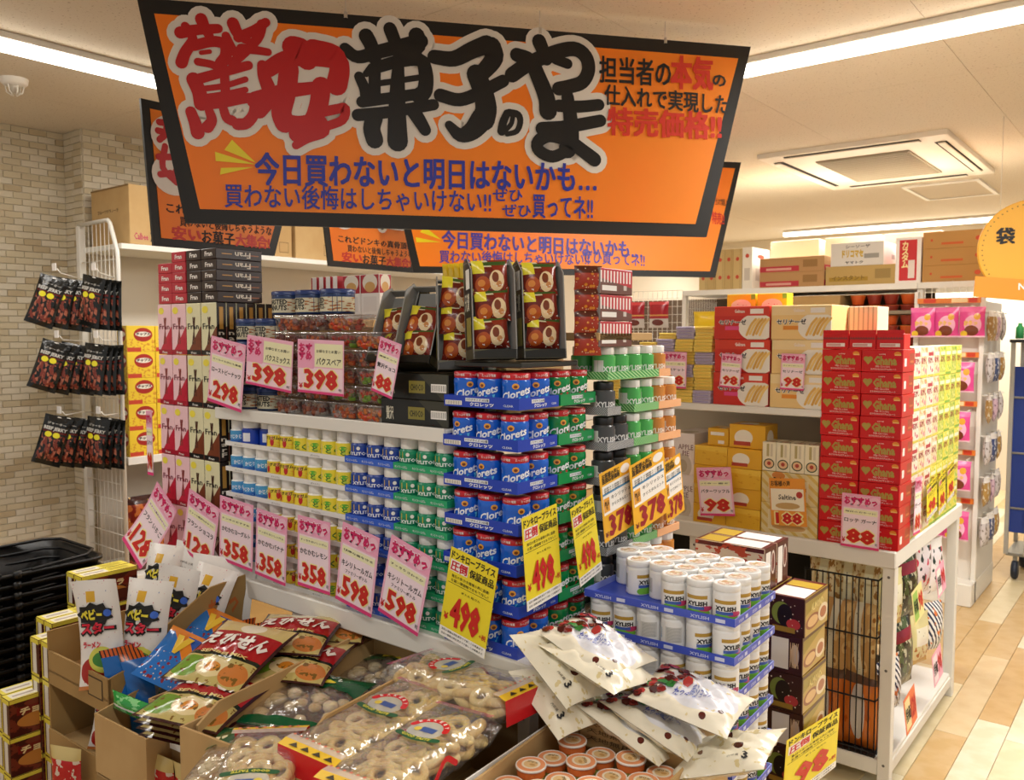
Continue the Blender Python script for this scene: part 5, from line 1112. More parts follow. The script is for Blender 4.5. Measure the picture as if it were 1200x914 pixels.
for k, (z, xs) in enumerate(((1.535, (-1.205, -1.08, -.945)), (1.225, (-1.10, -.99)), (.945, (-1.12, -1.0)), (.665, (-1.12, -.99)), (.38, (-1.12, -.99)))):
    for i, x in enumerate(xs): pkb((x, 5.33-.025*(i == len(xs)-1), z), rg.uniform(-.15, .15), 'pink sweet bag on the end rack, %s row down, %s' % (ORD[k], nth(i, len(xs))), 'pink sweet bags on the end rack')
part4('side_panel', -.905, -.90, 5.43, 5.95, .13, 1.74, C('d9d4ca', .6))
for z in (1.71, 1.40, 1.12, .84, .555):
    for x in (-1.20, -1.08, -.95): b = MB(); b.tube([(x+1.07, .02, z), (x+1.07, -.12, z)], .004, POST, 6); b.build('hook', RK)
for k in range(6):
    for i in range(3): b = MB(); b.tube([(.165, .17*i, .50+.235*k), (.225, .17*i, .50+.235*k)], .004, POST, 6); b.build('hook', RK)
sbg = [pouch(.12, .17, .04, P('sb%d' % i, c, [('noise', (5, .55), d), ('rect', (0, .8, 1, 1), 'ece8e4')], .2, bump=(18, .5)), None, 60+i, 8, 10) for i, (c, d) in enumerate((('cfc8c8', '8a8078'), ('44507a', 'c8ccd8'), ('b08a4a', 'e0d4b8'), ('d8b8c8', '907088')))]
for k in range(6):
    for i in range(3): sbg[(k*2+i) % 4]((-.865, 5.42+.17*i, .34+.235*k), pi/2+rg.uniform(-.2, .2), 'small bag hanging on the right side of the end rack, %s row up, %s back' % (ORD[k], ORD[i]), 'assorted small bags on the side of the end rack')
# far right: round sign, trolley, drawers
t = thing('hanging_sign', 'round mustard noodle sign hanging at the right edge', 'sign', (-.63, 5.0, 1.98), .35)
b = MB(); b.X = Matrix.Rotation(pi/2, 4, 'X'); b.lathe([(0, -.01), (.245, -.01), (.25, -.005), (.25, .005), (.245, .01), (0, .01)], C('dfa52c', .5), 48, False); b.X = Matrix(); b.build('disc', t)
b = MB(); f = FRONT(-.01)
for i in range(56): a = 2*pi*i/56; b.ell(f, .228*cos(a), .228*sin(a), .004, .004, C('8a6a1c', .5), 6, .001)
b.text('袋', f, -.165, .03, -.085, .11, INK, .05, .002); b.text('麺', f, .035, .03, .115, .11, INK, .05, .002); b.build('lettering', t)
b = MB(); vs = [(-.26, -.235), (-.255, -.13), (0, -.155), (.255, -.13), (.26, -.235), (0, -.262)]; b.poly(FRONT(-.014), vs, C('e08f1c', .5), .0); b.poly(lambda x, y, d=0: Vector((-x, -.006-d, y)), vs, C('e08f1c', .5), .0); b.text('Noodles', FRONT(-.014), -.06, -.205, .1, -.17, WHITE, .03, .001); b.build('ribbon', t)
for x in (-.15, .15): b = MB(); b.tube([(x, 0, .2), (x, 0, CEIL-1.98)], .0012, C('d8d4cc', .4, .5), 6); b.build('hanging_wire', t)
t = thing('roll_trolley', 'tall metal roll trolley with blue panels standing at the right edge', 'trolley', (-.68, 6.3, 0))
for x, y in ((-.17, -.2), (-.06, -.2), (-.17, .2), (.34, -.2), (.34, .2)): b = MB(); b.box(x-.012, x+.012, y-.012, y+.012, .16, 1.5, C('b9b6ae', .4, .3), .002); b.build('post', t)
b = MB(); b.box(-.17, .34, -.2, .2, .15, .17, C('8a8880', .4, .4), .002); b.build('base_frame', t)
b = MB(); b.box(-.19, .36, -.22, .22, 1.5, 1.52, C('2a2a2a', .5), .002); b.build('top_frame', t)
for z in (.45, .8, 1.15): b = MB(); b.box(-.17, .34, -.2, .2, z, z+.012, C('8a8880', .4, .4), .001); b.build('shelf', t)
b = MB(); b.box(-.16, -.07, -.19, -.18, .3, 1.35, C('1d3a8c', .5), .002); b.build('blue_panel', t)
for x, y in ((-.12, -.17), (.3, -.17), (-.12, .17), (.3, .17)):
    b = MB(); b.X = Matrix.Translation((x, y, .06)) @ Matrix.Rotation(pi/2, 4, 'Y'); b.lathe([(0, -.018), (.05, -.018), (.06, -.01), (.06, .01), (.05, .018), (0, .018)], C('1c2438', .5), 20); b.X = Matrix.Translation((x, y, 0)); b.box(-.012, .012, -.012, .012, .08, .15, C('8a8880', .4, .4)); b.build('caster', t)
for i in range(2): bx('storage_box', .2, .25, .105, P('stb2', 'e6d9a8', [('rect', (.42, .6, .58, .68), '4a4030')], .5), (-.80+.0*i, 6.35, 1.524+.108*i), 'cream storage box on the roll trolley, %s' % ('lower', 'upper')[i], 'box', 'cream storage boxes on the trolley')
b = MB(); b.lathe([(0, 0), (.022, 0), (.024, .004), (.024, .07), (.012, .085), (.011, .1)], C('2f8a4c', .3), 16); o = b.build('spray_bottle', loc=(-.84, 6.26, 1.524)); tag(o, 'small green bottle beside the cream storage boxes', 'bottle')
# ------------------------------------------------ rack along the left wall
G4 = thing('wall_rack', 'white rack on the left wall with a wire end panel and cartons on top', 'shelf', (-4.4, 2.11, 0))
def part5(name, x0, x1, y0, y1, z0, z1, m, ch=.002): b = MB(); b.box(x0+4.4, x1+4.4, y0-2.11, y1-2.11, z0, z1, m, ch); return b.build(name, G4)
def tube5(name, pts, r, n=8): b = MB(); b.tube([(x+4.4, y-2.11, z) for x, y, z in pts], r, POST, n); return b.build(name, G4)
tube5('end_frame', [(-4.2, 2.1, .03), (-4.2, 2.1, 1.93), (-4.205, 2.1, 1.97), (-4.27, 2.1, 2.11), (-4.29, 2.1, 2.128), (-4.61, 2.1, 2.128)], .011)
part5('rear_post', -4.625, -4.59, 2.09, 2.12, 0, 2.12, POST)
for i in range(8): tube5('wire', [(-4.245-.043*i, 2.1, .05), (-4.245-.043*i, 2.1, 2.04 if i == 0 else 2.12)], .0022, 6)
for i in range(24): tube5('wire', [(-4.605, 2.1, .08+.088*i), (-4.205, 2.1, .08+.088*i)], .0022, 6) if .08+.088*i < 2.0 else None
for z, n_ in ((2.0, 'top_shelf'), (.915, 'shelf'), (.30, 'shelf')): part5(n_, -4.61, -4.19, 2.115, 5.0, z-.02, z+.008, SHELF)
part5('price_rail', -4.192, -4.185, 2.115, 5.0, .885, .925, WHITE); part5('back_panel', -4.64, -4.625, 2.17, 5.0, 0, 2.0, C('d9d0c0', .7), 0)
chp = P('chp', 'eecb34', [('noise', (9, .55, 0, 0, 1, .5), 'd89a2c'), ('ell', (.58, .66, .34, .27), 'a8281c'), ('ell', (.58, .68, .28, .1), 'efe9da'), ('rect', (0, 0, .5, .16), 'c8452c')], .35)
for i in range(3):
    for k in range(5):
        b = MB(); b.box(-.1, 0, 0, .15, 0, .134, {'*': C('e3bf2e', .4), 'x+': chp, 'y-': chp}, .0015); b.text('チップス', SIDE(0), .05, .084, .125, .1, C('3a1a12', .5), .05, .0008)
        put(b, 'snack_box', (-4.205, 2.135+.153*i, .9235+.1345*k), 0, 'yellow potato snack box on the wall rack, %s column back, %s from the bottom' % (ORD[i], ORD[k]), 'box', 'yellow snack boxes on the wall rack')
def flapbox(w_, d_, h, txts, m=KRAFT):
    b = MB(); b.box(-w_, 0, 0, d_, 0, h, m, .002); f = SIDE(0)
    for s_, x0, y0, x1, y1, c in txts: b.text(s_, f, x0*d_, y0*h, x1*d_, y1*h, C(c, .6), .02, .0008)
    b.rect(f, d_*.72, h*.1, d_*.93, h*.35, C('8a6c40', .7), .0005); b.rect(f, d_*.735, h*.12, d_*.915, h*.33, C('b8945f', .7), .0009)
    return b
b = flapbox(.40, .27, .30, [('Calbee', .08, .08, .36, .2, 'b83a5c'), ('20098', .4, .06, .66, .24, '4a3a24')]); b.text('フルーツグラノーラ', FRONT(0), -.33, .17, -.11, .19, C('4a3a24', .6), .02, .0008); b.box(-.40, 0, -.002, .0, .292, .30, C('8a6c40', .7))
put(b, 'cardboard_carton', (-4.20, 2.165, 2.009), 0, 'large brown carton at the near end of the wall rack top', 'carton')
for i, (y, d_, h) in enumerate(((2.50, .3, .26), (2.84, .32, .25), (3.19, .30, .28), (3.52, .34, .25), (3.90, .36, .27), (4.30, .4, .25))):
    put(flapbox(.36, d_, h, [('CARTON', .1, .4, .5, .55, '7a5c34')] if i % 2 else []), 'cardboard_carton', (-4.21, y, 2.009), rg.uniform(-.02, .02), 'brown carton on the wall rack top, %s after the large one' % ORD[i], 'carton', 'cartons on the wall rack')
dk = [pouch(.16, .2, .06, P('dk%d' % i, c, [('noise', (4, .5), d), ('rect', (0, .8, 1, 1), e), ('vor', (6, .16), 'c8a05a')], .2, bump=(18, .6)), None, 70+i, 8, 10) for i, (c, d, e) in enumerate((('4a1c14', '8a3a24', '241412'), ('7a2418', 'b8642c', '3a1a14')))]
for i in range(6):
    for k in range(2): dk[(i+k) % 2]((-4.27+.03*k, 2.20+.13*i, .312+.2*k), pi/2+rg.uniform(-.3, .3), 'dark snack bag low on the wall rack, %s row, %s back' % (('front', 'upper')[k], ORD[i]), 'dark snack bags low on the wall rack')
# jerky packs on hooks in front of the wire panel
jm = P('jrk', '1a1a18', [('noise', (5, .5, .08, .1, .92, .62), '7a3426'), ('noise', (8, .56, .1, .1, .9, .55), 'a8624a'), ('rect', (.06, .66, .94, .70), '5a1a14'), ('ell', (.3, .62, .13, .055), 'e8dc2c'), ('ell', (.6, .62, .13, .055), 'e8dc2c'), ('ell', (.5, .98, .08, .012), 'd8d4cc')], .16, bump=(24, .7))
def jerky():
    b = MB(); b.X = Matrix.Rotation(pi/2, 4, 'X') @ Matrix.Translation((0, -.125, 0)); f = pillow(b, .118, .235, .028, jm, C('14130f', .2), 81, 10, 14)
    b.text('BEEF JERKY', f, -.05, .045, .05, .066, C('c8c4bc', .4), .04, .0025); b.text('ジャーキー', f, -.04, .075, .04, .088, C('b8b4ac', .4), .02, .0022); b.X = Matrix(); return tag(b.build('jerky_pack'), cat='packet')
jk = Maker(jerky)
for k, z in enumerate((1.835, 1.515, 1.15)):
    for g_, (px0, px1, Y0, Y1, n_, r0, r1) in enumerate(((66, 98, 1.86, 1.98, 4, .95, .75), (112, 132, 1.97, 2.055, 4, .45, .25))):
        for i in range(n_):
            t_ = i/(n_-1); Y = Y0+(Y1-Y0)*t_; px = px0+(px1-px0)*t_; Q = onyp(px, 350, Y)
            jk((Q.x, Y, z-.012*t_+rg.uniform(-.006, .006)), (rg.uniform(-.03, .03), .30-.18*t_-(.12 if g_ else 0)+rg.uniform(-.05, .05), r0+(r1-r0)*t_), 'dark jerky pack, %s hook of the %s tier, %s from the front' % (('left', 'right')[g_], ('top', 'middle', 'lowest')[k], ORD[i]), 'jerky packs on hooks', scale=(1.12, 1.12, 1.05))
        A = onyp(px0+3, 340, Y0-.03); B = onyp(px1+1, 340, 2.09)
        tube5('hook', [(B.x, 2.1, z+.0), (A.x, Y0-.02, z+.01), (A.x, Y0-.035, z+.03)], .003, 6)
        b = MB(); b.box(A.x+4.4-.02, A.x+4.4+.02, Y0-.05-2.11, Y0-.047-2.11, z+.02, z+.055, C('f0ece8', .2)); b.build('hook_label', G4)
# ------------------------------------------------ stack of shopping baskets
BK = C('060607', .42)
def basket():
    t = thing('shopping_basket', 'basket', 'basket'); W_, D_, H = .44, .64, .22
    b = MB(); out = [(W_*.84, D_*.86, 0), (W_*.90, D_*.92, .1), (W_*.965, D_*.965, H-.012), (W_, D_, H-.012), (W_, D_, H), (W_*.945, D_*.955, H), (W_*.88, D_*.90, .1), (W_*.82, D_*.84, .006)]
    loft(b, [rr_loop(a, c, .05, z, 4) for a, c, z in out], BK, (True, True)); b.build('basket_body', t)
    for s_ in (-1, 1):
        b = MB(); y = s_*.05; b.tube([(-W_/2+.005, y, H+.004), (-W_/2+.03, s_*D_*.40, H+.012), (-W_*.3, s_*D_*.475, H+.014), (W_*.3, s_*D_*.475, H+.014), (W_/2-.03, s_*D_*.40, H+.012), (W_/2-.005, y, H+.004)], .006, BK, 8); b.build('handle', t)
    for sx in (-1, 1):
        b = MB(); b.X = Matrix.Translation((sx*(W_/2+.002), 0, H-.004)); b.lathe([(.0, -.01), (.014, -.01), (.014, .012), (0, .014)], BK, 10); b.build('hinge', t)
    for j in range(5):
        for sx in (-1, 1):
            z = .035+.032*j; r_ = W_*(.845+.115*z/H)/2+.0012; b = MB(); b.box(sx*r_-.002, sx*r_+.002, -D_*.36, D_*.36, z, z+.012, C('050505', .7), .001); b.build('side_slot', t)
    return t
bsk = Maker(basket)
for k in range(14): bsk((-3.41, 1.20, .008+.037*k), rg.uniform(-.008, .008), 'black plastic shopping basket, %s' % ('topmost of the nested stack' if k == 13 else '%s from the floor in the nested stack' % ORD[k]), 'nested black shopping baskets')
# ------------------------------------------------ heap of cartons and bags in the foreground
def basis(TL, TR, BL):
    TL, TR, BL = Vector(TL), Vector(TR), Vector(BL); v = TL-BL; h = v.length; v.normalize(); u = TR-TL; u -= v*u.dot(v); w_ = u.length; u.normalize(); n = u.cross(v)
    return TL+(u*w_-v*h)/2, Matrix((u, v, n)).transposed().to_euler(), w_, h
def solid(name, w_, d_, h, loc, lbl, m=KRAFT, rot=0, grp=None): return put(plain_box('', w_, d_, h, m), name, loc, rot, lbl, 'carton', grp)
# chocolate-covered biscuit boxes stepping down beside the baskets
cbm = P('cbs', '4a1a12', [('noise', (4, .5), '7a3420'), ('ell', (.45, .35, .35, .2), 'c8843c'), ('ell', (.7, .25, .25, .15), '5a2414'), ('rect', (0, .9, 1, 1), 'e8d84c'), ('rect', (.1, .55, .9, .75), '7a1c14')], .35)
cbe = P('cbe', '4a1a12', [('rect', (.25, .06, .72, .9), 'e2ddd2'), ('rect', (0, .88, 1, 1), 'e8d84c'), ('rect', (0, 0, .12, 1), 'dccb44'), ('rect', (0, 0, 1, .07), 'dccb44')], .35)
cbt = P('cbt', 'e9da5a', [('rect', (.12, .06, .88, .5), 'efe9d8'), ('rect', (.2, .55, .8, .9), 'cbb84a'), ('rect', (.4, .1, .6, .45), 'b8a8a0')], .35)
def cbox():
    b = MB(); b.box(0, .058, 0, .20, 0, .118, {'x+': cbm, 'y-': cbe, 'z+': cbt, '*': C('4a1a12', .4)}, .0015); b.text('チョコラ', SIDE(.058), .03, .062, .15, .085, C('f0d8a0', .4), .05, .0008); return tag(b.build('biscuit_box'), cat='box')
cbk = Maker(cbox)
st = [((-3.105, 1.33), .585, 5, 'rear'), ((-3.045, 1.33), .585, 5, 'rear right'), ((-2.945, 1.16), .50, 4, 'middle'), ((-2.885, 1.16), .50, 4, 'middle right'), ((-2.765, 1.07), .50, 4, 'front'), ((-2.70, 1.075), .50, 4, 'front right'), ((-2.835, .99), .335, 3, 'lowest'), ((-2.775, .985), .335, 3, 'lowest right')]
for (x, y), z, n_, lb in st:
    for k in range(n_): cbk((x, y, z-.1195*k), rg.uniform(-.02, .02), 'yellow-topped brown biscuit box, %s pile beside the baskets, %s down' % (lb, ORD[k]), 'yellow-topped biscuit boxes beside the baskets')
# two-level display of white popcorn-like snack bags
kb = C('a5844f', .8, noise=(3, '9a7946'))
t = thing('display_carton', 'brown two-level display carton of white snack bags at lower left', 'carton', (-2.47, 1.0, 0), .02)
b = MB(); b.box(0, .34, 0, .415, .605, .612, KRAFT); b.build('upper_floor', t)
b = MB(); b.box(0, .34, 0, .006, .57, .665, kb); b.rect(FRONT(0), .23, .60, .31, .655, C('4a3a24', .6), .0006); b.rect(FRONT(0), .235, .604, .305, .651, C('a08250', .8), .001); b.build('front_lip', t)
b = MB(); vs = [(x, y, z) for x in (.334, .34) for y, z in ((0, .3), (.415, .3), (.415, .845), (.30, .835), (.16, .76), (.06, .68), (0, .665))]
b.add(vs, [(6, 5, 4, 3, 2, 1, 0), (7, 8, 9, 10, 11, 12, 13)], kb); b.add(vs, [(i, (i+1) % 7, (i+1) % 7+7, i+7) for i in range(7)], kb)
mps = lambda x, y, d=0: Vector((.34+d, x, y)); b.text('SNACK', mps, .16, .70, .27, .735, C('b8642c', .6), .05, .0008); b.text('おやつ', mps, .29, .74, .39, .80, C('b8642c', .6), .05, .0008); b.build('side_wall', t)
b = MB(); b.box(0, .006, 0, .415, .35, .72, kb); b.build('left_wall', t); b = MB(); b.box(0, .34, .409, .415, .35, .80, kb); b.build('back_wall', t)
b = MB(); b.box(0, .34, 0, .415, .40, .407, KRAFT); b.build('lower_floor', t); b = MB(); b.box(0, .34, -.004, .003, .35, .44, kb); b.build('lower_lip', t); b = MB(); b.box(.0, .34, .0, .006, 0, .35, kb); b.box(0, .34, .3, .306, 0, .35, kb); b.build('foot', t)
snm = P('snb', 'ece8e2', [('vor', (16, .11), 'c8405a'), ('vor', (11, .08), '3a6ab0'), ('ell', (.5, .16, .46, .15), 'a8241c'), ('ell', (.55, .27, .3, .12), 'd8d85a'), ('ell', (.55, .27, .22, .07), '3f8a3a'), ('rect', (.3, .8, .5, .9), 'dfae2c'), ('rect', (0, 0, 1, .035), 'c87a3c')], .28, bump=(14, .4))
def snbag(w_, h_, seed, curl=.02):
    def mk():
        b = MB(); b.X = Matrix.Rotation(pi/2, 4, 'X') @ Matrix.Translation((0, h_/2, 0)); f = pillow(b, w_, h_, .045, snm, C('e8e4dc', .3), seed, 12, 18, .06, .2, 0, curl)
        b.poly(f, [(w_*(-.02+(.44 if a % 2 else .36)*cos(a*pi/9)), h_*(.19+(.115 if a % 2 else .085)*sin(a*pi/9))) for a in range(18)], INK, .0045); b.text('ベビー', f, -w_*.34, h_*.14, w_*.16, h_*.24, C('e8d83c', .4), .07, .0055); b.ell(f, w_*.28, h_*.2, w_*.09, h_*.035, C('3c6ad0', .4), 10, .006)
        b.text('スター', f, -w_*.40, -.004, w_*.44, h_*.13, INK, .11, .0052); b.text('スター', f, -w_*.36, h_*.01, w_*.40, h_*.12, C('d8203c', .4), .05, .0064)
        b.text('ラーメン', f, -w_*.35, -h_*.12, w_*.05, -h_*.06, C('cf2038', .4), .05, .004); b.X = Matrix(); return tag(b.build('snack_bag'), cat='bag')
    return Maker(mk)
s1, s2 = snbag(.125, .29, 91), snbag(.13, .28, 92, -.012)
for i, (px, py, Y, mk, rx, ry, rz) in enumerate(((125, 778, 1.045, s1, -.05, -.08, .62), (163, 768, 1.10, s2, -.1, .06, .55), (188, 742, 1.19, s1, -.2, .16, .55), (218, 728, 1.26, s2, -.25, .22, .5), (180, 722, 1.32, s2, -.15, .08, .5))):
    Q = onyp(px, py, Y); mk((Q.x, Y, .614), (rx, ry, rz), 'white speckled snack bag standing in the display carton, %s from the left front' % ORD[i], 'white speckled snack bags')
s1((-2.28, 1.08, .409), (-.08, .06, .5), 'white snack bag in the lower compartment of the display carton', 'white speckled snack bags', scale=(.9, .9, .72)); s2((-2.20, 1.02, .36), (0, 0, .6), 'x') if False else None
# big plain backs of bags behind
def plainbag(w_, h_, seed):
    def mk():
        b = MB(); b.X = Matrix.Rotation(pi/2, 4, 'X') @ Matrix.Translation((0, h_/2, 0)); f = pillow(b, w_, h_, .03, P('pbk', 'ebe8e3', [('vor', (20, .06), 'a8a4a0')], .25, bump=(12, .4)), None, seed, 12, 12, .06, .2)
        for j in range(3): b.text('原材料名 小麦粉 植物油 食塩 砂糖', f, -w_*.38, h_*(.18-.09*j), w_*.3, h_*(.215-.09*j), C('55504c', .5), .01, .004)
        b.X = Matrix(); return tag(b.build('snack_bag'), cat='bag')
    return Maker(mk)
pb_ = plainbag(.22, .19, 95); Q = onyp(256, 700, 1.38); pb_((Q.x, 1.37, .70), (-.2, .08, .45), 'white bag seen from behind at the back of the display carton', 'white speckled snack bags'); Q = onyp(222, 690, 1.39); pb_((Q.x, 1.395, .70), (-.2, .18, .4), 'second white bag turned backwards at the rear of the display carton', 'white speckled snack bags')
solid('cardboard_carton', .3, .10, .085, (-2.44, 1.30, .613), 'low brown carton lifting the rear white bags')
# blue ramen-snack bags in a brown crate
put(carton_mb(.235, .62, .215, KRAFT, KRAFT, .005, .15), 'cardboard_carton', (-2.10, .955, .455), .04, 'open brown crate holding the blue bags', 'carton'); solid('cardboard_carton', .24, .62, .45, (-2.10, .955, .0), 'closed brown carton under the blue bag crate', C('97794a', .8), .04)
blm = P('blb', '1f6cc0', [('rect', (.16, .14, .52, .78), '8c8a8a'), ('vor', (17, .3, .16, .14, .52, .78), 'a83a34'), ('vor', (23, .2, .16, .14, .52, .78), 'c8a83c'), ('vor', (29, .16, .16, .14, .52, .78), '2c8a4a'), ('half', (.5, 1, 1.12), 'e07a2c'), ('half', (.5, 1, 1.22), '2c7ac8'), ('rect', (0, .93, 1, 1), 'd8601c'), ('stripe', (1, 0, 42, .35, 0, .93, 1, 1), '2a1a18')], .18, bump=(9, .6))
def blue():
    b = MB(); b.X = Matrix.Rotation(pi/2, 4, 'X') @ Matrix.Translation((0, .14, 0)); f = pillow(b, .42, .28, .05, blm, C('1f6cc0', .3), 101, 20, 16, .05, .25); b.X = Matrix(); return tag(b.build('snack_bag'), cat='bag')
blb = Maker(blue)
M_ = [((-2.09, 1.20, .455), (-.12, 0, pi/2-.22), 'large blue bag with an orange toothed top edge'), ((-2.02, 1.23, .45), (-.32, 0, pi/2-.2), 'second large blue bag, tucked under the red packs')]
for l, r_, lb in M_: blb(l, r_, lb, 'blue snack bags in the crate')
bl2 = P('bl2', '2a74c4', [('half', (1, 1, 1.0), 'e88a2c'), ('half', (1, 1, 1.25), '2a5ab0'), ('vor', (12, .3, 0, 0, 1, .5), '8a2c3c'), ('vor', (16, .2, 0, 0, 1, .5), 'd8cfc8'), ('rect', (0, .9, 1, 1), 'e88a2c')], .15, bump=(14, .6))
def small_blue():
    b = MB(); f = pillow(b, .17, .17, .035, bl2, C('2a74c4', .3), 103, 12, 12); b.text('V', f, -.05, .0, .0, .06, C('f0c83c', .4), .12, .004); return tag(b.build('snack_bag'), cat='bag')
sbl = Maker(small_blue)
for i, (a, z) in enumerate((((212, 775), .70), ((250, 748), .715))):
    Q = onzp(*a, z); sbl(tuple(Q), (.5, .35, .5), 'small blue and orange bag lying against the large blue bag, %s' % ('nearer', 'farther')[i], 'small blue and orange bags')
grn = P('grn', '2f9a44', [('noise', (5, .55), '8ad08a'), ('rect', (0, .4, 1, .5), 'e8e4dc')], .15); gb = pouch(.16, .05, .03, grn, None, 104); gb((-2.02, 1.01, .60), (0, 0, .1), 'green bag edge at the front of the blue bag crate')
# red seafood-snack packs in a pile
put(carton_mb(.31, .60, .24, KRAFT, KRAFT, .005), 'cardboard_carton', (-1.955, 1.02, .42), .10, 'open brown crate under the pile of red packs', 'carton'); solid('cardboard_carton', .31, .60, .41, (-1.955, 1.02, .0), 'closed brown carton under the red pack crate', C('97794a', .8), .10)
b = MB(); b.box(0, .07, 0, .002, 0, .075, PAPER); b.rect(FRONT(0), .015, .02, .045, .06, INK, .0006); put(b, 'paper_label', (-1.86, 1.02, .565), .10, 'white label with a black mark on the red pack crate', 'label')
sfm = P('sfm', 'a81c20', [('rect', (0, .78, 1, 1), 'cdb878'), ('ell', (.5, .88, .16, .1), 'e8e2c8'), ('rect', (0, .36, 1, .41), '17261a'), ('rect', (0, 0, 1, .36), 'bfae6a'), ('ell', (.18, .2, .2, .14), '6f9a2c'), ('ell', (.5, .22, .2, .12), 'e2cf9a'), ('ell', (.5, .22, .1, .06), 'd88a2c'), ('ell', (.8, .18, .17, .13), 'c87a3a'), ('noise', (12, .6, 0, 0, 1, .34), '7a5a24'), ('rect', (0, 0, .03, 1), '3a1a18'), ('rect', (.97, 0, 1, 1), '3a1a18'), ('rect', (0, 0, 1, .025), '3a1a18')], .14, bump=(10, .8))
def sea():
    b = MB(); w_, h_ = .225, .235; f = pillow(b, w_, h_, .04, sfm, C('7a1a18', .2), 111, 16, 18, .05, .3)
    for j, s_ in enumerate('えびせん'): b.text(s_, f, -.098+.05*j, .0, -.052+.05*j, .052, C('efe6dc', .4), .05, .0035)
    b.text('SENBEI MIX', f, -.07, -.028, .07, -.018, C('e0c87a', .4), .03, .0035)
    return tag(b.build('snack_pack'), cat='packet')
sea_ = Maker(sea)
def lay3(mk, TL, TR, BL, lbl, grp, w0, h0, zs=1):
    c_, e, w_, h = basis(TL, TR, BL); return mk(tuple(c_), tuple(e), lbl, grp)
zz = lambda p, z: onzp(p[0], p[1], z)
SG = 'red and cream rice cracker packs'
lay3(sea_, zz((260, 737), .81), zz((329, 756), .80), zz((207, 784), .765), 'red rice cracker pack on top of the pile, slanting towards the front', SG, 0, 0)
for k in range(4):
    lay3(sea_, zz((232+k*3, 790+k*7), .745-.026*k), zz((318+k*2, 800+k*8), .74-.026*k), zz((178, 828+k*9), .73-.026*k), 'red rice cracker pack in the front pile, %s below the slanting one' % ORD[k], SG, 0, 0)
lay3(sea_, zz((321, 722), .79), zz((392, 734), .785), zz((283, 762), .775), 'red rice cracker pack right of the slanting one', SG, 0, 0)
lay3(sea_, zz((333, 752), .755), zz((398, 762), .75), zz((293, 790), .745), 'red rice cracker pack lying under the right one', SG, 0, 0)
lay3(sea_, zz((366, 716), .765), zz((424, 735), .76), zz((340, 750), .755), 'red rice cracker pack farthest back, below the gondola edge', SG, 0, 0)
rp = pouch(.10, .16, .03, P('rpk', 'b81c24', [('noise', (4, .55), 'd8c8b8'), ('rect', (0, .8, 1, 1), 'cdb878')], .2), None, 115)
for i in range(2): rp((-1.86+.1*i, 1.01+.01*i, .40), (.1, 0, .1), 'red pack standing in front of the crate at the bottom edge, %s' % ('left', 'right')[i], 'red packs at the bottom edge')
rp((-2.28, .96, .30), (0, 0, .4), 'red and white pack at the lower left edge below the display carton', 'red packs at the bottom edge')
# clear bags of arare with green labels
put(carton_mb(.285, .60, .285, KRAFT, CARDIN, .006), 'cardboard_carton', (-1.60, .90, .455), .115, 'open brown carton of clear green-labelled cracker bags', 'carton'); solid('cardboard_carton', .285, .68, .45, (-1.60, .90, .0), 'closed brown carton under the green-labelled bags', C('97794a', .8), .115)
def blob(b, x, y, z, r, m, sq=.6, rnd=None, n=8):
    """rounded cracker lump"""
    k = 5; vs = []; R_ = rnd or RX; tw = R_.uniform(0, 3)
    for j in range(1, k):
        a = pi*j/k
        for i in range(n):
            p = 2*pi*i/n+tw; rr_ = r*(1+.13*sin(3*p+x*50)); vs.append((x+rr_*sin(a)*cos(p), y+rr_*sin(a)*sin(p), z+r*sq*cos(a)))
    t_, bo = len(vs), len(vs)+1; vs += [(x, y, z+r*sq), (x, y, z-r*sq)]
    fs = [(j*n+i, (j+1)*n+i, (j+1)*n+(i+1) % n, j*n+(i+1) % n) for j in range(k-2) for i in range(n)]
    fs += [(t_, i, (i+1) % n) for i in range(n)]+[(bo, (k-2)*n+(i+1) % n, (k-2)*n+i) for i in range(n)]
    b.add(vs, fs, m, True)
GLM = P('glm', '0f5a34', [('noise', (3, .62), '1a6a40')], .18)
def arare():
    t = thing('cracker_bag', 'bag', 'bag'); w_, h_ = .235, .27; R_ = random.Random(5)
    b = MB(); f = pillow(b, w_, h_, .065, FILM, FILM, 121, 16, 18, .06, .35); b.build('clear_film', t)
    cm_ = [C('e6d2a2', .55, bump=(40, .6)), C('dcc08a', .55, bump=(40, .6)), C('ecdcb4', .55, bump=(40, .6))]
    for q in range(34):
        x = R_.uniform(-.4, .4)*w_; y = R_.uniform(-.42, .42)*h_; hh = max(0, f(x, y).z)
        b = MB(); blob(b, 0, 0, 0, R_.uniform(.014, .021), cm_[q % 3], .6, R_); b.build('cracker', t, loc=(x, y, min(hh-.012, R_.uniform(.0, .022)) if hh > .014 else 0))
    b = MB(); nx, ny = 10, 6
    def lab(x0, x1, y0, y1):
        vs = [f(x0+(x1-x0)*i/nx, y0+(y1-y0)*j/ny, .0022) for j in range(ny+1) for i in range(nx+1)]
        b.add(vs, [(j*(nx+1)+i, j*(nx+1)+i+1, (j+1)*(nx+1)+i+1, (j+1)*(nx+1)+i) for j in range(ny) for i in range(nx)], GLM, True, uvs=[(i/nx, j/ny) for j in range(ny+1) for i in range(nx+1)])
    lab(-w_*.48, w_*.48, h_*.08, h_*.49); lab(-w_*.48, w_*.48, -h_*.49, -h_*.40)
    b.text('素焼き', f, -.025, h_*.33, .03, h_*.41, C('d8e8dc', .4), .03, .004); b.text('あられ', f, -.05, h_*.22, .055, h_*.32, C('e8f0e8', .4), .03, .004)
    for j in range(6): b.quad(f(-.04+.014*j, h_*.15, .004), f(-.024+.014*j, h_*.148, .004), f(-.024+.014*j, h_*.19, .004), f(-.04+.014*j, h_*.188, .004), C('e8d83c', .4))
    b.build('green_label', t); return t
ar = Maker(arare); AG = 'clear cracker bags with green labels'
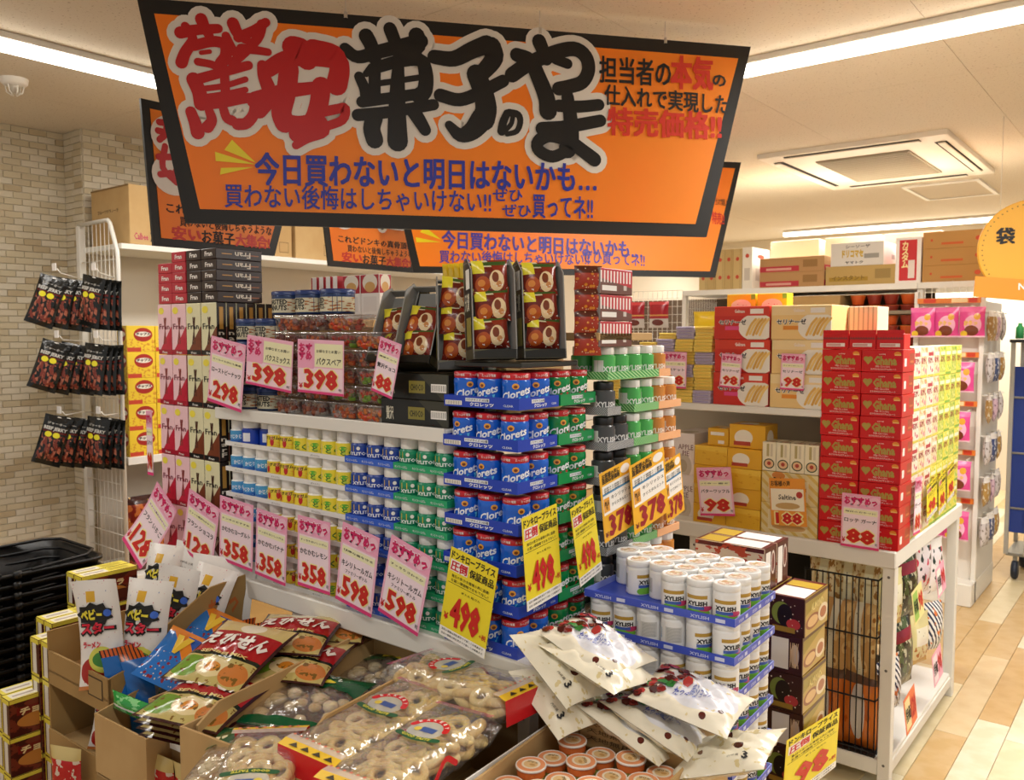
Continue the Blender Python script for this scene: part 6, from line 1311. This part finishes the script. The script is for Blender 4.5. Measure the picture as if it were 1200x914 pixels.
lay3(ar, zz((345, 795), .705), zz((420, 818), .70), zz((288, 842), .70), 'clear cracker bag with a green label in the middle of its carton', AG, 0, 0)
lay3(ar, zz((272, 862), .71), zz((350, 888), .705), zz((220, 930), .70), 'clear cracker bag with a green label nearest the front', AG, 0, 0)
lay3(ar, zz((440, 768), .675), zz((500, 795), .675), zz((385, 806), .675), 'clear cracker bag with a green label at the back of its carton', AG, 0, 0)
# clear bags of ring crackers with red ends
put(carton_mb(.34, .62, .27, KRAFT, CARDIN, .006), 'cardboard_carton', (-1.315, .93, .46), .085, 'open brown carton of clear ring cracker bags with red ends', 'carton'); solid('cardboard_carton', .34, .62, .45, (-1.315, .93, .0), 'closed brown carton under the ring cracker bags', C('97794a', .8), .085)
def ringbag():
    t = thing('ring_cracker_bag', 'bag', 'bag'); w_, h_, th = .142, .37, .07; R_ = random.Random(9)
    b = MB(); loops = []; ny = 22
    for j in range(ny+1):
        u = j/ny; y = h_*(u-.5); e = min(1, min(u, 1-u)/.075); e = e**.6; k = max(e, .05); ww = w_*(1.04-.08*e)
        hz = th*k*(1+.04*sin(j*2.3)); loops.append([(p[0]*(1+.02*sin(j*1.9)), y, p[1]+.0) for p in [(q[0], q[1]) for q in rr_loop(ww, hz, min(.018, hz*.45), 0, 3)]])
    loft(b, loops, FILM, (True, True)); b.build('clear_film', t)
    rm = [C('f0d898', .55, bump=(60, .5)), C('e8c880', .55, bump=(60, .5))]; base = []
    for q in range(2):
        b = MB(); n, m_ = 14, 7; R0, r0 = .019, .0085; vs = [((R0+r0*cos(2*pi*j/m_))*cos(2*pi*i/n), (R0+r0*cos(2*pi*j/m_))*sin(2*pi*i/n), r0*sin(2*pi*j/m_)*1.1) for i in range(n) for j in range(m_)]
        b.add(vs, [(i*m_+j, ((i+1) % n)*m_+j, ((i+1) % n)*m_+(j+1) % m_, i*m_+(j+1) % m_) for i in range(n) for j in range(m_)], rm[q], True); o = b.build('ring_cracker', t); base.append(o)
    first = [True, True]
    for i in range(7):
        for k in range(3):
            for l_ in range(2):
                q = (i+k+l_) % 2
                if first[q]: o = base[q]; first[q] = False
                else: o = base[q].copy(); link(o, t)
                o.location = (-.042+.042*k, -.142+.046*i, -.014+.02*l_+R_.uniform(-.002, .004)); o.rotation_euler = (R_.uniform(-.5, .5), R_.uniform(-.5, .5), R_.uniform(0, 6))
    top = lambda x, y, d=0: Vector((x, y, th/2*1.045+d))
    b = MB(); rd = C('d02028', .25); yl = C('efc42c', .3)
    y0 = -h_*.5
    for s_, m in ((0, rd),): 
        b.quad((-w_*.52, y0-.004, -.025), (w_*.52, y0-.004, -.025), (w_*.52, y0-.001, .027), (-w_*.52, y0-.001, .027), rd)
        b.quad((-w_*.52, y0-.001, .027), (w_*.52, y0-.001, .027), (w_*.51, y0+.018, .0325), (-w_*.51, y0+.018, .0325), yl)
        for j in range(4): x = -.05+.03*j; b.add([(x, y0+.004, .0300), (x+.022, y0+.004, .0300), (x+.011, y0+.014, .0328)], [(0, 1, 2)], C('3a2c14', .4))
        b.quad((-w_*.51, y0+.018, .0325), (w_*.51, y0+.018, .0325), (w_*.5, y0+.034, .0330), (-w_*.5, y0+.034, .0330), C('e8d8c8', .3, clear=.6))
    for j in range(8): b.ell(top, -.056+.016*j, y0+.026, .0035, .003, C('d8765c', .4), 8, .003)
    b.build('red_end_seal', t)
    b = MB(); b.quad((-w_*.5, h_*.44, .031), (w_*.5, h_*.44, .031), (w_*.5, h_*.40, .0325), (-w_*.5, h_*.40, .0325), C('d84a7a', .3, clear=.5)); b.build('pink_seal', t)
    b = MB(); R2 = .036
    b.ell(top, 0, .035, .038, .038, C('dfe6e0', .3, clear=.45), 24, .0008)
    pts = [(R2*1.1*cos(a), .035+R2*1.1*sin(a)) for a in [pi*.93-pi*.86*i/8 for i in range(9)]]; b.stroke(top, pts, .013, rd, .001, 4)
    for i, ch in enumerate('BAKERY'):
        a = pi*.80-pi*.60*i/5; c_, s_ = cos(a-pi/2), sin(a-pi/2); ox, oy = R2*1.1*cos(a), .035+R2*1.1*sin(a)
        b.text(ch, (lambda ox, oy, c_, s_: lambda x, y, d=0: top(ox+x*c_-y*s_, oy+x*s_+y*c_, d))(ox, oy, c_, s_), -.0035, -.004, .0035, .004, C('f4e8e0', .4), .03, .0022)
    b.stroke(top, [(-.044, .006), (0, -.002), (.046, .008)], .015, C('1c5a34', .3), .001, 4); b.text('GOOD TASTE', lambda x, y, d=0: top(x, y-.0015+.9*x*x*4, d), -.034, -.003, .034, .006, C('e0d84c', .4), .03, .0022)
    b.rect(top, -.012, .026, .022, .044, C('3a5a9a', .3), .0014); b.ell(top, -.018, .032, .008, .008, C('e0c84c', .3), 10, .0016); b.build('front_print', t)
    sd_ = lambda x, y, d=0: Vector((w_/2*1.03+d, x, y))
    b = MB(); b.stroke(sd_, [(-.03, -.012), (0, .014), (.03, -.006)], .011, rd, .001, 4); b.build('side_print', t)
    return t
rbg = Maker(ringbag); RG = 'clear ring cracker bags with red ends'
def place(mk, P0, P1_, up, lbl, grp, roll=0):
    """long bag from near end P0 to far end P1_"""
    v = (Vector(P1_)-Vector(P0)).normalized(); u = v.cross(Vector((0, 0, 1))).normalized(); n = u.cross(v); M = Matrix((u, v, n)).transposed().to_4x4() @ Matrix.Rotation(roll, 4, 'Y')
    return mk(tuple((Vector(P0)+Vector(P1_))/2), tuple(M.to_euler()), lbl, grp)
place(rbg, (-1.238, .95, .752), (-1.272, 1.30, .757), 0, 'clear ring cracker bag lying lengthwise, left one of the two in front', RG, .04); place(rbg, (-1.093, .92, .752), (-1.123, 1.27, .757), 0, 'clear ring cracker bag lying lengthwise, right one of the two in front', RG, -.03)
place(rbg, (-1.035, 1.345, .790), (-1.40, 1.345, .775), 0, 'clear ring cracker bag lying crosswise behind the two front ones', RG, .05)
place(rbg, (-1.39, .975, .742), (-1.15, .72, .735), 0, 'clear ring cracker bag at the bottom edge, overlapping the green-labelled ones', RG, .0)
place(rbg, (-1.20, .96, .682), (-1.22, 1.32, .682), 0, 'clear ring cracker bag underneath the two front ones', RG)
def fence(P0, P1_, z0, z1, lbl, dz=0):
    a, c = Vector(P0), Vector(P1_); u = (c-a); L_ = u.length; ang = math.atan2(u.y, u.x); b = MB()
    vs = [(x, y, z) for y in (-.003, .003) for x, z in ((0, z0), (L_, z0), (L_, z1+dz), (L_*.12, z1), (0, z1-.03))]
    b.add(vs, [(0, 1, 2, 3, 4), (9, 8, 7, 6, 5)], KRAFT); b.add(vs, [(i+5, (i+1) % 5+5, (i+1) % 5, i) for i in range(5)], KRAFT)
    put(b, 'carton_flap', (a.x, a.y, 0), ang, lbl, 'flap', 'raised carton flaps in the foreground')
fence((-1.338, 1.02, 0), (-1.385, 1.46, 0), .60, .775, 'raised brown flap between the green-labelled bags and the ring cracker bags')
fence((-1.585, .93, 0), (-1.665, 1.41, 0), .60, .765, 'raised brown flap between the red packs and the green-labelled bags')
# carton of orange-lidded cups
put(carton_mb(.315, .45, .262, KRAFT, KRAFT, .006), 'cardboard_carton', (-1.012, 1.005, .46), .05, 'open carton of orange-lidded cups at the bottom edge', 'carton'); solid('cardboard_carton', .315, .45, .45, (-1.012, 1.005, .0), 'closed brown carton under the cups', C('97794a', .8), .05)
b = MB(); b.box(0, .003, 0, .43, 0, .235, WHITE); b.text('ふんわりおいしい', SIDE(.003), .02, .15, .24, .20, C('e0764a', .5), .02, .0008); put(b, 'paper_liner', (-1.004, 1.012, .495), .05, 'white liner sheet with orange script between cups and cracker carton', 'paper')
b = MB(); f = FRONT(0); b.box(0, .3, 0, .002, 0, .075, KRAFT); b.rect(f, .02, .01, .06, .05, C('8a6c40', .7), .0006); b.rect(f, .025, .015, .055, .045, KRAFT, .0009); b.rect(f, .20, .012, .235, .055, INK, .0006); b.ell(f, .2175, .033, .012, .012, KRAFT, 14, .001)
for j in range(3): b.text('天地無用', f, .075, .015+.016*j, .18, .026+.016*j, C('6a5230', .7), .01, .0006)
put(b, 'carton_flap', (-1.025, 1.437, .69), .05, 'printed carton flap behind the orange-lidded cups', 'flap')
def ocup():
    t = thing('lidded_cup', 'cup', 'cup'); b = MB(); b.lathe([(0, 0), (.021, 0), (.022, .002), (.0275, .044)], C('c8cf6a', .4), 20); b.build('cup_body', t)
    b = MB(); b.lathe([(.0277, .030), (.0279, .044)], C('e0763a', .35), 20); b.build('cup_sleeve', t)
    b = MB(); b.lathe([(.0276, .0435), (.0305, .045), (.0305, .048), (.029, .0495), (.0275, .0485)], C('ece6dc', .2), 24); b.disc(.0278, .0486, C('e79a6a', .3), 24); tp = TOP(.0486)
    b.ell(tp, 0, 0, .0185, .0185, C('f0e4cc', .3), 20, .0006); b.ell(tp, 0, -.001, .014, .013, C('e2c088', .4), 16, .0009); b.ell(tp, .004, -.003, .006, .004, C('c89a58', .4), 10, .0012); b.text('プリン', tp, -.010, .004, .012, .010, INK, .03, .0014); b.build('lid', t)
    return t
oc = Maker(ocup)
for j in range(5):
    for i in range(4):
        oc((-.953+.0655*i-.05*(.065*j)+(.0325 if j % 2 else 0)*.0, 1.392-.0655*j+.006*i, .672-.012*((i+j) % 2)), rg.uniform(-.8, .8), 'orange-lidded cup, %s row from the back, %s' % (ORD[j], nth(i, 4)), 'orange-lidded cups')
for j in range(5):
    for i in range(4): oc((-.953+.0655*i-.05*(.065*j), 1.392-.0655*j+.006*i, .607), 0, 'cup') if False else None
solid('cardboard_carton', .29, .42, .19, (-1.0, 1.018, .467), 'inner carton the orange-lidded cups stand on', KRAFT, .05)
# stack of slim white bottles on trays
WB = C('f0f0ee', .3)
wl = P('wlb', 'f0efec', [('rect', (.36, .66, .64, .80), 'b8923a'), ('ell', (.52, .12, .16, .2), '79c03c'), ('ell', (.62, .3, .1, .1), 'c83a6a'), ('half', (.9, .5, 9), 'ffffff'), ('rect', (.38, .26, .60, .38), '3f5fae'), ('rect', (.0, .2, .22, .8), 'd4d2cc'), ('stripe', (0, 1, 22, .4, .02, .22, .2, .78), '9a9a98'), ('rect', (.80, .3, .94, .7), '9ab4cc'), ('rect', (.82, .33, .92, .67), 'eeeeec')], .3)
def wbot():
    t = thing('gum_bottle', 'bottle', 'bottle'); r = .0285; h = .081
    b = MB(); b.lathe([(0, 0), (r*.95, 0), (r, .002), (r, .064), (r*.97, .066)], WB, 22); b.build('bottle_body', t)
    b = MB(); b.lathe([(r*.99, .0655), (r*1.03, .0665), (r*1.03, h-.003), (r*.99, h-.0006), (r*.9, h), (r*.86, h-.0012), (0, h-.0012)], WB, 22); b.ell(TOP(h-.0012), 0, 0, r*.68, r*.68, P('wlid', 'e6dfcf', [('noise', (4, .5), 'd0a890'), ('rect', (.2, .55, .8, .7), 'b89a5a')], .3), 18, .0006); b.build('cap', t)
    b = MB(); mp_ = cylmap(r); b.strip(mp_, -r*pi, .003, r*pi, .060, wl, 28, .0004); b.text('XYLISH', mp_, -r*.75, .026, r*.85, .036, INK, .05, .001); b.build('wrap_label', t)
    return t
wb = Maker(wbot); X0, Y0, sp_ = -1.078, 1.640, .0605; TBL = C('4358c8', .35)
ROT = .04
def st_pos(x, y): return (X0+.36+(x-.36)*cos(ROT)-y*sin(ROT), Y0+(x-.36)*sin(ROT)+y*cos(ROT))
for k in range(7):
    z = .94-.0825*k
    b = tray_mb(sp_*6+.004, sp_*4+.004, .017, TBL, .002, C('8a98dc', .4)); f, s2_ = FRONT(0), SIDE(sp_*6+.004)
    for mp_, L_ in ((f, .36), (s2_, .24)):
        for q in range(3): b.text('XYLISH', mp_, L_*(.08+.33*q), .004, L_*(.2+.33*q), .011, C('c8d0f4', .4), .03, .0006); b.rect(mp_, L_*(.24+.33*q), .004, L_*(.30+.33*q), .012, C('d4daf6', .5), .0006)
    x_, y_ = st_pos(-.002, -.002); put(b, 'display_tray', (x_, y_, z), ROT, 'blue card tray, %s tier from the top of the white bottle stack' % ORD[k], 'tray', 'blue trays of the white bottle stack')
    for i in range(6):
        for j in range(4):
            if k and not (j == 0 or i == 5): continue
            if k == 0 and ((j == 0 and i < 3) or (j == 1 and i < 1)): continue
            x_, y_ = st_pos(sp_*(i+.5), sp_*(j+.5)); wb((x_, y_, z+.0025), rg.choice((.15, .4, 1.0, 2.9, .3)) if j == 0 else 1.15+rg.uniform(-.4, .5), 'white bottle, %s tier down, %s, %s row back' % (ORD[k], nth(i, 6), ORD[j]), 'white gum bottles stacked on blue trays')
x_, y_ = st_pos(0, 0); put(plain_box('', .36, .24, .44, KRAFT), 'cardboard_carton', (x_, y_, .0), ROT, 'closed carton under the white bottle stack', 'carton')
# white pouches of chocolate with berries
wpm = P('wpm', 'ece5d0', [('ell', (.55, .52, .42, .36), 'e2e3ea'), ('noise', (9, .64), 'dccd9e'), ('ell', (.86, .3, .03, .035), '4a1c14'), ('ell', (.72, .12, .035, .04), '5a2018')], .27, bump=(12, .5))
wpb = P('wpb', 'eae3cc', [('noise', (7, .6), 'd6c694'), ('ell', (.5, .7, .06, .06), '4a1c14'), ('ell', (.72, .38, .05, .055), '4a1c14'), ('ell', (.3, .35, .03, .03), '7a5a44')], .2, bump=(7, .6))
def wp(front):
    def mk():
        b = MB(); w_, h_ = .205, .16; f = pillow(b, w_, h_, .048, wpm if front else wpb, wpb, 131, 20, 18, .05, .5)
        if front:
            R_ = random.Random(8)
            for q in range(52):
                x = R_.uniform(-.096, -.012); y = R_.uniform(-.07, .066)
                if x > -.05 and y < -.02: continue
                r_ = R_.uniform(.008, .0135); a0 = R_.uniform(0, 1); c_ = C(R_.choice(('7a1c1a', 'a82a2c', 'b83a38', '4a120e', '4a120e', '2f7a38')), .25)
                b.poly(f, [(x+r_*cos(a0+a*pi/3), y+r_*.8*sin(a0+a*pi/3)) for a in range(6)], c_, .0028+q*.00005)
            b.text('Strawberry', f, -.01, .045, .085, .066, C('b8b4c8', .4), .0, .0035); b.text('苺ショコラ', f, .0, -.022, .045, .0, C('8a94c8', .4), .03, .0035); b.text('たっぷり', f, -.03, -.04, .02, -.024, C('4a5ab8', .4), .02, .0035); b.text('CHOCO', f, -.055, .062, -.012, .074, C('4a2018', .4), .05, .0035)
        else: b.text('3', f, .06, -.06, .072, -.042, INK, .03, .0035); b.text('内容量', f, .03, -.056, .055, -.050, C('6a6458', .5), .01, .0035)
        return tag(b.build('chocolate_pouch'), cat='pouch')
    return Maker(mk)
wpf, wpk = wp(True), wp(False)
cc_ = lambda x, y: (590+x/3.636, 700+y/3.636)
def lw(mk, a, b_, c_, lbl): lay3(mk, onyp(*cc_(a[0], a[1]), a[2]), onyp(*cc_(b_[0], b_[1]), b_[2]), onyp(*cc_(c_[0], c_[1]), c_[2]), lbl, 'white pouches of berry chocolate', 0, 0)
lw(wpf, (370, 90, 1.54), (665, 215, 1.58), (190, 165, 1.40), 'white berry chocolate pouch on top of the heap, at the tower foot')
lw(wpk, (250, 130, 1.50), (480, 375, 1.48), (70, 175, 1.38), 'white pouch turned over, jutting out at the left of the heap')
lw(wpk, (370, 180, 1.52), (680, 320, 1.55), (190, 220, 1.38), 'white pouch turned over, between the top pouch and the big front one')
lw(wpk, (280, 290, 1.50), (500, 440, 1.50), (100, 350, 1.40), 'white pouch turned over, lowest at the left of the heap')
lw(wpf, (690, 285, 1.575), (1030, 460, 1.56), (550, 430, 1.42), 'large white berry chocolate pouch facing front, leaning on the bottles')
lw(wpf, (560, 405, 1.55), (850, 640, 1.51), (440, 450, 1.42), 'white berry chocolate pouch half hidden under the large one')
lw(wpf, (450, 430, 1.52), (730, 670, 1.48), (350, 460, 1.42), 'white berry chocolate pouch second from below, its berry edge showing')
lw(wpk, (860, 620, 1.55), (1160, 540, 1.60), (760, 760, 1.42), 'white pouch slumped at the right foot of the heap')
solid('cardboard_carton', .33, .15, .30, (-1.045, 1.472, .42), 'brown carton supporting the heap of white pouches', KRAFT, .03)
solid('cardboard_carton', .33, .15, .415, (-1.045, 1.472, .0), 'lower brown carton supporting the heap of white pouches', KRAFT, .03)
# brown biscuit boxes right of the bottles
bbs = P('bbs', '3a1812', [('ell', (.35, .55, .28, .3), '7a8a3c'), ('ell', (.45, .5, .22, .3), '1c0f0c'), ('ell', (.7, .3, .2, .14), 'b83a3c'), ('vor', (7, .16), 'd8c8b8'), ('rect', (.1, .06, .75, .2), '9a7a2c')], .3)
bbr = P('bbr', 'b89a50', [('half', (-.4, 1, .52), '96822c'), ('ell', (.35, .3, .3, .2), '8a4a2c'), ('ell', (.35, .3, .22, .14), 'd8b07a'), ('ell', (.8, .35, .22, .24), 'e0cfb0'), ('ell', (.8, .35, .14, .15), 'a8623c'), ('rect', (0, .9, 1, 1), '4a1812'), ('rect', (0, 0, .03, 1), '4a1812')], .3)
bbt = P('bbt', '5a1c1c', [('rect', (.04, .06, .96, .55), 'e9e4dc'), ('rect', (.04, .6, .96, .9), 'b89a34')], .3)
def bbox(kind):
    def mk():
        b = MB(); b.box(0, .10, 0, .19, 0, .108, {'y-': bbs if kind else P('bb2', '3a1512', [('rect', (.12, .1, .62, .92), 'e6e0d6'), ('ell', (.8, .5, .12, .3), 'c8b8ac')], .3), 'x+': bbr, 'z+': bbt, '*': C('4a1812', .35)}, .0015)
        b.text('ALMOND', SIDE(.1), .05, .062, .15, .085, C('e8d48a', .4), .03, .0006) if kind else b.text('MILK', FRONT(0), .066, .02, .09, .09, C('d8b890', .4), .02, .0006)
        return tag(b.build('biscuit_box'), cat='box')
    return Maker(mk)
bb1, bb2 = bbox(1), bbox(0)
for k in range(7):
    for i in range(2): (bb1 if (k+i) % 2 == 0 else bb2)((-.885-.102*i+rg.uniform(-.003, .003), 2.26+rg.uniform(-.004, .004), .072+.1085*(6-k)), rg.uniform(-.03, .03), 'brown and gold biscuit box, %s pile right of the bottles, %s down' % (('right', 'left')[i], ORD[k]), 'brown and gold biscuit boxes')
solid('cardboard_carton', .22, .2, .07, (-.99, 2.26, .0), 'low carton under the brown and gold biscuit boxes')
for i in range(2):
    b = MB(); b.box(0, .21, 0, .088, 0, .125, {'z+': P('bbl', '5a1c1c', [('rect', (.40, .08, .94, .92), 'e9e6e0'), ('rect', (.04, .08, .36, .92), 'b89a34')], .3), 'x+': P('bbe', '4a1414', [('rect', (.1, .05, .5, .9), 'ece8e2'), ('ell', (.72, .62, .16, .28), 'd8ccc4'), ('ell', (.72, .62, .11, .22), '6a1c1c')], .3), 'y-': P('bbf', 'd9c8b0', [('rect', (0, .9, 1, 1), '5a1c1c'), ('noise', (5, .55), 'b8462c')], .3), '*': C('5a1c1c', .35)}, .0015)
    put(b, 'biscuit_box', (-1.10, 2.235+.09*i, .832), .0, 'long brown box with a white lid panel behind the white bottles, %s' % ('nearer', 'farther')[i], 'box', 'long brown boxes behind the white bottles')
solid('cardboard_carton', .11, .2, .83, (-1.105, 2.24, .0), 'tall carton carrying the long brown boxes')
xcard(yellow_card, (922, 868), (984, 832), (916, 948), 'yellow card on the brown biscuit boxes at the bottom edge', '98', X=-.775)
# brown snack bits seen low behind the shelf front: dark crates under the island
for i in range(3): put(carton_mb(.5, .3, .25, C('17181a', .6), C('101012', .6)), 'plastic_crate', (-2.5+.45*i*1.12, 1.62, .004), 0, 'dark crate on the floor under the island gondola, %s' % ('left', 'middle', 'right')[i], 'crate', 'dark crates under the island')
